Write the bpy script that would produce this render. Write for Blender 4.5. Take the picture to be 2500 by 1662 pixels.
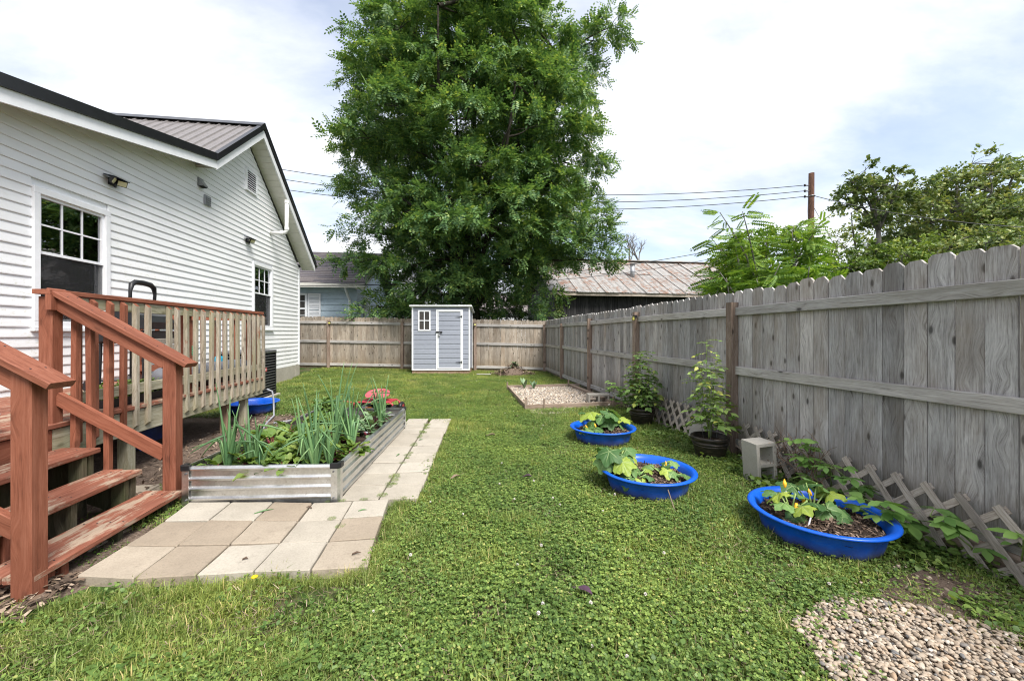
import bpy, math, random
import numpy as np
from mathutils import Matrix, Vector, noise as mnoise

random.seed(7)
RNG = np.random.default_rng(11)
for o in list(bpy.data.objects):
    bpy.data.objects.remove(o)
scene = bpy.context.scene
COL = scene.collection
R = math.radians

# ------------------------------------------------------------------ camera
# the world frame follows the yard: +Y runs along the side fence, +X towards it
cam_data = bpy.data.cameras.new('camera')
cam = bpy.data.objects.new('camera', cam_data)
COL.objects.link(cam)
cam.location = (0.0, 0.0, 1.33)
cam.rotation_euler = (R(90), 0, R(-7.86))
cam_data.sensor_width = 36.0
cam_data.lens = 978.0 / 2500.0 * 36.0
cam_data.shift_y = -18.0 / 2500.0
cam_data.clip_start = 0.05
cam_data.clip_end = 2000
scene.camera = cam

# ------------------------------------------------------------------ sky, sun, exposure
SUN_ELEV, SUN_ROT = R(54), R(152)      # thinly veiled sun, high behind the camera and a little to the right
world = bpy.data.worlds.new('World')
scene.world = world
world.use_nodes = True
wn = world.node_tree.nodes
wl = world.node_tree.links
wn.clear()
w_out = wn.new('ShaderNodeOutputWorld')
w_bg = wn.new('ShaderNodeBackground')
w_bg.inputs['Strength'].default_value = 0.1
w_sky = wn.new('ShaderNodeTexSky')
w_sky.sky_type = 'NISHITA'
w_sky.sun_disc = False
w_sky.sun_elevation = SUN_ELEV
w_sky.sun_rotation = SUN_ROT
w_sky.air_density = 1.0
w_sky.dust_density = 1.6
w_sky.ozone_density = 1.5
w_tc = wn.new('ShaderNodeTexCoord')
w_sep = wn.new('ShaderNodeSeparateXYZ')
wl.new(w_tc.outputs['Generated'], w_sep.inputs[0])
w_add = wn.new('ShaderNodeMath'); w_add.operation = 'ADD'; w_add.inputs[1].default_value = 0.28
w_abs = wn.new('ShaderNodeMath'); w_abs.operation = 'ABSOLUTE'
wl.new(w_sep.outputs['Z'], w_abs.inputs[0])
wl.new(w_abs.outputs[0], w_add.inputs[0])
w_dx = wn.new('ShaderNodeMath'); w_dx.operation = 'DIVIDE'
w_dy = wn.new('ShaderNodeMath'); w_dy.operation = 'DIVIDE'
wl.new(w_sep.outputs['X'], w_dx.inputs[0]); wl.new(w_add.outputs[0], w_dx.inputs[1])
wl.new(w_sep.outputs['Y'], w_dy.inputs[0]); wl.new(w_add.outputs[0], w_dy.inputs[1])
w_cmb = wn.new('ShaderNodeCombineXYZ')
wl.new(w_dx.outputs[0], w_cmb.inputs[0]); wl.new(w_dy.outputs[0], w_cmb.inputs[1])
w_map = wn.new('ShaderNodeMapping')
w_map.inputs['Location'].default_value = (3.1, 0.35, 0)
w_map.inputs['Rotation'].default_value = (0, 0, R(35))
w_map.inputs['Scale'].default_value = (0.75, 1.35, 1)
wl.new(w_cmb.outputs[0], w_map.inputs[0])
w_noise = wn.new('ShaderNodeTexNoise')
w_noise.inputs['Scale'].default_value = 1.25
w_noise.inputs['Detail'].default_value = 7
w_noise.inputs['Roughness'].default_value = 0.55
w_noise.inputs['Distortion'].default_value = 0.35
wl.new(w_map.outputs[0], w_noise.inputs['Vector'])
w_ramp = wn.new('ShaderNodeValToRGB')
w_ramp.color_ramp.elements[0].position = 0.38
w_ramp.color_ramp.elements[0].color = (0.36, 0.36, 0.36, 1)
w_ramp.color_ramp.elements[1].position = 0.60
w_ramp.color_ramp.elements[1].color = (1, 1, 1, 1)
wl.new(w_noise.outputs['Fac'], w_ramp.inputs[0])
w_noise2 = wn.new('ShaderNodeTexNoise')
w_noise2.inputs['Scale'].default_value = 3.1
w_noise2.inputs['Detail'].default_value = 6
w_noise2.inputs['Roughness'].default_value = 0.6
wl.new(w_map.outputs[0], w_noise2.inputs['Vector'])
w_ramp2 = wn.new('ShaderNodeValToRGB')
w_ramp2.color_ramp.elements[0].position = 0.30
w_ramp2.color_ramp.elements[0].color = (2.9, 3.05, 3.45, 1)
w_ramp2.color_ramp.elements[1].position = 0.64
w_ramp2.color_ramp.elements[1].color = (4.1, 4.15, 4.25, 1)
wl.new(w_noise2.outputs['Fac'], w_ramp2.inputs[0])
w_mix = wn.new('ShaderNodeMix'); w_mix.data_type = 'RGBA'
wl.new(w_ramp.outputs[0], w_mix.inputs['Factor'])
w_skyg = wn.new('ShaderNodeMix'); w_skyg.data_type = 'RGBA'; w_skyg.blend_type = 'MULTIPLY'
w_skyg.inputs['Factor'].default_value = 1.0
wl.new(w_sky.outputs[0], w_skyg.inputs['A'])
w_skyg.inputs['B'].default_value = (0.72, 0.72, 0.72, 1)
wl.new(w_skyg.outputs['Result'], w_mix.inputs['A'])
wl.new(w_ramp2.outputs[0], w_mix.inputs['B'])
wl.new(w_mix.outputs['Result'], w_bg.inputs['Color'])
wl.new(w_bg.outputs[0], w_out.inputs[0])

sun_data = bpy.data.lights.new('sun', 'SUN')
sun_data.energy = 2.0
sun_data.angle = R(24)
sun_data.color = (1.0, 0.965, 0.91)
sun = bpy.data.objects.new('sun', sun_data)
COL.objects.link(sun)
sdir = Vector((math.sin(SUN_ROT) * math.cos(SUN_ELEV), math.cos(SUN_ROT) * math.cos(SUN_ELEV), math.sin(SUN_ELEV)))
sun.rotation_euler = sdir.to_track_quat('Z', 'Y').to_euler()

scene.view_settings.view_transform = 'Standard'
scene.view_settings.look = 'None'
scene.view_settings.gamma = 1.0
scene.view_settings.use_curve_mapping = False
scene.view_settings.exposure = 1.76
scene.cycles.max_bounces = 6
scene.cycles.diffuse_bounces = 3
scene.cycles.glossy_bounces = 3
scene.cycles.transmission_bounces = 4
scene.cycles.transparent_max_bounces = 6
scene.cycles.caustics_reflective = False
scene.cycles.caustics_refractive = False
scene.cycles.use_denoising = True
scene.cycles.denoising_prefilter = 'ACCURATE'
scene.cycles.denoising_input_passes = 'RGB_ALBEDO_NORMAL'
scene.cycles.pixel_filter_type = 'BLACKMAN_HARRIS'
scene.cycles.filter_width = 1.1

# ------------------------------------------------------------------ object helpers
WM = {}
WORLD_PARTS = set()      # things whose parts are written in yard coordinates

def tag(o, label=None, cat=None, group=None, kind=None):
    if label: o['label'] = label
    if cat: o['category'] = cat
    if group: o['group'] = group
    if kind: o['kind'] = kind
    return o

def add(name, data, parent=None, M=None):
    o = bpy.data.objects.new(name, data)
    COL.objects.link(o)
    if M is not None: M = M.copy()
    elif parent is not None and parent.name not in WORLD_PARTS: M = WM[parent.name].copy()
    else: M = Matrix.Identity(4)
    if parent is not None:
        o.parent = parent
        o.matrix_local = WM[parent.name].inverted() @ M
    else:
        o.matrix_world = M
    WM[o.name] = M
    return o

def empty(name, loc=(0, 0, 0), rz=0.0, label=None, cat=None, group=None, kind=None, parent=None, M=None):
    yard = M is None
    if yard:
        M = Matrix.Translation(Vector(loc)) @ Matrix.Rotation(rz, 4, 'Z')
    o = add(name, None, parent, M)
    if yard: WORLD_PARTS.add(o.name)
    o.empty_display_size = 0.1
    return tag(o, label, cat, group, kind)

def copy_tree(src, M, parent=None):
    """copy a thing with its parts and sub-parts; M is the new world matrix"""
    delta = M @ WM[src.name].inverted()
    kids = [c for c in bpy.data.objects if c.parent == src]
    o = src.copy()
    COL.objects.link(o)
    WM[o.name] = M
    if parent is None:
        o.matrix_world = M
    else:
        o.parent = parent
    for c in kids:
        n = copy_tree(c, delta @ WM[c.name], o)
        n.matrix_local = c.matrix_local.copy()
    return o

def basis(z, up=(0, 0, 1)):
    """rotation whose local Z runs along z, local X as near 'up' as possible"""
    z = Vector(z).normalized()
    u = Vector(up)
    if abs(z.dot(u.normalized())) > 0.999:
        u = Vector((1, 0, 0)) if abs(z.x) < 0.9 else Vector((0, 1, 0))
    y = z.cross(u).normalized()
    x = y.cross(z).normalized()
    return Matrix((x, y, z)).transposed()

_bar_cache = {}
def bar_mesh(L, w, t, ch=0.003, mat=None):
    key = (round(L, 3), round(w, 4), round(t, 4), ch, mat.name if mat else '')
    if key in _bar_cache:
        return _bar_cache[key]
    c = min(ch, w * .3, t * .3)
    a, b = w / 2, t / 2
    ring = [(-a + c, -b), (a - c, -b), (a, -b + c), (a, b - c), (a - c, b), (-a + c, b), (-a, b - c), (-a, -b + c)]
    v = [(x, y, 0) for x, y in ring] + [(x, y, L) for x, y in ring]
    f = [tuple(range(7, -1, -1)), tuple(range(8, 16))] + [(i, (i + 1) % 8, 8 + (i + 1) % 8, 8 + i) for i in range(8)]
    me = bpy.data.meshes.new('board')
    me.from_pydata(v, [], f)
    if mat: me.materials.append(mat)
    _bar_cache[key] = me
    return me

def bar(name, a, b, w, t, mat, parent=None, up=(0, 0, 1), ch=0.003):
    """a board from a to b: w measured along 'up', t across"""
    a, b = Vector(a), Vector(b)
    d = b - a
    M = Matrix.Translation(a) @ basis(d, up).to_4x4()
    return add(name, bar_mesh(d.length, w, t, ch, mat), parent, M)

class MB:
    def __init__(s):
        s.v = []; s.f = []; s.mi = []; s.m = 0
    def _add(s, vs, fs):
        n = len(s.v)
        s.v += [tuple(p) for p in vs]
        for f in fs:
            s.f.append(tuple(i + n for i in f)); s.mi.append(s.m)
        return s
    def box(s, lo, hi, M=None):
        x0, y0, z0 = lo; x1, y1, z1 = hi
        vs = [(x0, y0, z0), (x1, y0, z0), (x1, y1, z0), (x0, y1, z0), (x0, y0, z1), (x1, y0, z1), (x1, y1, z1), (x0, y1, z1)]
        if M is not None: vs = [M @ Vector(p) for p in vs]
        return s._add(vs, [(3, 2, 1, 0), (4, 5, 6, 7), (0, 1, 5, 4), (1, 2, 6, 5), (2, 3, 7, 6), (3, 0, 4, 7)])
    def cbox(s, c, size, M=None):
        return s.box([c[i] - size[i] / 2 for i in range(3)], [c[i] + size[i] / 2 for i in range(3)], M)
    def bar(s, a, b, w, t, up=(0, 0, 1)):
        a, b = Vector(a), Vector(b)
        B = Matrix.Translation(a) @ basis(b - a, up).to_4x4()
        return s.box((-w / 2, -t / 2, 0), (w / 2, t / 2, (b - a).length), B)
    def prism(s, poly, ext, M=None):
        """poly: list of 3-D points (planar), ext: extrusion vector"""
        n = len(poly); e = Vector(ext)
        vs = [Vector(p) for p in poly] + [Vector(p) + e for p in poly]
        if M is not None: vs = [M @ p for p in vs]
        return s._add(vs, [tuple(range(n - 1, -1, -1)), tuple(range(n, 2 * n))] + [(i, (i + 1) % n, n + (i + 1) % n, n + i) for i in range(n)])
    def tube(s, pts, r, n=8, cap=True):
        pts = [Vector(p) for p in pts]
        k = len(pts)
        rs = r if hasattr(r, '__len__') else [r] * k
        vs = []; fs = []
        x = None
        for i, p in enumerate(pts):
            d = (pts[min(i + 1, k - 1)] - pts[max(i - 1, 0)])
            if d.length < 1e-9: d = Vector((0, 0, 1))
            d.normalize()
            if x is None:
                x = d.orthogonal().normalized()
            else:
                x = (x - d * x.dot(d))
                if x.length < 1e-6: x = d.orthogonal()
                x.normalize()
            y = d.cross(x)
            for j in range(n):
                a = 2 * math.pi * j / n
                vs.append(p + (x * math.cos(a) + y * math.sin(a)) * rs[i])
        for i in range(k - 1):
            for j in range(n):
                a, b = i * n + j, i * n + (j + 1) % n
                fs.append((a, b, b + n, a + n))
        if cap:
            fs.append(tuple(range(n - 1, -1, -1)))
            fs.append(tuple((k - 1) * n + j for j in range(n)))
        return s._add(vs, fs)
    def lathe(s, prof, n=32, c=(0, 0, 0), wob=None):
        vs = []; fs = []
        k = len(prof)
        for i, (r, z) in enumerate(prof):
            for j in range(n):
                a = 2 * math.pi * j / n
                rr = r * (1 + (wob(a, i) if wob else 0))
                vs.append((c[0] + rr * math.cos(a), c[1] + rr * math.sin(a), c[2] + z))
        for i in range(k - 1):
            for j in range(n):
                a, b = i * n + j, i * n + (j + 1) % n
                fs.append((a, b, b + n, a + n))
        return s._add(vs, fs)
    def disc(s, c, r, n=32, up=True):
        vs = [(c[0] + r * math.cos(2 * math.pi * j / n), c[1] + r * math.sin(2 * math.pi * j / n), c[2]) for j in range(n)]
        return s._add(vs, [tuple(range(n)) if up else tuple(range(n - 1, -1, -1))])
    def mesh(s, name, mats, smooth=False):
        me = bpy.data.meshes.new(name)
        me.from_pydata([tuple(p) for p in s.v], [], s.f)
        for m in (mats if isinstance(mats, (list, tuple)) else [mats]): me.materials.append(m)
        if max(s.mi, default=0) > 0: me.polygons.foreach_set('material_index', s.mi)
        if smooth: me.polygons.foreach_set('use_smooth', [True] * len(me.polygons))
        me.update()
        return me
    def build(s, name, mats, parent=None, M=None, smooth=False):
        return add(name, s.mesh(name, mats, smooth), parent, M)

def bevel(o, w=0.004, seg=1):
    m = o.modifiers.new('bevel', 'BEVEL'); m.width = w; m.segments = seg; m.limit_method = 'ANGLE'
    return o

def np_mesh(name, V, F, mats, smooth=False, mi=None):
    """V (n,3), F (m,k) index array with k = 3 or 4"""
    me = bpy.data.meshes.new(name)
    V = np.asarray(V, np.float32); F = np.asarray(F, np.int32)
    me.vertices.add(len(V)); me.vertices.foreach_set('co', V.ravel())
    m, k = F.shape
    me.loops.add(m * k); me.loops.foreach_set('vertex_index', F.ravel())
    me.polygons.add(m)
    me.polygons.foreach_set('loop_start', np.arange(0, m * k, k, dtype=np.int32))
    me.polygons.foreach_set('loop_total', np.full(m, k, np.int32))
    for mm in (mats if isinstance(mats, (list, tuple)) else [mats]): me.materials.append(mm)
    if mi is not None: me.polygons.foreach_set('material_index', np.asarray(mi, np.int32))
    if smooth: me.polygons.foreach_set('use_smooth', np.ones(m, bool))
    me.update(calc_edges=True)
    return me

def scatter(tv, tf, Rm, T):
    """template verts (k,3), faces (f,c); rotations*scales (N,3,3); positions (N,3) -> V, F"""
    tv = np.asarray(tv, float); tf = np.asarray(tf, int)
    N = len(T)
    V = np.einsum('nij,kj->nki', Rm, tv) + np.asarray(T)[:, None, :]
    F = tf[None] + (np.arange(N) * len(tv))[:, None, None]
    return V.reshape(-1, 3), F.reshape(-1, tf.shape[1])

def join(parts):
    Vs, Fs, n = [], [], 0
    for V, F in parts:
        Vs.append(V); Fs.append(F + n); n += len(V)
    return np.concatenate(Vs), np.concatenate(Fs)

def frames(d, nrm=None, roll=None):
    """rotation matrices (N,3,3): columns x (side), y (along d), z (normal)"""
    d = np.asarray(d, float); d = d / (np.linalg.norm(d, axis=1, keepdims=True) + 1e-9)
    if nrm is None: nrm = np.tile([0, 0, 1.0], (len(d), 1))
    x = np.cross(d, nrm); ln = np.linalg.norm(x, axis=1, keepdims=True)
    x = np.where(ln < 1e-4, np.array([[1.0, 0, 0]]), x / (ln + 1e-9))
    z = np.cross(x, d)
    if roll is not None:
        c, s_ = np.cos(roll)[:, None], np.sin(roll)[:, None]
        x, z = x * c + z * s_, z * c - x * s_
    return np.stack([x, d, z], axis=2)

def rand_dirs(n, rng=RNG):
    v = rng.normal(size=(n, 3)); return v / np.linalg.norm(v, axis=1, keepdims=True)

def gz(x, y):
    """height of the ground"""
    k = min(max((2.5 - x) / 7.0, 0), 1)
    return 0.055 * max(0.0, min(y, 16) - 12.3) * k

# ------------------------------------------------------------------ material helpers
class NT:
    def __init__(s, name):
        s.mat = bpy.data.materials.new(name)
        s.mat.use_nodes = True
        s.t = s.mat.node_tree
        s.t.nodes.clear()
        s.out = s.t.nodes.new('ShaderNodeOutputMaterial')
    def n(s, typ, props=None, **ins):
        nd = s.t.nodes.new('ShaderNode' + typ)
        for k, v in (props or {}).items(): setattr(nd, k, v)
        for k, v in ins.items():
            key = k.replace('_', ' ')
            if key.isdigit(): sock = nd.inputs[int(key)]
            else: sock = nd.inputs[key]
            s.set(sock, v)
        return nd
    def set(s, sock, v):
        if isinstance(v, bpy.types.NodeSocket): s.t.links.new(v, sock)
        elif isinstance(v, bpy.types.Node): s.t.links.new(v.outputs[0], sock)
        else:
            if sock.type == 'RGBA' and len(v) == 3: v = (*v, 1)
            sock.default_value = v
    def ramp(s, fac, stops, interp='LINEAR'):
        nd = s.t.nodes.new('ShaderNodeValToRGB')
        nd.color_ramp.interpolation = interp
        els = nd.color_ramp.elements
        while len(els) < len(stops): els.new(0.5)
        for e, (p, c) in zip(els, stops):
            e.position = p
            e.color = (c, c, c, 1) if not hasattr(c, '__len__') else (*c, 1)[:4]
        s.set(nd.inputs[0], fac)
        return nd.outputs[0]
    def mix(s, fac, a, b, mode='MIX'):
        nd = s.t.nodes.new('ShaderNodeMix'); nd.data_type = 'RGBA'; nd.blend_type = mode
        s.set(nd.inputs['Factor'], fac); s.set(nd.inputs['A'], a); s.set(nd.inputs['B'], b)
        return nd.outputs['Result']
    def math(s, op, a, b=0.0):
        nd = s.t.nodes.new('ShaderNodeMath'); nd.operation = op
        s.set(nd.inputs[0], a); s.set(nd.inputs[1], b)
        return nd.outputs[0]
    def noise(s, vec, scale, detail=4, rough=0.55, dist=0.0):
        nd = s.n('TexNoise', Scale=scale, Detail=detail, Roughness=rough, Distortion=dist)
        if vec is not None: s.set(nd.inputs['Vector'], vec)
        return nd.outputs['Fac']
    def coords(s, kind='Object', scale=(1, 1, 1), loc=None, rnd=True):
        tc = s.n('TexCoord')
        mp = s.n('Mapping', Scale=scale)
        s.set(mp.inputs['Vector'], tc.outputs[kind])
        if rnd:
            oi = s.n('ObjectInfo')
            m = s.n('VectorMath', {'operation': 'SCALE'})
            m.inputs[0].default_value = (17.3, 41.7, 29.1)
            s.set(m.inputs['Scale'], oi.outputs['Random'])
            s.set(mp.inputs['Location'], m.outputs[0])
        return mp.outputs[0]
    def rnd(s):
        return s.n('ObjectInfo').outputs['Random']
    def island(s):
        return s.n('NewGeometry').outputs['Random Per Island']
    def bsdf(s, color, rough=0.7, metal=0.0, bump=None, strength=0.3, dist=0.01, spec=0.4, **kw):
        b = s.n('BsdfPrincipled')
        s.set(b.inputs['Base Color'], color); s.set(b.inputs['Roughness'], rough); s.set(b.inputs['Metallic'], metal)
        s.set(b.inputs['Specular IOR Level'], spec)
        for k, v in kw.items(): s.set(b.inputs[k.replace('_', ' ')], v)
        if bump is not None:
            bp = s.n('Bump', Strength=strength, Distance=dist)
            s.set(bp.inputs['Height'], bump)
            s.t.links.new(bp.outputs[0], b.inputs['Normal'])
        return b
    def done(s, shader):
        s.t.links.new(shader.outputs[0], s.out.inputs[0])
        return s.mat

def flat(name, color, rough=0.6, metal=0.0, spec=0.4, var=0.12, nscale=9.0, bump=0.1):
    """paint, plastic or metal with a slight uneven tone and surface"""
    t = NT(name)
    v = t.coords('Object')
    n = t.noise(v, nscale, 5, 0.6)
    dark = tuple(c * (1 - var) for c in color); lite = tuple(min(1, c * (1 + var)) for c in color)
    c = t.ramp(n, [(0.3, dark), (0.7, lite)])
    return t.done(t.bsdf(c, rough, metal, n, bump, 0.004, spec))

def wood(name, dark, mid, lite, grain=38.0, rough=0.85, knots=0.8, stain=None, stain_amt=0.0, cracks=0.5, wear=None, wear_amt=0.0, var=0.25, foot=None):
    """board whose grain runs along local Z"""
    t = NT(name)
    v = t.coords('Object', (1, 1, 0.055))
    vk = t.coords('Object', (1, 1, 0.42))
    kn = t.n('TexVoronoi', {'feature': 'F1', 'voronoi_dimensions': '2D'}, Scale=6.2)
    ksep = t.n('SeparateXYZ'); t.set(ksep.inputs[0], vk)
    kcmb = t.n('CombineXYZ'); t.set(kcmb.inputs[0], ksep.outputs['X']); t.set(kcmb.inputs[1], ksep.outputs['Z'])
    t.set(kn.inputs['Vector'], kcmb.outputs[0])
    kd = kn.outputs['Distance']
    knot = t.ramp(kd, [(0.04, 1.0), (0.065, 0.7), (0.085, 0.25), (0.14, 0.0)])
    # grain bends round the knots
    warp = t.n('VectorMath', {'operation': 'ADD'})
    t.set(warp.inputs[0], v)
    wsc = t.n('VectorMath', {'operation': 'SCALE'}); wsc.inputs[0].default_value = (0.035, 0.0, 0)
    t.set(wsc.inputs['Scale'], t.ramp(kd, [(0.0, 1.0), (0.35, 0.0)]))
    t.set(warp.inputs[1], wsc.outputs[0])
    g1 = t.noise(warp.outputs[0], grain, 6, 0.65, 0.6)
    g2 = t.noise(warp.outputs[0], grain * 4.2, 3, 0.6)
    blot = t.noise(t.coords('Object', (1, 1, 0.25)), 5.0, 4, 0.6)
    g = t.math('ADD', t.math('MULTIPLY', g1, 0.7), t.math('MULTIPLY', g2, 0.3))
    c = t.ramp(g, [(0.31, dark), (0.46, mid), (0.67, lite)])
    c = t.mix(t.ramp(blot, [(0.42, 0.0), (0.66, 0.45)]), c, dark)
    if knots:
        kc = t.n('SeparateColor'); t.set(kc.inputs[0], kn.outputs['Color'])
        knot = t.math('MULTIPLY', knot, t.ramp(kc.outputs[0], [(0.52, 0.0), (0.56, 1.0)]))
        c = t.mix(t.math('MULTIPLY', knot, knots), c, tuple(x * 0.30 for x in dark))
    crack = t.noise(t.coords('Object', (1, 1, 0.02)), grain * 1.3, 2, 0.5)
    cr = t.ramp(crack, [(0.24, 1.0), (0.31, 0.0)])
    if cracks:
        c = t.mix(t.math('MULTIPLY', cr, cracks), c, tuple(x * 0.18 for x in dark))
    if wear is not None:
        wn_ = t.noise(t.coords('Object', (1, 1, 0.3)), 9.0, 7, 0.72)
        c = t.mix(t.ramp(wn_, [(0.62 - 0.3 * wear_amt, 0.0), (0.66 - 0.3 * wear_amt + 0.04, 1.0)]), c, t.ramp(g, [(0.3, tuple(x * .6 for x in wear)), (0.7, wear)]))
    if stain is not None:
        sn = t.noise(t.coords('Object', (1, 1, 0.35)), 3.0, 5, 0.65)
        c = t.mix(t.math('MULTIPLY', t.ramp(sn, [(0.45, 0.0), (0.7, 1.0)]), stain_amt), c, stain)
    if foot is not None:      # earth and algae splashed on the lowest part of a standing board
        tc = t.n('TexCoord'); sp = t.n('SeparateXYZ'); t.set(sp.inputs[0], tc.outputs['Object'])
        hz = t.math('ADD', sp.outputs['Z'], t.math('MULTIPLY', blot, 0.35))
        c = t.mix(t.ramp(hz, [(0.18, 0.75), (0.62, 0.0)]), c, foot)
    r = t.rnd()
    c = t.mix(1.0, c, t.ramp(r, [(0.0, (1 - var, 1 - var, 1 - var)), (0.5, (1, 1, 1)), (1.0, (1 + var * .6, 1 + var * .5, 1 + var * .4))]), 'MULTIPLY')
    h = t.math('SUBTRACT', g, t.math('MULTIPLY', cr, 0.8))
    return t.done(t.bsdf(c, rough, 0, h, 0.55, 0.004, 0.25))

def leaf(name, lo, hi, alt=None, alt_amt=0.0, rough=0.5, trans=0.3, spec=0.35, veins=False, clumps=0.0):
    t = NT(name)
    i = t.rnd() if veins else t.island()
    c = t.ramp(i, [(0.0, lo), (1.0, hi)])
    if alt is not None:
        i2 = t.math('FRACT', t.math('MULTIPLY', i, 71.3))
        c = t.mix(t.ramp(i2, [(1 - alt_amt - .01, 0.0), (1 - alt_amt + .01, 1.0)]), c, alt)
    o = t.rnd()
    c = t.mix(1.0, c, t.ramp(o, [(0.0, (.66, .72, .66)), (0.5, (1, 1, 1)), (1.0, (1.22, 1.16, 1.12))]), 'MULTIPLY')
    if clumps:
        cn = t.noise(t.n('NewGeometry').outputs['Position'], clumps, 3, 0.5)
        c = t.mix(1.0, c, t.ramp(cn, [(0.35, (.78, .84, .84)), (0.65, (1.22, 1.15, 1.0))]), 'MULTIPLY')
    if veins:
        nn = t.noise(t.coords('Object', (1, 1, 1)), 70.0, 3, 0.6)
        c = t.mix(t.ramp(nn, [(0.4, 0.0), (0.7, 0.4)]), c, lo)
        at = t.n('Attribute', {'attribute_name': 'vein'})
        c = t.mix(t.ramp(at.outputs['Fac'], [(0.72, 0.0), (0.95, 0.55)]), c, (0.42, 0.50, 0.24, 1))
    b = t.bsdf(c, rough, 0, spec=spec)
    tr = t.n('BsdfTranslucent')
    t.set(tr.inputs['Color'], t.mix(1.0, c, (1.25, 1.2, 0.6, 1), 'MULTIPLY'))
    m = t.n('MixShader'); m.inputs[0].default_value = trans
    t.t.links.new(b.outputs[0], m.inputs[1]); t.t.links.new(tr.outputs[0], m.inputs[2])
    return t.done(m)

def island_mat(name, stops, rough=0.8, bump=0.3, nscale=60, spec=0.3, objrnd=False):
    """loose pieces, each with its own tone out of the list"""
    t = NT(name)
    i = t.rnd() if objrnd else t.island()
    c = t.ramp(i, stops)
    n = t.noise(t.coords('Object', rnd=False), nscale, 4, 0.6)
    c = t.mix(t.ramp(n, [(0.35, 0.0), (0.75, 0.4)]), c, t.mix(0.5, c, (0.08, 0.06, 0.045, 1)))
    return t.done(t.bsdf(c, rough, 0, n, bump, 0.003, spec))
# ------------------------------------------------------------------ materials
M_ = {}
M_['fence'] = wood('weathered_fence', (0.12, 0.11, 0.105), (0.37, 0.352, 0.345), (0.62, 0.60, 0.59), 90, knots=0.85, cracks=0.5, stain=(0.20, 0.15, 0.105), stain_amt=0.55, var=0.36, foot=(0.16, 0.14, 0.08))
M_['fence_far'] = wood('weathered_fence_tan', (0.12, 0.095, 0.072), (0.33, 0.28, 0.225), (0.53, 0.475, 0.405), 85, knots=0.85, cracks=0.5, stain=(0.20, 0.14, 0.09), stain_amt=0.5, var=0.28, foot=(0.20, 0.14, 0.075))
M_['rail'] = wood('weathered_rail', (0.17, 0.155, 0.14), (0.42, 0.395, 0.375), (0.60, 0.58, 0.56), 80, knots=0.9, cracks=0.5, stain=(0.22, 0.20, 0.12), stain_amt=0.3, var=0.15)
M_['post'] = wood('weathered_post', (0.11, 0.075, 0.055), (0.24, 0.175, 0.135), (0.40, 0.32, 0.27), 60, knots=0.7, cracks=0.9, var=0.2)
M_['red'] = wood('red_stained_wood', (0.105, 0.034, 0.019), (0.225, 0.076, 0.043), (0.31, 0.122, 0.076), 60, knots=0.35, cracks=0.45, rough=0.72, var=0.10)
M_['red_worn'] = wood('worn_red_stained_wood', (0.105, 0.036, 0.022), (0.225, 0.08, 0.048), (0.315, 0.132, 0.088), 60, knots=0.3, cracks=0.7, rough=0.8, wear=(0.40, 0.30, 0.22), wear_amt=0.42, var=0.10)
M_['baluster'] = wood('bare_baluster_wood', (0.14, 0.11, 0.078), (0.33, 0.28, 0.215), (0.51, 0.465, 0.39), 70, knots=0.5, cracks=0.4, wear=(0.30, 0.09, 0.05), wear_amt=0.06, stain=(0.22, 0.22, 0.10), stain_amt=0.5, var=0.12)
M_['bare'] = wood('bare_deck_wood', (0.17, 0.15, 0.095), (0.34, 0.31, 0.22), (0.50, 0.47, 0.38), 60, knots=0.6, cracks=0.5, stain=(0.14, 0.15, 0.05), stain_amt=0.6, var=0.12)
M_['mossy_shaded'] = wood('mossy_shaded_wood', (0.03, 0.026, 0.016), (0.075, 0.066, 0.042), (0.14, 0.125, 0.085), 60, knots=0.3, cracks=0.5, stain=(0.05, 0.07, 0.02), stain_amt=0.6, var=0.15)  # old mossy wood, with the shade under the steps painted into its dark tones
M_['lattice'] = wood('lattice_wood', (0.13, 0.11, 0.09), (0.34, 0.295, 0.25), (0.52, 0.47, 0.41), 110, knots=0.3, cracks=0.4, var=0.25)
M_['timber'] = wood('edging_timber', (0.12, 0.085, 0.06), (0.25, 0.19, 0.145), (0.37, 0.30, 0.25), 40, knots=0.3, cracks=0.5, var=0.2)
M_['shed_base'] = wood('shed_base_timber', (0.16, 0.10, 0.065), (0.30, 0.20, 0.135), (0.40, 0.29, 0.21), 40, knots=0.3, cracks=0.4, var=0.1)
M_['barn_board'] = wood('black_barn_board', (0.012, 0.012, 0.013), (0.032, 0.031, 0.033), (0.085, 0.083, 0.085), 14, knots=0.2, cracks=0.5, wear=(0.16, 0.155, 0.15), wear_amt=-0.06, var=0.3)

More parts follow.
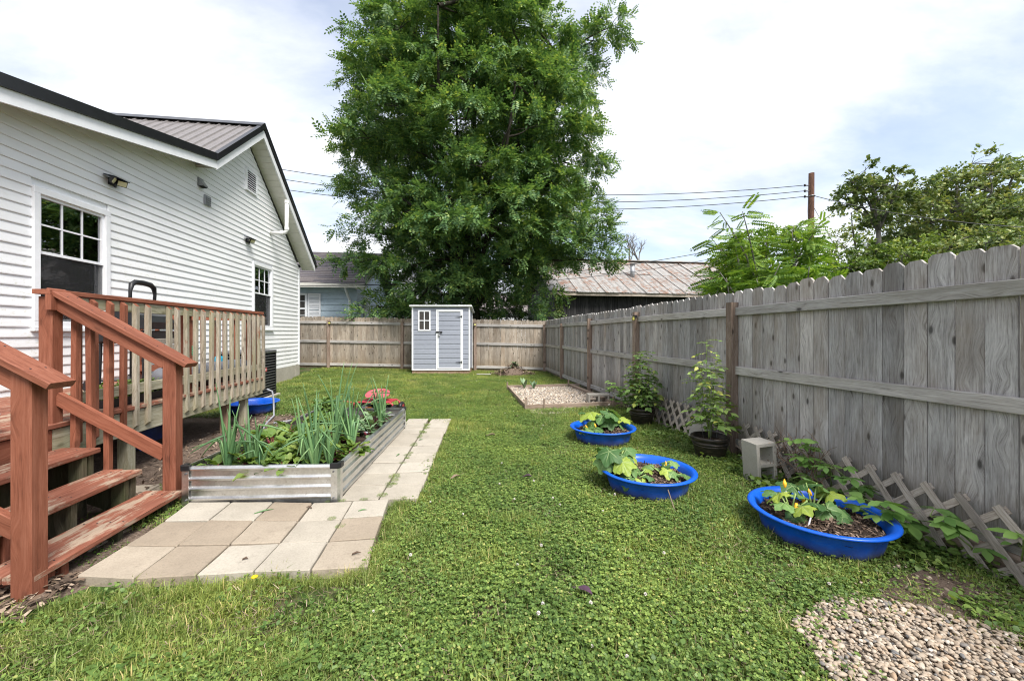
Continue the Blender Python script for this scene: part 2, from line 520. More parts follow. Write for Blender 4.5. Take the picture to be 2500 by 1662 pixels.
def vinyl():
    t = NT('white_vinyl_siding')
    tc = t.n('TexCoord')
    geo = t.n('NewGeometry')
    pos = geo.outputs['Position']
    n = t.noise(pos, 1.3, 5, 0.6)
    c = t.ramp(n, [(0.3, (0.78, 0.785, 0.80)), (0.7, (0.84, 0.845, 0.855))])
    # green algae specks low on the boards
    sp = t.n('SeparateXYZ'); t.set(sp.inputs[0], pos)
    blob = t.noise(pos, 1.1, 3, 0.5)
    speck = t.noise(t.n('Mapping', Scale=(1, 1, 2.4), Vector=pos).outputs[0], 17.0, 6, 0.7)
    k = t.math('MULTIPLY', t.ramp(blob, [(0.46, 0.0), (0.60, 1.0)]), t.ramp(speck, [(0.54, 0.0), (0.70, 0.75)]))
    k = t.math('MULTIPLY', k, t.ramp(sp.outputs['Z'], [(0.0, 1.0), (1.0, 1.0)]))
    lowz = t.math('SUBTRACT', 1.0, t.math('MULTIPLY', t.math('SUBTRACT', sp.outputs['Z'], 1.2), 0.42))
    k = t.math('MULTIPLY', k, t.math('MINIMUM', t.math('MAXIMUM', lowz, 0.0), 1.0))
    c = t.mix(k, c, (0.42, 0.42, 0.20, 1))
    dirt = t.noise(t.n('Mapping', Scale=(1, 0.3, 4), Vector=pos).outputs[0], 3.0, 5, 0.6)
    c = t.mix(t.ramp(dirt, [(0.5, 0.0), (0.8, 0.25)]), c, (0.55, 0.55, 0.52, 1))
    return t.done(t.bsdf(c, 0.45, 0, t.noise(t.n('Mapping', Scale=(1, 6, 40), Vector=pos).outputs[0], 3.0, 4), 0.08, 0.004, 0.4))
M_['vinyl'] = vinyl()
M_['white'] = flat('white_trim_paint', (0.80, 0.81, 0.83), 0.4, var=0.05)
M_['soffit'] = flat('cream_soffit', (0.70, 0.68, 0.62), 0.5, var=0.06)
M_['black_metal'] = flat('black_roof_trim', (0.016, 0.016, 0.019), 0.28, 0.0, 0.5, var=0.15)
M_['roof_metal'] = flat('brown_ribbed_roof_metal', (0.24, 0.22, 0.215), 0.42, 0.55, 0.5, var=0.12)
M_['black'] = flat('black_plastic', (0.014, 0.014, 0.016), 0.45, var=0.3)
M_['grill'] = flat('black_enamel', (0.012, 0.012, 0.014), 0.3, var=0.3)
M_['steel'] = flat('brushed_steel', (0.55, 0.55, 0.56), 0.3, 1.0)
M_['dark_steel'] = flat('grey_steel', (0.22, 0.22, 0.23), 0.45, 0.8)
M_['lamp_cell'] = flat('yellow_led_cells', (0.62, 0.58, 0.36), 0.3, var=0.1, nscale=90)
M_['solar'] = flat('solar_cell', (0.012, 0.014, 0.03), 0.18)
M_['grey_vent'] = flat('grey_vent_metal', (0.33, 0.34, 0.36), 0.45, 0.4)
M_['pvc'] = flat('white_pvc_pipe', (0.70, 0.70, 0.67), 0.35, var=0.1)
M_['grey_pipe'] = flat('grey_conduit', (0.26, 0.27, 0.30), 0.5)
M_['red_label'] = flat('red_label', (0.45, 0.05, 0.05), 0.5)
M_['white_label'] = flat('white_label', (0.8, 0.8, 0.8), 0.5, var=0.03)
M_['ink'] = flat('label_ink', (0.05, 0.05, 0.06), 0.6)
M_['red_plastic'] = flat('red_plastic', (0.36, 0.035, 0.05), 0.35, var=0.12)
M_['red_pink'] = flat('faded_red_plastic', (0.40, 0.085, 0.10), 0.35, var=0.12)
M_['green_hose'] = flat('green_hose', (0.03, 0.20, 0.10), 0.4)
M_['cyan_plastic'] = flat('turquoise_plastic', (0.02, 0.32, 0.48), 0.4)
M_['curtain'] = flat('grey_curtain', (0.20, 0.19, 0.19), 0.9)
M_['room'] = flat('dark_room', (0.02, 0.02, 0.022), 0.95)
M_['orange'] = flat('orange_plastic', (0.6, 0.18, 0.01), 0.5)
M_['yellow_plastic'] = flat('yellow_reflector', (0.45, 0.42, 0.10), 0.4)

def glass():
    t = NT('window_glass')
    n = t.noise(t.coords('Object'), 1.6, 2)
    g = t.n('BsdfGlossy', Color=(0.92, 0.95, 1.0), Roughness=0.015)
    bp = t.n('Bump', Strength=0.04, Distance=0.02); t.set(bp.inputs['Height'], n)
    t.t.links.new(bp.outputs[0], g.inputs['Normal'])
    tr = t.n('BsdfTransparent', Color=(0.55, 0.57, 0.58))
    fr = t.n('Fresnel', IOR=1.9)
    m = t.n('MixShader')
    t.set(m.inputs[0], t.math('ADD', fr.outputs[0], 0.22))
    t.t.links.new(tr.outputs[0], m.inputs[1]); t.t.links.new(g.outputs[0], m.inputs[2])
    return t.done(m)
M_['glass'] = glass()
def screen():
    t = NT('insect_screen')
    b = t.bsdf((0.028, 0.028, 0.03), 0.6)
    tr = t.n('BsdfTransparent')
    m = t.n('MixShader'); m.inputs[0].default_value = 0.4
    t.t.links.new(tr.outputs[0], m.inputs[1]); t.t.links.new(b.outputs[0], m.inputs[2])
    return t.done(m)
M_['screen'] = screen()

def concrete(name, a, b, spots=0.5, scale=14, red=False):
    t = NT(name)
    v = t.coords('Object')
    n = t.noise(v, 3.0, 6, 0.65)
    f = t.noise(v, scale * 6, 4, 0.7)
    c = t.ramp(t.rnd(), [(0.0, a), (0.45, tuple((x + y) / 2 for x, y in zip(a, b))), (1.0, b)])
    c = t.mix(t.ramp(n, [(0.35, 0.0), (0.75, 0.6)]), c, tuple(x * 0.62 for x in a))
    c = t.mix(t.ramp(f, [(0.3, 0.35), (0.55, 0.0)]), c, tuple(x * 0.45 for x in a))
    bl = t.noise(v, 9.0, 5, 0.7)
    c = t.mix(t.ramp(bl, [(0.60, 0.0), (0.70, 0.45)]), c, tuple(x * 0.5 for x in a))      # damp and lichen blotches
    if red:
        rn = t.noise(v, 6.0, 3, 0.5)
        c = t.mix(t.ramp(rn, [(0.73, 0.0), (0.75, 0.8)]), c, (0.36, 0.13, 0.08, 1))
    return t.done(t.bsdf(c, 0.9, 0, f, 0.45, 0.003, 0.2))
M_['paver'] = concrete('concrete_paver', (0.30, 0.245, 0.185), (0.385, 0.33, 0.26), red=True)
M_['walk_paver'] = concrete('pale_concrete_paver', (0.37, 0.33, 0.27), (0.45, 0.41, 0.345))
M_['block'] = concrete('cinder_block', (0.36, 0.335, 0.295), (0.46, 0.43, 0.38), scale=26)
M_['foundation'] = concrete('foundation_concrete', (0.40, 0.37, 0.31), (0.46, 0.43, 0.37), scale=5)

def galv():
    t = NT('galvanised_steel')
    v = t.coords('Object')
    n = t.noise(v, 4.0, 5, 0.6)
    vo = t.n('TexVoronoi', Scale=55.0); t.set(vo.inputs['Vector'], v)
    c = t.ramp(n, [(0.3, (0.66, 0.66, 0.65)), (0.7, (0.86, 0.86, 0.85))])
    c = t.mix(t.ramp(vo.outputs['Distance'], [(0.0, 0.0), (0.8, 0.22)]), c, (0.30, 0.30, 0.31, 1))
    d = t.noise(v, 30.0, 4, 0.7)
    c = t.mix(t.ramp(d, [(0.6, 0.0), (0.75, 0.5)]), c, (0.20, 0.16, 0.11, 1))
    return t.done(t.bsdf(c, t.ramp(n, [(0.3, 0.30), (0.7, 0.46)]), 1.0, n, 0.06, 0.004))
M_['galv'] = galv()

def blue_plastic():
    t = NT('blue_pool_plastic')
    v = t.coords('Object')
    n = t.noise(v, 7.0, 5, 0.65)
    c = t.ramp(n, [(0.3, (0.002, 0.072, 0.46)), (0.7, (0.004, 0.105, 0.60))])
    sp = t.n('SeparateXYZ'); t.set(sp.inputs[0], t.n('TexCoord').outputs['Object'])
    hz = t.math('ADD', sp.outputs['Z'], t.math('MULTIPLY', n, 0.07))
    c = t.mix(t.ramp(hz, [(0.045, 0.9), (0.13, 0.0)]), c, (0.075, 0.06, 0.05, 1))
    sc = t.noise(t.coords('Object', (1, 1, 6)), 14.0, 6, 0.75)
    c = t.mix(t.ramp(sc, [(0.58, 0.0), (0.72, 0.35)]), c, (0.10, 0.22, 0.62, 1))      # scuffs and fading   # splashed earth
    return t.done(t.bsdf(c, 0.36, 0, n, 0.08, 0.004, 0.45))
M_['blue'] = blue_plastic()

def pot_mat():
    t = NT('bronze_black_pot')
    v = t.coords('Object', (1, 1, 9))
    n = t.noise(v, 12.0, 5, 0.65)
    c = t.ramp(n, [(0.45, (0.014, 0.013, 0.012)), (0.72, (0.085, 0.062, 0.045))])
    return t.done(t.bsdf(c, 0.42, 0.1, n, 0.25, 0.004))
M_['pot'] = pot_mat()

def soil_mat(name, a, b, c3):
    t = NT(name)
    v = t.n('NewGeometry').outputs['Position']
    n = t.noise(v, 55.0, 6, 0.75)
    n2 = t.noise(v, 7.0, 4, 0.6)
    c = t.ramp(n, [(0.32, a), (0.52, b), (0.72, c3)])
    c = t.mix(t.ramp(n2, [(0.4, 0.0), (0.7, 0.5)]), c, a)
    return t.done(t.bsdf(c, 0.95, 0, n, 0.9, 0.012, 0.15))
M_['soil'] = soil_mat('dark_potting_soil', (0.014, 0.009, 0.007), (0.05, 0.034, 0.025), (0.15, 0.105, 0.075))
M_['earth'] = soil_mat('bare_earth', (0.06, 0.042, 0.032), (0.15, 0.11, 0.085), (0.30, 0.24, 0.19))
M_['chips'] = island_mat('bark_chips', [(0.0, (0.016, 0.010, 0.008)), (0.45, (0.055, 0.034, 0.024)), (0.75, (0.15, 0.10, 0.07)), (1.0, (0.34, 0.25, 0.185))])
M_['litter'] = island_mat('dry_leaf_litter', [(0.0, (0.05, 0.035, 0.025)), (0.5, (0.16, 0.11, 0.075)), (1.0, (0.40, 0.31, 0.23))])
M_['pebble'] = island_mat('river_pebbles', [(0.0, (0.15, 0.15, 0.15)), (0.12, (0.22, 0.17, 0.125)), (0.35, (0.37, 0.305, 0.235)), (0.55, (0.31, 0.24, 0.175)), (0.75, (0.45, 0.39, 0.315)), (0.9, (0.36, 0.25, 0.16)), (1.0, (0.56, 0.51, 0.445))], 0.6, 0.15, 70, 0.35)

M_['gravel'] = island_mat('pale_gravel', [(0.0, (0.24, 0.22, 0.21)), (0.3, (0.42, 0.36, 0.29)), (0.6, (0.52, 0.45, 0.37)), (0.8, (0.46, 0.35, 0.25)), (1.0, (0.70, 0.65, 0.58))], 0.7, 0.15, 70, 0.3)
def gravel_ground():
    t = NT('gravel_bed_ground')
    v = t.n('NewGeometry').outputs['Position']
    vo = t.n('TexVoronoi', Scale=42.0); t.set(vo.inputs['Vector'], v)
    c = t.ramp(vo.outputs['Color'], [(0.0, (0.22, 0.16, 0.12)), (0.5, (0.40, 0.32, 0.25)), (1.0, (0.56, 0.48, 0.40))])
    c = t.mix(t.ramp(vo.outputs['Distance'], [(0.3, 0.0), (0.75, 0.85)]), c, (0.06, 0.045, 0.035, 1))
    return t.done(t.bsdf(c, 0.85, 0, t.math('MULTIPLY', vo.outputs['Distance'], -1.0), 0.8, 0.02))
M_['gravel_ground'] = gravel_ground()

def lawn_mat():
    t = NT('lawn_ground')
    v = t.n('NewGeometry').outputs['Position']
    n = t.noise(v, 1.5, 6, 0.65)
    f = t.noise(v, 45.0, 5, 0.7)
    c = t.ramp(f, [(0.3, (0.018, 0.035, 0.008)), (0.55, (0.045, 0.085, 0.018)), (0.8, (0.085, 0.13, 0.035))])
    c = t.mix(t.ramp(n, [(0.48, 0.0), (0.62, 0.9)]), c, t.ramp(f, [(0.3, (0.06, 0.042, 0.03)), (0.7, (0.21, 0.15, 0.105))]))
    return t.done(t.bsdf(c, 0.95, 0, f, 0.8, 0.02, 0.1))
M_['lawn'] = lawn_mat()

M_['clover'] = leaf('clover_leaf', (0.058, 0.115, 0.026), (0.235, 0.335, 0.085), alt=(0.36, 0.38, 0.13), alt_amt=0.06, clumps=1.3)
M_['grass'] = leaf('grass_blade', (0.12, 0.175, 0.034), (0.33, 0.40, 0.115), alt=(0.50, 0.43, 0.21), alt_amt=0.09, clumps=1.1)
M_['weed'] = leaf('weed_leaf', (0.07, 0.14, 0.03), (0.20, 0.30, 0.07), alt=(0.20, 0.28, 0.07), alt_amt=0.06)
M_['white_flower'] = flat('clover_blossom', (0.75, 0.70, 0.66), 0.8, var=0.1)
M_['locust_leaf'] = leaf('locust_leaf', (0.045, 0.112, 0.046), (0.155, 0.268, 0.092), alt=(0.25, 0.34, 0.10), alt_amt=0.10, trans=0.32, clumps=0.7)
M_['sumac_leaf'] = leaf('bright_compound_leaf', (0.06, 0.14, 0.02), (0.18, 0.29, 0.05), alt=(0.24, 0.33, 0.05), alt_amt=0.05, trans=0.35)
M_['maple_leaf'] = leaf('maple_leaf', (0.09, 0.145, 0.05), (0.25, 0.32, 0.12), alt=(0.36, 0.38, 0.16), alt_amt=0.18, clumps=0.5, trans=0.3)
M_['shrub_leaf'] = leaf('shrub_leaf', (0.075, 0.14, 0.03), (0.20, 0.28, 0.065), alt=(0.30, 0.35, 0.10), alt_amt=0.1, trans=0.3)
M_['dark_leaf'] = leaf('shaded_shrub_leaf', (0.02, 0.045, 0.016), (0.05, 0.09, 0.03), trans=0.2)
M_['onion'] = leaf('onion_leaf', (0.075, 0.165, 0.07), (0.18, 0.31, 0.125), alt=(0.45, 0.36, 0.14), alt_amt=0.05, trans=0.12, rough=0.4)
M_['beet'] = leaf('beet_leaf', (0.07, 0.14, 0.028), (0.20, 0.29, 0.065), alt=(0.26, 0.33, 0.09), alt_amt=0.1, trans=0.3)
M_['kale'] = leaf('bluish_kale_leaf', (0.08, 0.15, 0.075), (0.20, 0.29, 0.16), trans=0.2)
M_['beet_stem'] = flat('beet_stem', (0.14, 0.012, 0.025), 0.5)
M_['squash'] = leaf('squash_leaf', (0.075, 0.165, 0.05), (0.155, 0.275, 0.085), alt=(0.31, 0.40, 0.06), alt_amt=0.28, trans=0.28, veins=True)
M_['squash_stem'] = flat('squash_stem', (0.24, 0.34, 0.10), 0.5)
M_['squash_flower'] = flat('squash_blossom', (0.85, 0.42, 0.02), 0.5)
M_['tomato'] = leaf('tomato_leaf', (0.09, 0.17, 0.04), (0.23, 0.34, 0.10), alt=(0.33, 0.36, 0.08), alt_amt=0.09, trans=0.3)
M_['tomato_stem'] = flat('tomato_stem', (0.17, 0.24, 0.06), 0.6)
M_['tomato_fruit'] = flat('green_tomato', (0.20, 0.31, 0.06), 0.3)
M_['tomato_ripe'] = flat('ripe_tomato', (0.55, 0.05, 0.02), 0.3)
M_['creeper'] = leaf('creeper_leaf', (0.10, 0.21, 0.045), (0.23, 0.38, 0.10), trans=0.3)
M_['dry_brush'] = island_mat('dry_brush', [(0.0, (0.10, 0.06, 0.04)), (1.0, (0.30, 0.20, 0.14))])
M_['dandelion'] = flat('dandelion_flower', (0.8, 0.55, 0.01), 0.7)
M_['purple_leaf'] = flat('purple_leaf', (0.06, 0.03, 0.05), 0.5, var=0.4)

def bark(name, a, b, scale=9):
    t = NT(name)
    v = t.n('Mapping', Scale=(1, 1, 0.22), Vector=t.n('NewGeometry').outputs['Position']).outputs[0]
    n = t.noise(v, scale, 6, 0.7, 0.4)
    return t.done(t.bsdf(t.ramp(n, [(0.3, a), (0.7, b)]), 0.95, 0, n, 0.9, 0.05, 0.1))
M_['bark'] = bark('locust_bark', (0.022, 0.019, 0.016), (0.085, 0.075, 0.062))
M_['bark_pale'] = bark('grey_branch_bark', (0.075, 0.07, 0.062), (0.21, 0.20, 0.18))
M_['pole'] = bark('utility_pole_wood', (0.04, 0.024, 0.018), (0.12, 0.065, 0.045), 12)
M_['wire'] = flat('black_cable', (0.03, 0.03, 0.035), 0.6)

def shingle():
    t = NT('grey_asphalt_shingles')
    n = t.noise(t.coords('Object'), 20.0, 4, 0.7)
    c = t.ramp(t.rnd(), [(0.0, (0.11, 0.10, 0.115)), (0.4, (0.155, 0.14, 0.15)), (0.7, (0.19, 0.165, 0.16)), (1.0, (0.24, 0.21, 0.205))])
    c = t.mix(t.ramp(n, [(0.35, 0.0), (0.7, 0.5)]), c, (0.055, 0.05, 0.055, 1))
    return t.done(t.bsdf(c, 0.95, 0, n, 0.5, 0.01))
M_['shingle'] = shingle()
M_['blue_siding'] = flat('pale_blue_siding', (0.45, 0.55, 0.62), 0.6, var=0.08)
M_['cream'] = flat('cream_trim', (0.66, 0.64, 0.58), 0.5, var=0.06)
M_['far_white'] = flat('white_far_wall', (0.68, 0.70, 0.72), 0.6, var=0.05)

def rust_roof():
    t = NT('rusty_galvanised_roof')
    v = t.coords('Object')
    n = t.noise(v, 0.9, 7, 0.68)
    s = t.noise(t.coords('Object', (1.6, 1.6, 0.35)), 2.6, 6, 0.65)
    c = t.ramp(t.noise(v, 6.0, 4), [(0.3, (0.25, 0.238, 0.225)), (0.7, (0.39, 0.375, 0.355))])
    k = t.math('ADD', t.math('MULTIPLY', n, 0.5), t.math('MULTIPLY', s, 0.5))
    c = t.mix(t.ramp(k, [(0.49, 0.0), (0.58, 0.85)]), c, t.ramp(s, [(0.3, (0.13, 0.062, 0.034)), (0.7, (0.27, 0.135, 0.075))]))
    return t.done(t.bsdf(c, 0.6, 0.3, n, 0.2, 0.01))
M_['rust'] = rust_roof()

def shed_resin(name, col):
    t = NT(name)
    v = t.coords('Object', (6, 6, 60))
    n = t.noise(v, 2.0, 4, 0.6)
    c = t.ramp(n, [(0.3, tuple(x * 0.86 for x in col)), (0.7, tuple(x * 1.1 for x in col))])
    return t.done(t.bsdf(c, 0.55, 0, n, 0.25, 0.003))
M_['shed_grey'] = shed_resin('grey_resin_board', (0.29, 0.31, 0.365))
M_['shed_white'] = flat('white_resin', (0.78, 0.79, 0.80), 0.45, var=0.04)
M_['shed_glass'] = flat('smoky_window_pane', (0.055, 0.05, 0.045), 0.15, var=0.3, nscale=4)
# ------------------------------------------------------------------ ground
def ground():
    xs = np.concatenate([np.array([-400, -120, -50, -25, -14]), np.arange(-8, 8.01, 0.2), np.array([14, 25, 50, 120, 400])])
    ys = np.concatenate([np.array([-400, -100, -30, -10, -3]), np.arange(0, 18.01, 0.2), np.array([22, 30, 50, 100, 200, 500])])
    X, Y = np.meshgrid(xs, ys)
    Z = np.array([[gz(x, y) + 0.018 * mnoise.noise((x * .9, y * .9, 0)) - 0.012 for x in xs] for y in ys])
    nx = len(xs)
    V = np.stack([X, Y, Z], -1).reshape(-1, 3)
    i = np.arange(len(ys) - 1)[:, None] * nx + np.arange(nx - 1)[None]
    F = np.stack([i, i + 1, i + nx + 1, i + nx], -1).reshape(-1, 4)
    o = add('ground', np_mesh('ground', V, F, M_['lawn'], True))
    tag(o, 'green lawn with clover running from the patio to the fences', 'lawn', kind='structure')
ground()

def earth_patch(name, poly, z, mat, label):
    """a thin uneven sheet of bare soil or gravel"""
    mb = MB()
    n = len(poly)
    c = (sum(p[0] for p in poly) / n, sum(p[1] for p in poly) / n)
    vs = [(c[0], c[1], z)]; fs = []
    pts = []
    for i in range(n):
        a, b = poly[i], poly[(i + 1) % n]
        for k in range(6):
            t = k / 6
            x, y = a[0] + (b[0] - a[0]) * t, a[1] + (b[1] - a[1]) * t
            w = 0.06 * mnoise.noise((x * 5, y * 5, 3))
            dx, dy = x - c[0], y - c[1]; L = math.hypot(dx, dy) + 1e-6
            pts.append((x + dx / L * w, y + dy / L * w))
    m = len(pts)
    rings = (0.33, 0.66, 0.9, 1.0)
    for ri, r in enumerate(rings):
        for (x, y) in pts:
            X, Y = c[0] + (x - c[0]) * r, c[1] + (y - c[1]) * r
            h = z + 0.012 * mnoise.noise((X * 4, Y * 4, 1)) + gz(X, Y) - (0.035 if r == 1.0 else 0)
            vs.append((X, Y, h))
    for j in range(m): fs.append((0, 1 + j, 1 + (j + 1) % m))
    for ri in range(len(rings) - 1):
        for j in range(m):
            a, b = 1 + ri * m + j, 1 + ri * m + (j + 1) % m
            fs.append((a, a + m, b + m, b))
    mb._add(vs, fs)
    o = mb.build(name, mat, smooth=True)
    tag(o, label, 'soil', kind='structure')
    return o

earth_patch('soil_by_steps', [(-3.2, 2.0), (-2.3, 2.05), (-2.0, 2.15), (-1.9, 2.35), (-2.0, 2.6), (-2.0, 3.4), (-2.3, 6.2), (-2.4, 7.0), (-3.4, 7.3), (-5.0, 7.4), (-5.0, 2.0)], 0.012, M_['earth'], 'bare earth below the steps and under the wooden deck')
earth_patch('soil_by_lattice', [(2.05, 1.75), (2.35, 1.9), (2.75, 1.95), (3.1, 1.2), (2.7, 1.1), (2.4, 1.5)], 0.012, M_['earth'], 'strip of bare reddish earth between blue pool and pebbles')
earth_patch('soil_by_fence', [(2.7, 9.6), (3.0, 9.6), (3.0, 6.6), (2.6, 6.5)], 0.012, M_['earth'], 'bare soil along the fence foot beside the gravel bed')

# ---- lawn plants: small tufts set out on scattered points
def leaflet_quads(n_leaves, rng, rad, hmin, hmax, size):
    """clover: three rounded leaflets on a stalk"""
    th = np.linspace(0, 2 * np.pi, 6)[:-1]
    prof = np.array([(0, 0), (-.42, .45), (-.3, .95), (.3, .95), (.42, .45)])
    ang = rng.uniform(0, 2 * np.pi, n_leaves); r = rad * np.sqrt(rng.uniform(0, 1, n_leaves))
    px, py = r * np.cos(ang), r * np.sin(ang); pz = rng.uniform(hmin, hmax, n_leaves)
    parts = []
    base = rng.uniform(0, 2 * np.pi, n_leaves)
    tilt = rng.normal(0, 0.35, (n_leaves, 2))
    sz = size * rng.uniform(0.7, 1.25, n_leaves)
    for k in range(3):
        a = base + k * 2.094
        d = np.stack([np.cos(a), np.sin(a), rng.normal(0.12, 0.18, n_leaves)], 1)
        nrm = np.stack([tilt[:, 0], tilt[:, 1], np.ones(n_leaves)], 1)
        Rm = frames(d, nrm) * sz[:, None, None]
        tv = np.concatenate([prof[:, :1], prof[:, 1:], 0.12 * np.abs(prof[:, :1])], 1)
        V, F = scatter(tv, [(0, 1, 2), (0, 2, 3), (0, 3, 4)], Rm, np.stack([px, py, pz], 1))
        parts.append((V, F))
    return parts

def blades(n, rng, rad, lmin, lmax, w, lean=0.5):
    ang = rng.uniform(0, 2 * np.pi, n); r = rad * np.sqrt(rng.uniform(0, 1, n))
    base = np.stack([r * np.cos(ang), r * np.sin(ang), np.full(n, -0.005)], 1)
    a = rng.uniform(0, 2 * np.pi, n); ln = rng.uniform(lmin, lmax, n)
    out = np.stack([np.cos(a), np.sin(a), np.zeros(n)], 1)
    side = np.stack([-np.sin(a), np.cos(a), np.zeros(n)], 1)
    le = np.abs(rng.normal(0, lean, n)) + 0.1
    mid = base + out * (ln * le * 0.35)[:, None] + np.array([0, 0, 1.0]) * (ln * 0.55)[:, None]
    tip = base + out * (ln * le)[:, None] + np.array([0, 0, 1.0]) * (ln * np.clip(1.0 - le * 0.55, .15, 1))[:, None]
    ww = (w * rng.uniform(.6, 1.3, n))[:, None]
    V = np.stack([base - side * ww * .5, base + side * ww * .5, mid - side * ww * .45, mid + side * ww * .45, tip], 1)
    F = np.array([(0, 1, 3), (0, 3, 2), (2, 3, 4)])[None] + (np.arange(n) * 5)[:, None, None]
    return V.reshape(-1, 3), F.reshape(-1, 3)

def broad(n, rng, rad, size, hmin, hmax, wr=0.4, up=0.5):
    """pointed leaves on short stalks"""
    prof = [(0, 0, 0), (-wr, .4, .05), (wr, .4, .05), (-wr * .75, .72, .02), (wr * .75, .72, .02), (0, 1, -.08)]
    tf = [(0, 2, 1), (1, 2, 4), (1, 4, 3), (3, 4, 5)]
    ang = rng.uniform(0, 2 * np.pi, n); r = rad * np.sqrt(rng.uniform(0, 1, n))
    T = np.stack([r * np.cos(ang), r * np.sin(ang), rng.uniform(hmin, hmax, n)], 1)
    a = rng.uniform(0, 2 * np.pi, n)
    d = np.stack([np.cos(a), np.sin(a), rng.normal(0.1, up, n)], 1)
    Rm = frames(d, None, rng.normal(0, .4, n)) * (size * rng.uniform(.6, 1.3, n))[:, None, None]
    return scatter(prof, tf, Rm, T)

SRC = bpy.data.collections.new('lawn_sources')
def src(name, parts_by_mat):
    Vs, Fs, mi, n = [], [], [], 0
    mats = []
    for k, (m, parts) in enumerate(parts_by_mat):
        mats.append(m)
        for V, F in parts:
            Vs.append(V); Fs.append(F + n); n += len(V); mi.append(np.full(len(F), k))
    me = np_mesh(name, np.concatenate(Vs), np.concatenate(Fs), mats, False, np.concatenate(mi))
    o = bpy.data.objects.new(name, me)
    SRC.objects.link(o)
    return o

def make_sources():
    r = np.random.default_rng(5)
    for k in range(4):      # a..d clover
        src('a_clover_%d' % k, [(M_['clover'], leaflet_quads(200, r, .17, .008, .058, .0112)), (M_['grass'], [blades(40, r, .17, .03, .08, .003)])])
    for k in range(4):      # grass
        src('b_grass_%d' % k, [(M_['grass'], [blades(240, r, .17, .03, .085, .0036)]), (M_['clover'], leaflet_quads(26, r, .17, .01, .04, .009))])
    for k in range(3):      # mixed low weeds
        src('c_weeds_%d' % k, [(M_['weed'], [broad(170, r, .17, .020, .008, .045, .34)]), (M_['grass'], [blades(90, r, .17, .03, .10, .0034)]), (M_['clover'], leaflet_quads(30, r, .17, .015, .05, .010))])
    for k in range(2):      # tall grass tufts
        src('d_tall_grass_%d' % k, [(M_['grass'], [blades(130, r, .10, .08, .20, .0045, .6)])])
    for k in range(2):      # lush broad-leaved ground cover
        src('e_ground_cover_%d' % k, [(M_['weed'], [broad(170, r, .19, .035, .01, .08, .42), broad(30, r, .19, .055, .03, .10, .40)])])
    # white clover heads
    th = r.uniform(0, 2 * np.pi, 70); ph = np.arccos(r.uniform(-.5, 1, 70))
    d = np.stack([np.sin(ph) * np.cos(th), np.sin(ph) * np.sin(th), np.cos(ph)], 1)
    V, F = scatter([(-.22, 0, 0), (.22, 0, 0), (.12, 1, .05), (-.12, 1, .05)], [(0, 1, 2), (0, 2, 3)], frames(d) * .010, np.tile([0, 0, .075], (70, 1)))
    st = blades(3, r, .002, .07, .075, .002, .02)
    src('f_blossom', [(M_['white_flower'], [(V, F)]), (M_['weed'], [st])])
    # flat rosette of long leaves (dandelion, plantain)
    parts = []
    a = np.linspace(0, 2 * np.pi, 14)[:-1] + r.normal(0, .15, 13)
    d = np.stack([np.cos(a), np.sin(a), r.uniform(.05, .7, 13)], 1)
    V, F = scatter([(0, 0, 0), (-.10, .35, .04), (.10, .35, .04), (-.15, .7, .03), (.15, .7, .03), (0, 1, -.1)], [(0, 2, 1), (1, 2, 4), (1, 4, 3), (3, 4, 5)], frames(d) * r.uniform(.08, .15, 13)[:, None, None], np.tile([0, 0, .015], (13, 1)))
    src('g_rosette', [(M_['weed'], [(V, F)])])
    # dry clippings
    n = 40
    d = np.concatenate([rand_dirs(n, r)[:, :2], r.normal(0, .1, (n, 1))], 1)
    ang = r.uniform(0, 6.28, n); rr = .2 * np.sqrt(r.uniform(0, 1, n))
    V, F = scatter([(-.04, 0, 0), (.04, 0, 0), (.03, 1, .05), (-.03, 1, .05)], [(0, 1, 2), (0, 2, 3)], frames(d) * r.uniform(.015, .045, n)[:, None, None], np.stack([rr * np.cos(ang), rr * np.sin(ang), r.uniform(.02, .045, n)], 1))
    src('h_clippings', [(M_['litter'], [(V, F)])])
make_sources()
KIND = {'clover': (0, 4), 'grass': (4, 8), 'weeds': (8, 11), 'tall': (11, 13), 'cover': (13, 15), 'blossom': (15, 16), 'rosette': (16, 17), 'dry': (17, 18)}

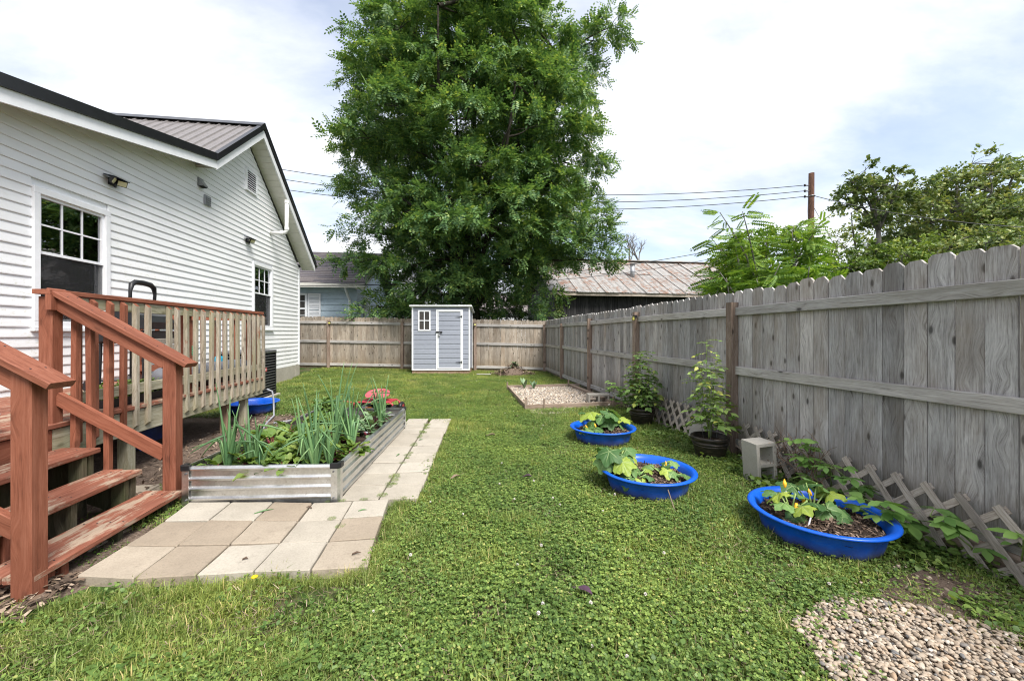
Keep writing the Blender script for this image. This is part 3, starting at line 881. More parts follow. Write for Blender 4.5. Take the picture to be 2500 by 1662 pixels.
POOLS = [(1.79, 4.76), (1.61, 3.24), (2.345, 2.325)]
POTS = [(2.70, 5.58), (2.68, 3.95)]
PEBBLE_POLY = [(1.50, 1.62), (1.72, 1.70), (2.0, 1.73), (2.25, 1.58), (2.45, 1.38), (2.9, 1.1), (2.9, .5), (1.2, .5), (1.36, 1.15), (1.45, 1.40)]
SOIL_STRIP = [(2.02, 1.80), (2.30, 1.92), (2.62, 2.05), (2.80, 1.75), (2.6, 1.55), (2.35, 1.66), (2.1, 1.74)]
def in_poly(x, y, P):
    c = False; j = len(P) - 1
    for i in range(len(P)):
        if (P[i][1] > y) != (P[j][1] > y) and x < (P[j][0] - P[i][0]) * (y - P[i][1]) / (P[j][1] - P[i][1] + 1e-12) + P[i][0]: c = not c
        j = i
    return c
def blocked(x, y, m=0.0):
    if -2.07 - m < x < -0.47 + m and 2.28 - m < y < 3.25: return True
    e = (y - 3.2) * 0.068
    if -0.93 < x - e < -0.29 + m and 3.17 < y < 6.1 + m: return True
    if -2.1 < x - (y - 3.3) * .08 < -0.85 and 3.2 < y < 5.75: return True
    for px, py in POOLS:
        if math.hypot(x - px, y - py) < 0.30: return True
    for px, py in POTS:
        if math.hypot(x - px, y - py) < 0.13: return True
    if 1.2 < x < 2.98 and 6.82 < y < 9.4: return True
    if in_poly(x, y, PEBBLE_POLY): return True
    if -1.55 < x < 0.5 and y > 13.02 - (x + .5) * .0: return True
    if x < -2.45 and 2.0 < y < 6.9: return True
    if x < -4.72: return True
    if -4.6 < x < -3.75 and 8.2 < y < 9.2: return True
    if x > 3.03: return True
    if x < -2.15 and 2.12 < y < 2.9: return True
    if -2.15 <= x < -1.95 and 2.15 < y < 2.6: return True
    return False

def lawn_plants():
    r = random.Random(3)
    P, I, A, S = [], [], [], []
    def put(kind, x, y, s):
        lo, hi = KIND[kind]
        P.append((x, y, gz(x, y) + 0.018 * mnoise.noise((x * .9, y * .9, 0)) - 0.012)); I.append(r.randrange(lo, hi)); A.append(r.uniform(0, 6.283)); S.append(s)
    y = 0.9
    while y < 14.9:
        step = 0.105 if y < 4 else (0.125 if y < 7 else 0.165)
        x = -4.7
        while x < 3.05:
            px, py = x + r.uniform(-.5, .5) * step, y + r.uniform(-.5, .5) * step
            x += step
            if abs(px) > 1.75 * py + 0.8 and py < 4: continue
            if blocked(px, py, .03): continue
            n1 = mnoise.noise((px * .8, py * .8, 5)); n2 = mnoise.noise((px * 1.9, py * 1.9, 9)); n3 = mnoise.noise((px * 2.6, py * 2.6, 17))
            # bare, thin places
            thin = n3 + 0.35 * n2
            lf = min(max((.25 - px + .5 * n2) / .9, 0), 1) * min(max((2.75 - py + .3 * n2) / .4, 0), 1)
            left = r.random() < lf
            if thin > (0.16 if left else 0.31) and r.random() < 0.75:
                if r.random() < .6: put('dry', px, py, r.uniform(.8, 1.2))
                if r.random() < .4: put('grass', px, py, r.uniform(.35, .6))
                continue
            if in_poly(px, py, SOIL_STRIP) and r.random() < .8:
                if r.random() < .4: put('dry', px, py, 1)
                continue
            s = r.uniform(.8, 1.2)
            cl = 0.55 + 0.9 * n1 - 0.06 * max(0, py - 5)
            if left: cl -= 0.8
            if px > 2.45 and py < 6.3 and min(math.hypot(px - a, py - b) for a, b in POTS) > .42:
                k = 'cover' if r.random() < .30 else 'weeds'
            else:
                q = r.random()
                if q < cl * .8: k = 'clover'
                elif q < cl * .8 + .28: k = 'weeds'
                else: k = 'grass'
            put(k, px, py, s * (0.8 if k == 'cover' else 1))
            if r.random() < (.22 if left else .06) + .22 * max(0, n2): put('tall', px, py, r.uniform(.35, .75))
            if r.random() < .03 and py < 8: put('rosette', px, py, r.uniform(.5, .85))
            if r.random() < .04: put('dry', px, py, 1)
            if k == 'clover' and r.random() < (.11 if n1 > -.1 else .05): put('blossom', px, py, r.uniform(.6, .95))
        y += step
    # taller fringe along the paver edges, bed, pools and fence feet
    for _ in range(170):
        t = r.random()
        c = r.choice([('p', t), ('w', t), ('f', t), ('s', t), ('b', t)])
        if c[0] == 'p': x, y = -2.0 + 1.6 * t, 2.25 + r.uniform(-.05, .04)
        elif c[0] == 'w': y = 3.2 + 2.9 * t; x = -0.27 + (y - 3.2) * .068 + r.uniform(-.01, .06)
        elif c[0] == 'f': y = 2.3 + 4.2 * t; x = 2.9 + r.uniform(-.25, .08)
        elif c[0] == 's': x, y = -1.6 + 2.1 * t, 12.95 + r.uniform(-.05, .05)
        else: x, y = -.44 + r.uniform(-.02, .06), 2.3 + .9 * t
        put('tall', x, y, r.uniform(.3, .6))
        if c[0] == 'f' and t < .5: put('cover', x, y, r.uniform(.5, .9))
    for px, py in POOLS:
        for k in range(16):
            a = r.uniform(0, 6.28); put(r.choice(['weeds', 'tall', 'clover']), px + .36 * math.cos(a), py + .36 * math.sin(a), r.uniform(.5, .8))
    # weeds creeping out of the paver joints
    for _ in range(26):
        yy = r.uniform(3.2, 6.0); xx = -0.585 + (yy - 3.2) * .068 + r.gauss(0, .012)
        put('weeds', xx, yy, r.uniform(.12, .32)); P[-1] = (xx, yy, 0.043)
    for _ in range(7):
        xx, yy = r.choice([(r.uniform(-1.0, -.4), 3.22), (r.uniform(-.9, -.5), 2.92), (-.78 + r.gauss(0, .02), r.uniform(2.55, 2.95))])
        put('weeds', xx, yy, r.uniform(.10, .2)); P[-1] = (xx, yy, 0.045)
    me = bpy.data.meshes.new('lawn_points')
    me.from_pydata(P, [], [])
    me.attributes.new('pick', 'INT', 'POINT').data.foreach_set('value', I)
    me.attributes.new('turn', 'FLOAT', 'POINT').data.foreach_set('value', A)
    me.attributes.new('size', 'FLOAT', 'POINT').data.foreach_set('value', S)
    o = add('lawn_grass', me)
    tag(o, 'low clover, grass and weeds covering the lawn', 'grass', kind='stuff')
    ng = bpy.data.node_groups.new('lawn_scatter', 'GeometryNodeTree')
    ng.interface.new_socket('Geometry', in_out='INPUT', socket_type='NodeSocketGeometry')
    ng.interface.new_socket('Geometry', in_out='OUTPUT', socket_type='NodeSocketGeometry')
    N = ng.nodes; L = ng.links
    gi = N.new('NodeGroupInput'); go = N.new('NodeGroupOutput')
    ci = N.new('GeometryNodeCollectionInfo')
    ci.inputs['Collection'].default_value = SRC
    ci.inputs['Separate Children'].default_value = True
    ci.inputs['Reset Children'].default_value = True
    ip = N.new('GeometryNodeInstanceOnPoints')
    ip.inputs['Pick Instance'].default_value = True
    def attr(name, typ):
        a = N.new('GeometryNodeInputNamedAttribute'); a.data_type = typ; a.inputs['Name'].default_value = name
        return a.outputs['Attribute']
    cx = N.new('ShaderNodeCombineXYZ'); L.new(attr('turn', 'FLOAT'), cx.inputs['Z'])
    er = N.new('FunctionNodeEulerToRotation'); L.new(cx.outputs[0], er.inputs[0])
    cs = N.new('ShaderNodeCombineXYZ')
    sz = attr('size', 'FLOAT')
    for k in range(3): L.new(sz, cs.inputs[k])
    L.new(gi.outputs[0], ip.inputs['Points'])
    L.new(ci.outputs[0], ip.inputs['Instance'])
    L.new(attr('pick', 'INT'), ip.inputs['Instance Index'])
    L.new(er.outputs[0], ip.inputs['Rotation'])
    L.new(cs.outputs[0], ip.inputs['Scale'])
    L.new(ip.outputs[0], go.inputs[0])
    md = o.modifiers.new('scatter', 'NODES'); md.node_group = ng
lawn_plants()
# ------------------------------------------------------------------ white house
WX = -4.75           # face of the wall towards the yard
def rake_z(y):
    """top of the wall under the roof: low-slope wing, then the gable"""
    if y < 8.38: return 4.505 + (y - 8.2) * 0.222
    if y < 9.9: return 4.36 + (y - 8.2) * 0.80
    return 5.72 - (y - 9.9) * 0.80

H_Y0, H_Y1 = 1.6, 12.95
W1 = (5.21, 6.22, 1.39, 3.0)        # y0, y1, z0, z1 outer trim
W2 = (10.13, 11.16, 1.43, 3.02)

def house():
    h = empty('white_house', (WX, 8, 0), label='white vinyl-sided house with dark metal roof beside the deck', cat='house')
    # solid body behind the boards
    mb = MB()
    poly = [(WX - .02, H_Y0, .35), (WX - .02, H_Y1, .35), (WX - .02, H_Y1, rake_z(H_Y1) - .03), (WX - .02, 9.9, rake_z(9.9) - .03), (WX - .02, 8.2, rake_z(8.2) - .03), (WX - .02, H_Y0, rake_z(H_Y0) - .03)]
    # wall with two window openings, as strips
    def strip(y0, y1, z0=None, z1=None):
        a = .35 if z0 is None else z0
        ys = [y0] + [k for k in (8.2, 8.38, 9.9) if y0 < k < y1] + [y1]
        for p, q in zip(ys[:-1], ys[1:]):
            zp = rake_z(p) - .03 if z1 is None else z1; zq = rake_z(q) - .03 if z1 is None else z1
            mb.prism([(WX - .02, p, a), (WX - .02, q, a), (WX - .02, q, zq), (WX - .02, p, zp)], (-.12, 0, 0))
    strip(H_Y0, W1[0]); strip(W1[1], W2[0]); strip(W2[1], H_Y1)
    for w in (W1, W2):
        strip(w[0], w[1], None, w[2]); strip(w[0], w[1], w[3], None)
    mb.build('wall', M_['vinyl'], h)
    mb = MB().box((-11.0, H_Y1 - .12, .35), (WX - .14, H_Y1 - .02, 3.1))
    mb.build('end_wall', M_['vinyl'], h)
    mb = MB().prism([(-11.0, H_Y1 + .02, -.2), (WX + .012, H_Y1 + .02, -.2), (WX + .012, H_Y1 + .02, .40), (-11.0, H_Y1 + .02, .40)], (0, -.3, 0))
    mb.box((WX - .3, H_Y0, -.2), (WX + .01, H_Y1 - .29, .40))
    mb.build('foundation', M_['foundation'], h)
    # siding boards, one object per course and stretch
    exp = 0.113
    z = .38
    k = 0
    while z < 5.7:
        zt = z + exp
        # the interval of y where the course lies under the rake
        lo, hi = H_Y0, H_Y1
        ok = [y for y in np.arange(H_Y0, H_Y1 + .001, .01) if rake_z(y) > z + .012]
        if not ok: break
        lo, hi = ok[0], ok[-1]
        spans = [(lo, hi)]
        for w in (W1, W2):
            if z < w[3] - .02 and zt > w[2] + .02:
                ns = []
                for a, b in spans:
                    if w[0] > a and w[1] < b: ns += [(a, w[0]), (w[1], b)]
                    else: ns.append((a, b))
                spans = ns
        cut = []
        for a, b in spans:
            q = a; nxt = H_Y0 + ((k * 1.37) % 3.6)
            while nxt < b - .5:
                if nxt > q + .5: cut.append((q, nxt)); q = nxt
                nxt += 3.6
            cut.append((q, b))
        for a, b in cut:
            mb = MB(); jut = random.uniform(0, .0025)
            def top(y): return min(zt + .012, rake_z(y) - .002)
            ys = sorted({a, b, *[q for q in (8.2, 8.38, 9.9) if a < q < b]})
            # points where the top edge starts to follow the rake
            for q in np.arange(a, b, .02):
                if (rake_z(q) - .002 < zt + .012) != (rake_z(q + .02) - .002 < zt + .012): ys.append(min(q + .01, b))
            ys = sorted(set(ys))
            vs = []; fs = []
            for y in ys:
                t = top(y); s = (t - z) / (exp + .012)
                wv = jut + .0015 * mnoise.noise((y * 1.7, z * 9, 2))
                vs += [(WX - .018, y, z + .004), (WX + .010 + wv, y, z), (WX + .011 + wv, y, z + .012), (WX + .011 - .015 * s + wv, y, t), (WX - .018, y, t)]
            m = 5
            for i in range(len(ys) - 1):
                for j in range(m):
                    fs.append((i * m + j, (i + 1) * m + j, (i + 1) * m + (j + 1) % m, i * m + (j + 1) % m))
            fs.append(tuple(range(m))); fs.append(tuple((len(ys) - 1) * m + j for j in range(m - 1, -1, -1)))
            mb._add(vs, fs)
            mb.build('siding_board', M_['vinyl'], h)
        z = zt; k += 1
    mb = MB().box((WX - .07, H_Y1 - .055, .37), (WX + .026, H_Y1 + .012, rake_z(H_Y1) + .0))
    mb.build('corner_trim', M_['white'], h)
    # roof ------------------------------------------------------------
    OX = WX + .36        # edge of the overhang
    pk = (9.9, 6.0); va = (8.07, 4.53); nr = (1.2, 3.0); er = (13.25, 3.44)
    roof = empty('roof', (WX, 9.9, 4), parent=h)
    def edge(name, y0, z0, y1, z1, dz_lo, dz_hi, x0, x1, mat, par):
        mb = MB()
        mb.prism([(x0, y0, z0 + dz_lo), (x0, y1, z1 + dz_lo), (x0, y1, z1 + dz_hi), (x0, y0, z0 + dz_hi)], (x1 - x0, 0, 0))
        return mb.build(name, mat, par)
    # fascia boards
    edge('fascia', nr[0], nr[1], va[0], va[1], -.165, -.02, OX - .03, OX, M_['white'], roof)
    edge('fascia', va[0] + .005, va[1] + .005, pk[0], pk[1], -.19, -.02, OX - .03, OX + .002, M_['white'], roof)
    edge('fascia', pk[0], pk[1], er[0], er[1], -.19, -.02, OX - .03, OX + .002, M_['white'], roof)
    # black drip edge
    edge('edge_trim', nr[0], nr[1], va[0], va[1], -.018, .115, OX - .06, OX + .028, M_['black_metal'], roof)
    edge('edge_trim', va[0] - .02, va[1] - .01, pk[0], pk[1] + .03, -.018, .115, OX - .06, OX + .034, M_['black_metal'], roof)
    edge('edge_trim', pk[0], pk[1] + .03, er[0] + .05, er[1] - .03, -.018, .115, OX - .06, OX + .034, M_['black_metal'], roof)
    # soffit boards under the rakes
    def soffit(y0, z0, y1, z1, n, dz):
        for i in range(n):
            a, b = i / n, (i + .93) / n
            ya, yb = y0 + (y1 - y0) * a, y0 + (y1 - y0) * b
            za, zb = z0 + (z1 - z0) * a + dz, z0 + (z1 - z0) * b + dz
            MB().prism([(WX - .02, ya, za), (WX - .02, yb, zb), (WX - .02, yb, zb + .02), (WX - .02, ya, za + .02)], (OX - .035 - WX + .02, 0, 0)).build('soffit_board', M_['soffit'], roof)
        MB().prism([(WX - .02, y0, z0 + dz + .012), (WX - .02, y1, z1 + dz + .012), (WX - .02, y1, z1 + dz + .05), (WX - .02, y0, z0 + dz + .05)], (OX - .03 - WX + .02, 0, 0)).build('soffit_backing', M_['soffit'], roof)
    soffit(pk[0], pk[1], er[0], er[1], 26, -.165)
    soffit(va[0], va[1], pk[0], pk[1], 12, -.165)
    soffit(nr[0], nr[1], va[0], va[1], 30, -.045)
    # ribbed metal sheets
    XB = -12.0
    def sheets(y0, z0, y1, z1, dz):
        n = 12; wd = (OX - .05 - XB) / n
        for i in range(n):
            xa, xb = XB + i * wd, XB + (i + 1) * wd
            prof = []
            m = 3
            for j in range(m):
                p = xa + (xb - xa) * j / m; s = (xb - xa) / m
                prof += [(p, 0), (p + s * .07, .03), (p + s * .17, .03), (p + s * .24, 0), (p + s * .52, .0), (p + s * .56, .008), (p + s * .62, .008), (p + s * .66, 0)]
            prof.append((xb, 0))
            vs = [(x, y0, z0 + dz + e) for x, e in prof] + [(x, y1, z1 + dz + e) for x, e in prof]
            q = len(prof)
            MB()._add(vs, [(j, j + 1, q + j + 1, q + j) for j in range(q - 1)]).build('roof_sheet', M_['roof_metal'], roof)
    sheets(va[0], va[1], pk[0], pk[1], .085)
    sheets(er[0], er[1], pk[0], pk[1], .085)
    sheets(nr[0], nr[1], va[0], va[1], .105)
    MB().prism([(OX + .03, pk[0] - .16, pk[1] + .03), (OX + .03, pk[0], pk[1] + .16), (OX + .03, pk[0] + .16, pk[1] + .03)], (XB - OX - .03, 0, 0)).build('ridge_cap', M_['black_metal'], roof)
    MB().tube([(OX + .02, er[0] + .06, er[1] - .02), (XB, er[0] + .06, er[1] - .02)], .055, 10).build('gutter', M_['black_metal'], roof)
    # windows --------------------------------------------------------
    def window(w, cols):
        y0, y1, z0, z1 = w
        wi = empty('window', (WX, (y0 + y1) / 2, z0), parent=h)
        fw = .075
        X0, X1 = WX - .07, WX + .032
        for a in ((y0, y0 + fw, z0 + fw, z1 - fw), (y1 - fw, y1, z0 + fw, z1 - fw), (y0, y1, z1 - fw, z1), (y0, y1, z0, z0 + fw)):
            bevel(MB().box((X0, a[0], a[2]), (X1, a[1], a[3])).build('frame', M_['white'], wi), .004)
        MB().box((X0, y0 - .02, z0 - .035), (X1 + .02, y1 + .02, z0 - .002)).build('sill', M_['white'], wi)
        zm = z0 + (z1 - z0) * .53
        # sashes
        for (za, zb, dx, up) in ((zm, z1 - fw, 0.0, True), (z0 + fw, zm + .03, -.022, False)):
            t = .034; xs0, xs1 = WX - .035 + dx, WX + .004 + dx
            ya, yb = y0 + fw, y1 - fw
            for a in ((ya, ya + t, za + t, zb - t), (yb - t, yb, za + t, zb - t), (ya, yb, zb - t, zb), (ya, yb, za, za + t)):
                MB().box((xs0, a[0], a[2]), (xs1, a[1], a[3])).build('sash', M_['white'], wi)
            MB().box((WX - .022 + dx, ya + t - .004, za + t - .004), (WX - .018 + dx, yb - t + .004, zb - t + .004)).build('pane', M_['glass'], wi)
            for i in range(1, cols):
                y = ya + t + (yb - ya - 2 * t) * i / cols
                fo = 0 if up else -.014
                MB().box((WX - .0175 + dx + fo, y - .010, za + t), (WX - .009 + dx + fo, y + .010, zb - t)).build('muntin', M_['white'], wi)
            if up:
                zc = (za + zb) / 2
                MB().box((WX - .0172 + dx, ya + t, zc - .010), (WX - .0085 + dx, yb - t, zc + .010)).build('muntin', M_['white'], wi)
        MB().box((WX - .010, y0 + fw + .005, z0 + fw + .005), (WX - .009, y1 - fw - .005, zm)).build('insect_screen', M_['screen'], wi)
        # dim room with a drawn-back curtain
        mb = MB()
        xb = WX - 1.2
        vs = [(WX - .075, y0 + .01, z0 + .01), (WX - .075, y1 - .01, z0 + .01), (WX - .075, y1 - .01, z1 - .01), (WX - .075, y0 + .01, z1 - .01), (xb, y0 - .6, z0 - .6), (xb, y1 + .6, z0 - .6), (xb, y1 + .6, z1 + .3), (xb, y0 - .6, z1 + .3)]
        mb._add(vs, [(4, 5, 6, 7), (0, 4, 7, 3), (5, 1, 2, 6), (3, 7, 6, 2), (0, 1, 5, 4)])
        mb.build('room', M_['room'], wi)
        vs = []; fs = []
        n = 22
        for i in range(n + 1):
            y = y1 - .09 - .27 * i / n
            x = WX - .16 + .025 * math.sin(i * 1.5)
            vs += [(x, y, z0 + .02), (x, y, z1 - .05)]
        for i in range(n): fs.append((2 * i, 2 * i + 2, 2 * i + 3, 2 * i + 1))
        MB()._add(vs, fs).build('curtain', M_['curtain'], wi, smooth=True)
    window(W1, 3); window(W2, 3)
    # gable vent
    g = empty('gable_vent', (WX, 10.05, 4.58), parent=h)
    y0, y1, z0, z1 = 9.80, 10.30, 4.58, 5.09
    for a in ((y0, y0 + .04, z0 + .04, z1 - .04), (y1 - .04, y1, z0 + .04, z1 - .04), (y0, y1, z1 - .04, z1), (y0, y1, z0, z0 + .04)):
        MB().box((WX, a[0], a[2]), (WX + .045, a[1], a[3])).build('frame', M_['white'], g)
    MB().box((WX + .002, y0 + .02, z0 + .02), (WX + .018, y1 - .02, z1 - .02)).build('backing', M_['room'], g)
    for i in range(8):
        z = z0 + .06 + i * .051
        MB().prism([(WX + .018, y0 + .03, z + .028), (WX + .042, y0 + .03, z), (WX + .044, y0 + .03, z + .008), (WX + .02, y0 + .03, z + .036)], (0, y1 - y0 - .06, 0)).build('slat', M_['white'], g)
    # kitchen vent hood
    v = empty('vent_hood', (WX, 8.2, 4.1), parent=h)
    MB().box((WX + .01, 8.12, 4.05), (WX + .022, 8.28, 4.21)).build('flange', M_['grey_vent'], v)
    MB().prism([(WX + .02, 8.13, 4.20), (WX + .11, 8.13, 4.08), (WX + .11, 8.13, 4.06), (WX + .02, 8.13, 4.06)], (0, .13, 0)).build('hood', M_['grey_vent'], v)
    MB().box((WX + .03, 8.14, 4.045), (WX + .10, 8.25, 4.058)).build('flap', M_['room'], v)
    # square dryer vent
    v = empty('louvre_vent', (WX, 8.38, 3.85), parent=h)
    MB().box((WX + .01, 8.30, 3.77), (WX + .04, 8.48, 3.95)).build('frame', M_['grey_vent'], v)
    for i in range(4):
        z = 3.785 + i * .038
        MB().prism([(WX + .04, 8.32, z + .034), (WX + .055, 8.32, z), (WX + .04, 8.32, z)], (0, .14, 0)).build('slat', M_['grey_vent'], v)
    # service mast of white pipe under the overhang
    p = empty('service_pipe', (WX, 12, 4), parent=h)
    yp, xp = 11.0, WX + .42
    MB().tube([(WX, yp + .06, 3.90), (xp - .10, yp + .01, 3.90), (xp - .03, yp, 3.915), (xp, yp, 3.97), (xp, yp, 4.70)], .046, 12).build('pipe', M_['pvc'], p, smooth=True)
    MB().tube([(xp, yp, 4.66), (xp, yp, 4.74)], .056, 12).build('cap', M_['pvc'], p)
    MB().tube([(xp - .16, yp + .017, 3.90), (xp - .08, yp + .009, 3.90)], .056, 12).build('coupling', M_['pvc'], p)
    MB().tube([(xp, yp, 3.98), (xp, yp, 4.05)], .056, 12).build('coupling', M_['pvc'], p)
house()

# ------------------------------------------------------------------ flood lamps on the wall
def flood(y, z, label):
    l = empty('solar_flood_lamp', (WX + .012, y, z), label=label, cat='lamp', group='solar lamps on the house wall')
    B = Matrix.Translation((WX + .012, y, z)) @ Matrix.Scale(.8, 4)
    MB().box((0, -.05, -.06), (.04, .05, .06)).build('mount', M_['black'], l, B)
    MB().box((-.005, -.16, .075), (.17, .16, .088), Matrix.Rotation(R(12), 4, 'Y')).build('solar_panel', M_['solar'], l, B)
    for s in (-1, 1):
        Mh = B @ Matrix.Translation((.11, s * .09, .0)) @ Matrix.Rotation(R(-28 * s), 4, 'Z') @ Matrix.Rotation(R(28), 4, 'Y')
        o = bevel(MB().box((-.03, -.075, -.055), (.012, .075, .055)).build('lamp_head', M_['black'], l, Mh), .006)
        MB().box((.0125, -.062, -.043), (.017, .062, .043)).build('led_plate', M_['lamp_cell'], o, Mh)
    MB().tube([(.07, 0, -.10), (.07, 0, -.04)], [.018, .026], 10).build('sensor', M_['black'], l, B)
flood(6.24, 3.42, 'black twin-head solar flood lamp above the large window')
flood(9.86, 3.44, 'small black twin-head flood lamp left of the second window')
# ------------------------------------------------------------------ wooden deck with steps
def deck():
    d = empty('wooden_deck', (-3.8, 4, 0), label='raised wooden deck with red steps, handrails and grey balusters', cat='deck')
    DZ = 0.66; DY0, DY1 = 0.6, 6.62
    red, worn, grey, bare = M_['red'], M_['red_worn'], M_['baluster'], M_['bare']
    # floor boards
    n = 12; w = (4.70 - 2.93) / n
    for i in range(n):
        x = -4.70 + w * (i + .5)
        bar('floor_board', (x, DY0, DZ - .017), (x, DY1, DZ - .017), .034, w - .006, worn, d)
    # frame
    bar('rim_joist', (-2.97, 3.39, .51), (-2.97, DY1, .51), .215, .038, bare, d)
    bar('rim_joist', (-2.97, DY0, .51), (-2.97, 3.385, .51), .215, .038, red, d)
    bar('rim_joist', (-4.68, DY1 - .02, .51), (-2.992, DY1 - .02, .51), .215, .038, bare, d)
    for i in range(6):
        y = 1.2 + i * .95
        bar('joist', (-4.68, y, .52), (-2.995, y, .52), .19, .038, bare, d)
    for x, y, m in ((-3.035, 4.17, bare), (-3.05, 5.80, M_['shed_base']), (-3.045, 6.25, bare), (-4.3, 4.2, bare), (-4.3, 6.3, bare), (-3.05, 2.2, bare)):
        bar('leg', (x, y, -.05), (x, y, .62), .09, .09, m, d, up=(1, 0, 0))
    # corner post and railing
    bar('post', (-3.0, 3.432, -.03), (-3.0, 3.432, 1.60), .09, .09, red, d, up=(1, 0, 0), ch=.006)
    bar('rail_cap', (-3.0, 3.36, 1.634), (-3.0, DY1 + .02, 1.634), .036, .115, red, d)
    bar('top_rail', (-2.978, 3.49, 1.565), (-2.978, DY1, 1.565), .088, .038, bare, d)
    bar('bottom_rail', (-2.978, 3.49, .815), (-2.978, DY1, .815), .088, .038, bare, d)
    bar('post', (-3.03, DY1 - .06, .60), (-3.03, DY1 - .06, 1.61), .085, .085, red, d, up=(1, 0, 0))
    bar('post', (-3.045, 5.0, .66), (-3.045, 5.0, 1.61), .085, .085, red, d, up=(1, 0, 0))
    def baluster(x, y, z0, z1, m, nx=1, ny=0):
        # square picket with slanted ends
        L = z1 - z0; a = .019; s = .035
        vs = []
        for (px, py) in ((-a, -a), (a, -a), (a, a), (-a, a)):
            o = px * nx + py * ny
            vs.append((px, py, 0 if o < 0 else s))
        for (px, py) in ((-a, -a), (a, -a), (a, a), (-a, a)):
            o = px * nx + py * ny
            vs.append((px, py, L if o < 0 else L - s))
        mb = MB()._add(vs, [(3, 2, 1, 0), (0, 1, 5, 4), (1, 2, 6, 5), (2, 3, 7, 6), (3, 0, 4, 7)])
        mb.m = 1; mb._add([vs[k] for k in (4, 5, 6, 7)], [(0, 1, 2, 3)])
        tw = random.uniform(-.012, .012)
        mb.build('baluster', [m, red], d, Matrix.Translation((x, y, z0)) @ Matrix.Rotation(tw, 4, 'X') @ Matrix.Rotation(random.uniform(-.05, .05), 4, 'Z'))
    ys = [3.57, 3.72, 3.86, 4.0] + [4.143, 4.286, 4.584, 4.706, 4.849, 4.994, 5.134, 5.291, 5.433, 5.593, 5.743, 5.888, 6.03, 6.18, 6.325, 6.47, 6.61]
    for i, y in enumerate(ys):
        baluster(-2.938, y, .445, 1.612, red if i < 4 else grey)
    # far-end railing back to the house
    yb = DY1 - .02
    bar('rail_cap', (-4.66, yb, 1.634), (-3.065, yb, 1.634), .036, .115, red, d)
    bar('top_rail', (-4.66, yb - .03, 1.565), (-3.08, yb - .03, 1.565), .088, .038, red, d)
    bar('bottom_rail', (-4.66, yb - .03, .815), (-3.08, yb - .03, .815), .088, .038, red, d)
    for i in range(10):
        baluster(-4.55 + i * .152, yb + .012, .45, 1.61, red, 0, 1)
    bar('post', (-4.64, yb - .01, .66), (-4.64, yb - .01, 1.61), .085, .085, red, d, up=(1, 0, 0))
    # steps
    for k, (x0, z) in enumerate(((-2.925, .475), (-2.645, .300), (-2.365, .125))):
        for j in range(2):
            xc = x0 + .070 + j * .142
            y0, y1 = 2.30 + random.uniform(-.01, .01), 3.415 - .02 * j
            bar('tread', (xc, y0, z - .019), (xc, y1, z - .019), .037, .139, worn, d, ch=.006)
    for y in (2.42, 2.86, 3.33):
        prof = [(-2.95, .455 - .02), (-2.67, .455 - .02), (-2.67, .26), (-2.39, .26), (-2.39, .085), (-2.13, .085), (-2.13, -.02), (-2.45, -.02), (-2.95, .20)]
        MB().prism([(x, y, z) for x, z in prof], (0, .04, 0)).build('stringer', red if y < 2.5 else M_['mossy_shaded'], d)
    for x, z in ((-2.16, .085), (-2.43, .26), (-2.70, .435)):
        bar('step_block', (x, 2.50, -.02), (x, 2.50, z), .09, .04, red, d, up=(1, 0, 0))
        bar('step_block', (x, 3.28, -.02), (x, 3.28, z), .09, .04, M_['mossy_shaded'], d, up=(1, 0, 0))
    # stair posts and handrails
    bar('stair_post', (-2.13, 2.33, -.05), (-2.13, 2.33, 1.145), .092, .092, red, d, up=(1, 0, 0), ch=.007)
    bar('stair_post', (-2.19, 3.45, -.05), (-2.19, 3.45, 1.155), .092, .092, red, d, up=(1, 0, 0), ch=.007)
    for (y, x1, xa) in ((3.445, -2.055, -2.985), (2.325, -1.985, -3.3)):
        s = -.61
        z1 = 1.080 if y > 3 else 1.068
        za = z1 + (xa - x1) * s
        up = Vector((.61, 0, 1)).normalized()
        bar('handrail', (xa, y, za), (x1, y, z1), .036, .140, red, d, up=up, ch=.005)
        yb_ = y - .02
        bar('handrail_support', (xa + .01, yb_, za - .078), (x1 - .16, yb_, z1 - .078 + .16 * .61), .092, .038, red, d, up=up)
        bar('lower_rail', (xa + .02, y - .005, .835 + (xa + 2.965) * s), (x1 - .18, y - .005, .835 + (x1 - .18 + 2.965) * s), .092, .038, red, d, up=up)
    for x, z0 in ((-2.887, .43), (-2.778, .43), (-2.663, .245)):
        zt = 1.08 + (x + 2.055) * -.61 - .03
        baluster(x, 3.487, z0, zt, red, 0, 1)
    bar('rail_block', (-2.955, 3.40, 1.50), (-2.955, 3.40, 1.615), .04, .085, red, d, up=(1, 0, 0))
    # screw heads are too small to show; the red skirt board behind the steps is not
    bar('skirt_board', (-2.943, 2.30, .30), (-2.943, 3.37, .30), .20, .02, red, d)
deck()

def deck_screws():
    d = bpy.data.objects['wooden_deck']
    me = MB().lathe([(0, .0012), (.0045, .0012), (.005, 0)], 8).mesh('screw', M_['black'])
    for k, (x0, z) in enumerate(((-2.925, .475), (-2.645, .300), (-2.365, .125))):
        for j in range(2):
            for y in (2.44, 2.88, 3.34):
                for e in (-.035, .035):
                    add('screw', me, d, Matrix.Translation((x0 + .070 + j * .142 + e, y + random.uniform(-.01, .01), z)))
    up = Vector((.61, 0, 1)).normalized()
    for (y, x1, z1) in ((3.445, -2.055, 1.080), (2.325, -1.985, 1.068)):
        for x in (-2.10, -2.28, -2.5, -2.72, -2.88):
            for e in (-.035, .04):
                p = Vector((x, y + e, z1 + (x - x1) * -.61)) + up * .0182
                add('screw', me, d, Matrix.Translation(p) @ basis(up, (0, 1, 0)).to_4x4())
deck_screws()

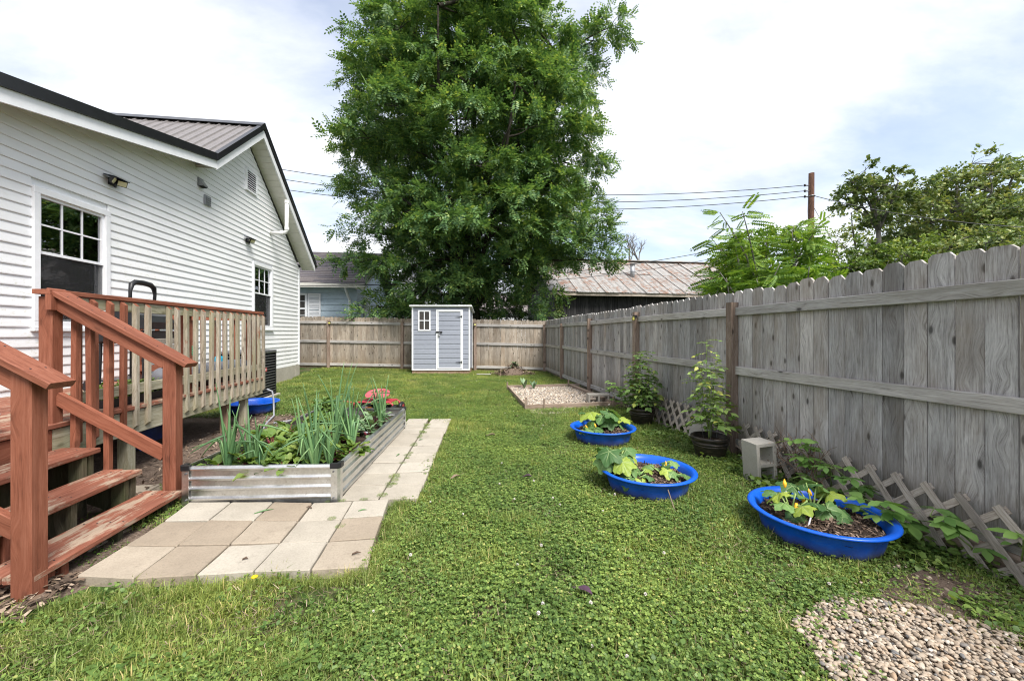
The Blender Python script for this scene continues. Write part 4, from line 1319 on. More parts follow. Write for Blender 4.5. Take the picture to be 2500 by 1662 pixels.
# ------------------------------------------------------------------ things on and under the deck
def grill():
    g = empty('barbecue_grill', (-3.85, 5.45, .66), label='black barbecue grill with arched handle standing on the deck', cat='grill')
    B = Matrix.Translation((-3.85, 5.45, .66)) @ Matrix.Rotation(R(8), 4, 'Z')
    # the grill's long side lies along the local Y axis
    for sx in (-.2, .2):
        for sy in (-.27, .27):
            MB().tube([(sx * 1.05, sy * 1.05, 0), (sx, sy, .58)], .016, 8).build('leg', M_['grill'], g, B)
    MB().box((-.23, -.31, .12), (.23, .31, .135)).build('lower_shelf', M_['grill'], g, B)
    bevel(MB().box((-.26, -.32, .55), (.26, .32, .70)).build('firebox', M_['grill'], g, B), .03, 2)
    prof = [(-.26, .72), (.26, .72), (.255, .80), (.20, .88), (.10, .93), (-.10, .93), (-.20, .88), (-.255, .80)]
    MB().prism([(x, -.32, z) for x, z in prof], (0, .64, 0)).build('hood', M_['grill'], g, B)
    hd = MB().tube([(.05, -.23, .88), (.06, -.245, 1.16), (.06, -.22, 1.24), (.06, -.15, 1.272), (.06, 0, 1.28), (.06, .15, 1.272), (.06, .22, 1.24), (.06, .245, 1.16), (.05, .23, .88)], [.016, .018, .028, .032, .032, .032, .028, .018, .016], 8)
    hd.build('handle', M_['black'], g, B, smooth=True)
    for i in range(3):
        bar('side_shelf_slat', (B @ Vector((.30, -.42, .42 + i * .075))), (B @ Vector((.30, .30, .42 + i * .075))), .068, .018, M_['lattice'], g)
    MB().tube([(.29, -.45, .36), (.29, .35, .36)], .02, 8).build('front_bar', M_['grill'], g, B)
    for sy in (-.37, .37):
        MB().tube([(-.22, sy - .02, .08), (-.22, sy + .02, .08)], .08, 16).build('wheel', M_['black'], g, B)
grill()

def seedlings():
    t = empty('seedling_tray', (-3.18, 4.35, .66), label='black tray of green seedlings on the deck behind the balusters', cat='planter')
    mb = MB()
    mb.box((-3.30, 4.02, .66), (-3.06, 4.72, .672))
    for a in ((-3.30, 4.02, -3.29, 4.72), (-3.07, 4.02, -3.06, 4.72), (-3.29, 4.02, -3.07, 4.03), (-3.29, 4.71, -3.07, 4.72)):
        mb.box((a[0], a[1], .672), (a[2], a[3], .735))
    mb.build('tray', M_['black'], t)
    MB().box((-3.29, 4.03, .672), (-3.07, 4.71, .715)).build('soil', M_['soil'], t)
    r = np.random.default_rng(8)
    parts = []
    for k in range(24):
        x, y = r.uniform(-3.28, -3.08), r.uniform(4.04, 4.70)
        V, F = broad(26, r, .055, .045, 0, .13, .38, .5)
        parts.append((V + np.array([x, y, .72]), F))
    V, F = join(parts)
    add('seedlings', np_mesh('seedlings', V, F, M_['weed']), t)
seedlings()

def fabric_roll():
    t = empty('fabric_roll', (-3.2, 5.7, .66), label='long rolled black landscape fabric lying on the deck floor', cat='roll')
    pts = [(-3.19 + .006 * math.sin(i * 1.7), 4.85 + i * .15, .85 + .004 * math.cos(i * 2.1)) for i in range(12)]
    MB().tube(pts, [.10 + .005 * math.sin(i * 2.3) for i in range(12)], 16).build('roll', M_['grey_pipe'], t, smooth=True)
    # second roll that carries it
    pts = [(-3.20, 4.8 + i * .15, .735) for i in range(13)]
    MB().tube(pts, [.072 + .003 * math.sin(i * 1.3) for i in range(13)], 14).build('inner_roll', M_['black'], t, smooth=True)
fabric_roll()

def bowl():
    o = MB().lathe([(.0, .0), (.085, .0), (.095, .012), (.135, .13), (.142, .132), (.138, .126), (.098, .018), (0, .012)], 28).build('metal_bowl', M_['steel'], M=Matrix.Translation((-3.12, 3.02, .66)), smooth=True)
    tag(o, 'round steel bowl standing on the deck by the top step', 'bowl')
bowl()

def hvac():
    x0, x1, y0, y1, z0, z1 = -4.55, -3.80, 8.35, 9.12, .05, .98
    h = empty('air_conditioner', ((x0 + x1) / 2, (y0 + y1) / 2, 0), label='dark grey air conditioner unit with louvred sides behind the deck', cat='air conditioner')
    MB().box((x0 - .06, y0 - .06, -.03), (x1 + .06, y1 + .06, .05)).build('pad', M_['foundation'], h)
    MB().box((x0 + .03, y0 + .03, z0), (x1 - .03, y1 - .03, z1 - .04)).build('core', M_['room'], h)
    bevel(MB().box((x0 - .01, y0 - .01, z1 - .06), (x1 + .01, y1 + .01, z1)).build('top_panel', M_['dark_steel'], h), .015, 2)
    for px in (x0 + .02, x1 - .02):
        for py in (y0 + .02, y1 - .02):
            MB().box((px - .022, py - .022, z0), (px + .022, py + .022, z1 - .06)).build('corner_post', M_['black'], h)
    for i in range(15):
        z = z0 + .03 + i * .056
        MB().box((x1 - .022, y0 + .04, z), (x1 + .002, y1 - .04, z + .014)).build('louvre', M_['dark_steel'], h)
        MB().box((x0 + .04, y0 - .002, z), (x1 - .04, y0 + .022, z + .014)).build('louvre', M_['dark_steel'], h)
    MB().box((x1 + .0025, y0 + .12, .56), (x1 + .006, y0 + .34, .63)).build('badge', M_['red_label'], h)
    for i in range(2):
        MB().box((x1 + .0062, y0 + .15, .578 + i * .022), (x1 + .0072, y0 + .31, .588 + i * .022)).build('badge_text', M_['white_label'], h)
hvac()

# grey conduit dropping from the deck end to the bed
o = MB().tube([(-2.93, 6.70, .46), (-2.86, 6.72, .42), (-2.84, 6.72, .30), (-2.83, 6.71, .04), (-2.75, 6.3, .022), (-2.5, 5.5, .022), (-2.3, 5.0, .024), (-2.2, 4.85, .1)], .014, 8).build('garden_pipe', M_['grey_pipe'], smooth=True)
tag(o, 'thin grey water pipe running from the deck end to the metal bed', 'pipe')
o = MB().tube([(-2.62, 6.2, .03), (-2.3, 6.45, .03), (-2.0, 6.7, .03)], .016, 8).build('pipe_offcut', M_['grey_pipe'], smooth=True)
tag(o, 'short piece of grey pipe lying on the earth behind the metal bed', 'pipe')
o = MB().tube([(-3.6 + .14 * math.cos(a * .5), 5.9 + .14 * math.sin(a * .5), 1.02 + .0035 * a) for a in range(40)], .011, 6).build('green_hose', M_['green_hose'], smooth=True)
o2 = MB().lathe([(0, 0), (.1, 0), (.1, .3), (0, .3)], 16).build('hose_stand', M_['black'], o, Matrix.Translation((-3.6, 5.9, .66)))
tag(o, 'coiled green garden hose on a black stand behind the balusters', 'hose')
o = MB().lathe([(0, 0), (.05, 0), (.056, .10), (.058, .30), (.05, .33), (.02, .34), (.02, .37), (0, .37)], 18).build('watering_bottle', M_['cyan_plastic'], M=Matrix.Translation((-3.42, 6.35, .66)), smooth=True)
tag(o, 'turquoise plastic bottle on the deck near its far end', 'bottle')
# ------------------------------------------------------------------ pavers
def paver(corners, parent, z0=-.02, z1=.05, mat='paver'):
    """a concrete slab on four ground points, edges slightly chipped and chamfered"""
    c = Vector((sum(p[0] for p in corners) / 4, sum(p[1] for p in corners) / 4, 0))
    q = [Vector((p[0], p[1], 0)) - c for p in corners]
    q = [v - v.normalized() * .006 for v in q]
    dz = random.uniform(-.006, .004)
    tx, ty = random.uniform(-.012, .012), random.uniform(-.012, .012)
    vs = []
    per = []
    for i in range(4):
        a, b = q[i], q[(i + 1) % 4]
        per.append(a + (b - a) * .02)
        for k in (1, 2, 3, 4):
            p = a + (b - a) * (k / 5)
            per.append(p + p.normalized() * random.uniform(-.0025, .001))
        per.append(a + (b - a) * .98)
    m = len(per)
    def h(p): return tx * p.x + ty * p.y
    for p in per: vs.append((p.x, p.y, z0))
    for p in per: vs.append((p.x, p.y, z1 - .005 + dz + h(p)))
    for p in per:
        s = p - p.normalized() * .005
        vs.append((s.x, s.y, z1 + dz + h(p)))
    fs = [tuple(range(2 * m, 3 * m))]
    for i in range(m):
        j = (i + 1) % m
        fs.append((i, j, m + j, m + i)); fs.append((m + i, m + j, 2 * m + j, 2 * m + i))
    return MB()._add(vs, fs).build('paver', M_[mat], parent, Matrix.Translation(c))

pa = empty('patio', (-1.25, 2.8, 0), label='small patio of square beige concrete pavers before the steps', cat='patio', kind='structure')
rows = [
    [(-2.001, 2.418), (-1.68, 2.352), (-1.376, 2.339), (-1.087, 2.325), (-.788, 2.303), (-.484, 2.300)],
    [(-1.987, 2.719), (-1.672, 2.672), (-1.366, 2.640), (-1.070, 2.622), (-.785, 2.602), (-.505, 2.604)],
    [(-1.982, 3.032), (-1.682, 2.998), (-1.374, 2.955), (-1.074, 2.918), (-.783, 2.903), (-.508, 2.903)],
    [(-2.010, 3.345), (-1.69, 3.300), (-1.376, 3.262), (-1.08, 3.215), (-.785, 3.195), (-.515, 3.192)]]
for j in range(3):
    for i in range(5):
        paver([rows[j][i], rows[j][i + 1], rows[j + 1][i + 1], rows[j + 1][i]], pa, mat='walk_paver' if ('..WW.', '...W.', 'WW.WW')[j][i] == 'W' else 'paver')
for (x, y) in ((-2.36, 3.72), (-2.05, 3.74), (-2.67, 3.68), (-2.33, 2.9)):
    a = random.uniform(-.1, .1)
    paver([(x + .152 * (sx * math.cos(a) - sy * math.sin(a)), y + .152 * (sx * math.sin(a) + sy * math.cos(a))) for sx, sy in ((-1, -1), (1, -1), (1, 1), (-1, 1))], pa, z1=.028)
wk = empty('walkway', (-.5, 4.7, 0), label='two-paver-wide pale concrete walkway along the metal bed', cat='walkway', kind='structure')
ca, sa = math.cos(R(-3.9)), math.sin(R(-3.9))
for j in range(10):
    for i in range(2):
        gx = -.615 + .307 * i; gy = .293 * j
        g0 = random.uniform(-.004, .004)
        if j >= 7: g0 += .012 * (j - 6) * (0.4 if i else -.3)
        cs = []
        for sx, sy in ((0, 0), (.303, 0), (.303, .290), (0, .290)):
            lx, ly = gx + sx + g0, gy + sy
            cs.append((-.290 + lx * ca - ly * sa, 3.200 + lx * sa + ly * ca))
        paver(cs, wk, z1=.045, mat='walk_paver')

# ------------------------------------------------------------------ galvanised raised bed
BEDM = Matrix.Translation((-.905, 3.245, .02)) @ Matrix.Rotation(R(-5.0), 4, 'Z')     # origin at the near right corner, bed runs to -x and +y
BW, BL, BH = 1.15, 2.36, 0.30
def bed():
    b = empty('metal_raised_bed', M=BEDM, label='low galvanised corrugated steel garden bed planted with onions and beets', cat='garden bed')
    def panel(p, q, nrm):
        p, q = Vector(p), Vector(q); nrm = Vector(nrm)
        prof = []
        n = 4; ph = BH / n
        for i in range(n):
            z = i * ph
            prof += [(0, z), (0, z + ph * .52), (.012, z + ph * .62), (.014, z + ph * .78), (.010, z + ph * .90)]
        prof.append((0, BH))
        prof.append((-.014, BH + .002)); prof.append((-.014, BH - .012))
        vs = [p + nrm * a + Vector((0, 0, z)) for a, z in prof] + [q + nrm * a + Vector((0, 0, z)) for a, z in prof]
        m = len(prof)
        MB()._add(vs, [(j, j + 1, m + j + 1, m + j) for j in range(m - 1)]).build('side_panel', M_['galv'], b)
    panel((-BW + .03, 0, 0), (-.03, 0, 0), (0, -1, 0))
    panel((0, .03, 0), (0, BL - .03, 0), (1, 0, 0))
    panel((-.03, BL, 0), (-BW + .03, BL, 0), (0, 1, 0))
    panel((-BW, BL - .03, 0), (-BW, .03, 0), (-1, 0, 0))
    for x, y, sx, sy in ((0, 0, 1, -1), (0, BL, 1, 1), (-BW, 0, -1, -1), (-BW, BL, -1, 1)):
        mb = MB()
        o = .015
        pts = [(x - sx * .05, y + sy * o), (x + sx * (o - .018), y + sy * o), (x + sx * o, y + sy * (o - .018)), (x + sx * o, y - sy * .05)]
        mb.prism([(p[0], p[1], 0) for p in pts] + [(pts[3][0] - sx * .004, pts[3][1], 0), (pts[2][0] - sx * .004, pts[2][1] , 0), (pts[1][0], pts[1][1] - sy * .004, 0), (pts[0][0], pts[0][1] - sy * .004, 0)], (0, 0, BH))
        mb.build('corner_post', M_['galv'], b)
        mb = MB()
        o = .022
        pts = [(x - sx * .056, y + sy * o), (x + sx * (o - .02), y + sy * o), (x + sx * o, y + sy * (o - .02)), (x + sx * o, y - sy * .056), (x - sx * .01, y - sy * .056), (x - sx * .01, y - sy * .01), (x - sx * .056, y - sy * .01)]
        mb.prism([(p[0], p[1], BH - .028) for p in pts], (0, 0, .038))
        mb.build('corner_cap', M_['black'], b)
        for z in (.05, .25):
            MB().tube([(x - sx * .03, y + sy * .016, z), (x - sx * .03, y + sy * .024, z)], .007, 8).build('bolt', M_['dark_steel'], b)
    # soil
    n = 26
    vs = []; fs = []
    for j in range(n + 1):
        for i in range(n // 2 + 1):
            x = -BW + .004 + (BW - .008) * i / (n // 2); y = .004 + (BL - .008) * j / n
            vs.append((x, y, .20 + .03 * mnoise.noise((x * 4, y * 4, 0))))
    m = n // 2 + 1
    for j in range(n):
        for i in range(m - 1): fs.append((j * m + i, j * m + i + 1, (j + 1) * m + i + 1, (j + 1) * m + i))
    MB()._add(vs, fs).build('soil', M_['soil'], b, smooth=True)
bed()

# ------------------------------------------------------------------ plants in the bed
def onion_mesh(name, rng, n=9, hgt=.45, floppy=.25):
    """hollow leaves rising from one white neck, some folded over"""
    mb = MB()
    for k in range(n):
        a = rng.uniform(0, 6.283); L = hgt * rng.uniform(.55, 1.1)
        lean = rng.uniform(.03, .22)
        dx, dy = math.cos(a), math.sin(a)
        pts = [(0, 0, 0)]; fold = rng.random() < floppy
        r0 = rng.uniform(.0105, .017)
        x = y = z = 0.0
        seg = 7; el = math.pi / 2 - lean
        rs = [r0]
        for s in range(1, seg + 1):
            if fold and s == 5: el -= rng.uniform(1.3, 2.2)
            elif fold and s > 5: el -= .12
            else: el -= rng.uniform(0, .05)
            st = L / seg
            x += dx * math.cos(el) * st; y += dy * math.cos(el) * st; z += math.sin(el) * st
            pts.append((x, y, z)); rs.append(r0 * (1.05 - .92 * (s / seg) ** 1.6))
        mb.tube(pts, rs, 6)
    return mb.mesh(name, M_['onion'], True)

def bed_pt(x, y, z=.2): return BEDM @ Vector((x, y, z))
r = random.Random(4)
onion_spots = [(-.90, .12, .48, 13), (-.80, .24, .42, 11), (-.97, .30, .34, 9), (-.68, .16, .30, 7), (-.22, .10, .46, 14), (-.33, .16, .42, 12), (-.13, .17, .40, 11), (-.42, .34, .30, 8),
               (-.30, .70, .58, 13), (-.20, .82, .60, 12), (-.12, .66, .44, 10), (-.42, 1.0, .36, 9), (-.10, 1.55, .34, 12), (-.16, 1.9, .38, 12), (-.30, 2.12, .40, 10), (-.60, .95, .46, 10)]
for k, (x, y, hh, n) in enumerate(onion_spots):
    o = add('onion_plant', onion_mesh('onion_leaves', r, max(6, int(n * .8)), hh * 1.42, .42 if k < 12 else .5), None, Matrix.Translation(bed_pt(x, y)))
    where = 'in the front left corner' if k < 4 else ('in the front right corner' if k < 8 else ('beside the walkway panel' if k < 12 else ('at the far end' if k < 15 else 'in the middle')))
    tag(o, 'green onion clump %s of the metal bed' % where, 'onion', 'onions %s of the metal bed' % where)

def crinkle_leaf(L, W, rng, cup=.25, wave=.08, lobes=0):
    """a leaf blade on a grid, along +Y, crinkled; returns V, F (quads)"""
    nu, nv = 8, 5
    V = []
    ph = rng.uniform(0, 6)
    for i in range(nu + 1):
        u = i / nu
        w = W * (math.sin(math.pi * min(1, u * .92 + .06)) ** .7)
        if lobes: w *= 1 + .28 * math.sin(u * lobes * 6.283)
        for j in range(nv):
            t = j / (nv - 1) * 2 - 1
            V.append((w * t * .5, L * u, -cup * L * u * u + .35 * W * abs(t) * .4 + wave * L * .5 * math.sin(u * 13 + ph + t * 2) * abs(t)))
    F = [(i * nv + j, i * nv + j + 1, (i + 1) * nv + j + 1, (i + 1) * nv + j) for i in range(nu) for j in range(nv - 1)]
    return np.array(V), np.array(F)

def beet_mesh(rng, n=11, size=.16, mat='beet'):
    parts = []; mb = MB()
    for k in range(n):
        a = rng.uniform(0, 6.283); el = rng.uniform(.35, 1.25)
        d = Vector((math.cos(a) * math.cos(el), math.sin(a) * math.cos(el), math.sin(el)))
        sl = size * rng.uniform(.5, 1.1)
        p = d * sl
        mb.tube([(0, 0, 0), tuple(d * sl * .5), tuple(p)], [.005, .004, .003], 5)
        V, F = crinkle_leaf(size * rng.uniform(.75, 1.25), size * rng.uniform(.5, .75), rng)
        dd = (d + Vector((0, 0, -.45))).normalized()
        Rm = frames(np.array([tuple(dd)]))[0]
        parts.append((V @ Rm.T + np.array(p), F))
    V, F = join(parts)
    return np_mesh('beet_leaves', V, F, M_[mat], True), mb.mesh('beet_stalks', M_['beet_stem'], True)

beet_spots = [(-.62, .12), (-.50, .22), (-.74, .34), (-.56, .42), (-.86, .50), (-.38, .50), (-.68, .62), (-.5, .72), (-.88, .76), (-.98, .62), (-.72, .92), (-1.0, .16), (-.40, .86), (-.9, 1.08), (-.68, 1.2), (-.48, 1.22), (-.45, .08), (-.62, .28), (-.08, .40), (-.06, .55), (-.20, .45), (-.30, .95), (-.95, .92), (-1.02, .45), (-1.0, .75), (-.80, 1.35), (-1.0, 1.25), (-.55, 1.45), (-.62, .52), (-.78, .18), (-.36, .30), (-.22, .30), (-1.02, 1.05), (-.52, 1.02)]
for k, (x, y) in enumerate(beet_spots):
    lm, sm = beet_mesh(r, r.randrange(13, 19), r.uniform(.085, .13))
    t = empty('beet_plant', M=Matrix.Translation(bed_pt(x, y, .21)) @ Matrix.Rotation(r.uniform(0, 6), 4, 'Z'), label='crinkled green beet plant with dark red stalks growing between the onion clumps', cat='beet', group='beets in the metal bed')
    add('leaves', lm, t); add('stalks', sm, t)
# pale kale and a bushy parsley further back
for k, (x, y, s) in enumerate(((-.30, 1.28, .10), (-.18, 1.42, .11), (-.34, 1.55, .10), (-.22, 1.72, .12), (-.42, 1.85, .10), (-.14, 1.18, .09), (-.36, 1.38, .09))):
    lm, sm = beet_mesh(r, 12, s, 'kale')
    t = empty('kale_plant', M=Matrix.Translation(bed_pt(x, y, .21)), label='small grey-green kale seedling beside the long walkway panel of the bed', cat='kale', group='kale in the metal bed')
    add('leaves', lm, t); add('stalks', sm, t)
rr = np.random.default_rng(21)
V, F = broad(420, rr, .16, .05, .0, .30, .5, .5)
o = add('parsley_plant', np_mesh('parsley', V, F, M_['weed']), None, Matrix.Translation(bed_pt(-.80, 1.78, .21)))
tag(o, 'bushy bright green parsley at the back of the metal bed', 'herb')
V, F = broad(200, rr, .14, .085, .0, .18, .5, .5)
o = add('chard_plant', np_mesh('chard', V, F, M_['beet']), None, Matrix.Translation(bed_pt(-.72, 1.42, .21)))
tag(o, 'pale green leafy chard in the middle of the metal bed', 'chard')
o = MB().tube([bed_pt(-1.02, .9, .225), bed_pt(-1.0, 1.3, .232), bed_pt(-.5, 1.34, .235), bed_pt(-.06, 1.22, .235), bed_pt(-.05, 1.6, .232)], .012, 8).build('soaker_hose', M_['grey_pipe'], smooth=True)
tag(o, 'grey soaker hose lying across the soil of the metal bed', 'hose')

# fallen onion leaves and bits on the pavers
for k, (x, y, a, L) in enumerate(((-1.42, 3.06, .5, .12), (-1.05, 3.10, 2.7, .05), (-.70, 3.0, .2, .06), (-.62, 4.3, 1.2, .07), (-.45, 4.9, .2, .05), (-1.2, 2.45, .1, .03), (-.6, 2.42, .2, .05))):
    o = MB().tube([(x, y, .054), (x + L * .5 * math.cos(a), y + L * .5 * math.sin(a) + .008, .058), (x + L * math.cos(a), y + L * math.sin(a), .055)], [.004, .006, .001], 6).build('onion_clipping', M_['onion'] if k != 1 and k < 5 else M_['chips'], smooth=True)
    tag(o, ['green onion leaf lying on the middle patio paver', 'small dark twig on the tan patio paver', 'thin leaf blade on the patio near the walkway', 'thin leaf blade lying on the walkway', 'short leaf blade on the outer walkway paver', 'tiny dark twig on the front row of the patio', 'small dark twig on the front right patio paver'][k], 'leaf', 'bits lying on the pavers')

# ------------------------------------------------------------------ red rolling garden seat
def garden_seat():
    G = Matrix.Translation((-1.33, 7.02, 0)) @ Matrix.Rotation(R(-12), 4, 'Z') @ Matrix.Diagonal((.98, .95, .66, 1))
    g = empty('garden_seat_cart', M=G, label='red rolling garden seat with tractor-style seat behind the metal bed', cat='garden cart')
    # moulded tractor seat
    n, m = 32, 7
    vs = [(0, 0, .40)]; fs = []
    for j in range(1, m + 1):
        t = j / m
        for i in range(n):
            a = 2 * math.pi * i / n
            rx = .21 * t; ry = .17 * t * (1.0 if math.sin(a) > 0 else .82)
            x, y = rx * math.cos(a), ry * math.sin(a)
            z = .40 + .09 * t ** 3 * (0.45 + .75 * max(0, math.sin(a))) + .012 * math.cos(2 * a) * t + .42 * y
            vs.append((x, y, z))
    for i in range(n): fs.append((0, 1 + i, 1 + (i + 1) % n))
    for j in range(m - 1):
        for i in range(n):
            if j == 4 and i in (4, 6, 8, 10, 12): continue
            a, b = 1 + j * n + i, 1 + j * n + (i + 1) % n
            fs.append((a, a + n, b + n, b))
    s = MB()._add(vs, fs).build('seat', M_['red_pink'], g, smooth=True)
    md = s.modifiers.new('thick', 'SOLIDIFY'); md.thickness = .012
    MB().tube([(0, 0, .14), (0, 0, .40)], .022, 10).build('seat_post', M_['black'], g)
    MB().cbox((0, 0, .375), (.20, .14, .02)).build('seat_bracket', M_['black'], g)
    # frame: looped tubes
    for sy in (-.17, .17):
        MB().tube([(-.33, sy, .10), (-.33, sy, .24), (-.28, sy, .285), (.28, sy, .285), (.33, sy, .24), (.33, sy, .10)], .017, 8).build('frame_tube', M_['red_plastic'], g, smooth=True)
    MB().box((-.28, -.15, .268), (.28, .15, .280)).build('frame_deck', M_['red_plastic'], g)
    mb = MB().box((-.30, -.19, .08), (.30, .19, .095))
    for a in ((-.30, -.19, -.288, .19), (.288, -.19, .30, .19), (-.288, -.19, .288, -.178), (-.288, .178, .288, .19)): mb.box((a[0], a[1], .095), (a[2], a[3], .14))
    mb.build('tray', M_['black'], g)
    for sx in (-.36, .36):
        for sy in (-.20, .20):
            w = MB().lathe([(.03, -.03), (.095, -.03), (.11, -.015), (.11, .015), (.095, .03), (.03, .03)], 20).build('wheel', M_['black'], g, G @ Matrix.Translation((sx, sy, .11)) @ Matrix.Rotation(R(90), 4, 'Y'), smooth=True)
            MB().lathe([(0, -.032), (.05, -.032), (.055, 0), (.05, .032), (0, .032)], 14).build('hub', M_['red_plastic'], w, G @ Matrix.Translation((sx, sy, .11)) @ Matrix.Rotation(R(90), 4, 'Y'))
    MB().tube([(-.36, 0, .2), (-.55, 0, .26), (-.60, -.06, .27), (-.60, .06, .27)], .011, 8).build('pull_handle', M_['red_plastic'], g, smooth=True)
    MB().cbox((-.17, -.05, .15), (.10, .16, .09)).build('tool_pouch', M_['grey_pipe'], g)
    MB().cbox((-.10, -.12, .125), (.10, .05, .05)).build('trowel', M_['orange'], g)
garden_seat()
# ------------------------------------------------------------------ picket fences
_pk = {}
def picket_mesh(w, h, mat, var):
    key = (round(w, 3), round(h, 2), mat.name, var)
    if key in _pk: return _pk[key]
    rr = random.Random(var)
    c = .028 + rr.uniform(-.006, .008); t = .016
    # dog-eared top, edges a little ragged
    poly = [(-w / 2, 0), (w / 2, 0), (w / 2, h - c), (w / 2 - c, h + rr.uniform(-.004, .004)), (-w / 2 + c, h + rr.uniform(-.004, .004)), (-w / 2, h - c)]
    e = .002
    n = 6
    vs = [(x, -t / 2 + e, z) for x, z in poly] + [((abs(x) - .002) * (1 if x > 0 else -1), -t / 2, z) for x, z in poly]
    vs += [(x, t / 2, z) for x, z in poly]
    fs = [tuple(range(n, 2 * n)), tuple(range(3 * n - 1, 2 * n - 1, -1))]
    for i in range(n):
        j = (i + 1) % n
        fs.append((n + j, n + i, i, j)); fs.append((j, i, 2 * n + i, 2 * n + j))
    me = bpy.data.meshes.new('picket'); me.from_pydata(vs, [], [tuple(reversed(f)) for f in fs]); me.materials.append(mat)
    _pk[key] = me
    return me

def fence_run(fence, A, B, posts, mat, railmat, postmat, side, zA, zB, top=1.80, skip=None, post_h=1.66):
    """pickets from A to B on the far side of the rails; 'side' points to the yard"""
    A, B, side = Vector((*A, 0)), Vector((*B, 0)), Vector((*side, 0))
    d = (B - A); L = d.length; d.normalize()
    ang = math.atan2(d.y, d.x)
    s = 0.0; i = 0
    while s < L - .05:
        w = .139 + random.uniform(-.004, .003)
        p = A + d * (s + w / 2)
        z = zA + (zB - zA) * s / L
        hh = top + .006 * math.sin(s * 1.3) + random.uniform(-.012, .012) + (.05 * max(0.0, min(1.0, (4.6 - s) / 2.5)) if side.x < -.9 else 0)
        M = Matrix.Translation((p.x, p.y, z + .02)) @ Matrix.Rotation(ang, 4, 'Z') @ Matrix.Rotation(random.uniform(-.0016, .0016), 4, 'Y') @ Matrix.Rotation(random.uniform(-.008, .008), 4, 'Z') @ Matrix.Translation((0, random.uniform(-.0025, .0025), 0))
        if side.dot(Vector((-math.sin(ang), math.cos(ang), 0))) > 0: M = M @ Matrix.Rotation(math.pi, 4, 'Z')
        add('picket', picket_mesh(w, round(hh, 2) - .02, mat, random.randrange(5)), fence, M)
        s += w + random.choice([.003, .0035, .004, .0045, .005]); i += 1
    # rails between posts
    cuts = [0.0] + [t for t in posts if 0 < t < L] + [L]
    for a, b in zip(cuts[:-1], cuts[1:]):
        for zc, hgt in ((1.585, .09), (.945, .09), (.14, .09)):
            pa = A + d * (a + .045) + side * .030; pb = A + d * (b - .045) + side * .030
            za = zA + (zB - zA) * a / L + zc + random.uniform(-.012, .012); zb = zA + (zB - zA) * b / L + zc + random.uniform(-.012, .012)
            bar('rail', (pa.x, pa.y, za), (pb.x, pb.y, zb), hgt, .038, railmat, fence, ch=.004)
    for t in posts:
        p = A + d * t + side * .055
        z = zA + (zB - zA) * t / L
        bar('post', (p.x, p.y, z - .1), (p.x, p.y, z + post_h + random.uniform(-.02, .06)), .09, .09, postmat, fence, up=side, ch=.005)

FX = 3.06
fr = empty('side_fence', (FX, 6, 0), label='tall weathered grey wooden picket fence running along the side of the yard', cat='fence')
fence_run(fr, (FX, -0.9), (FX, 13.55), [2.50, 4.94, 7.33, 9.73, 12.17], M_['fence'], M_['rail'], M_['post'], (-1, 0), 0, -.03, post_h=1.645)
fb = empty('back_fence', (-1, 14.2, 0), label='tan weathered wooden picket fence across the back of the yard', cat='fence')
_bd = Vector((-5.55 - 3.06, 14.88 - 13.55)); _L = _bd.length
fence_run(fb, (3.06, 13.55), (-5.55, 14.88), [.06, 2.45, 4.98, 7.55, 8.6], M_['fence_far'], M_['rail'], M_['post'], (-.155, -.988), -.03, .13, top=1.79)

# small solar post light
def post_light(x, y, z, nx, ny, label):
    o = MB().box((-.035, -.02, -.04), (.035, .03, .0)).build('solar_post_light', M_['black'], None, Matrix.Translation((x, y, z)) @ Matrix.Rotation(math.atan2(ny, nx) - math.pi / 2, 4, 'Z'))
    MB().prism([(-.03, .03, -.005), (.03, .03, -.005), (.03, .055, -.06), (-.03, .055, -.06)], (0, -.02, -.015)).build('lens', M_['yellow_plastic'], o, WM[o.name])
    MB().box((-.04, -.02, .001), (.04, .05, .008)).build('solar_cell', M_['solar'], o, WM[o.name])
    tag(o, label, 'lamp', 'solar lights on the fence posts')
post_light(FX - .10, 6.36, 1.62, -1, 0, 'small yellow and black solar light on the reddish side fence post')
post_light(-4.35, 14.58, 1.72, 0, -1, 'tiny black solar light on the back fence post near the house')
post_light(.62, 13.80, 1.66, 0, -1, 'tiny black solar light on the back fence post right of the shed')

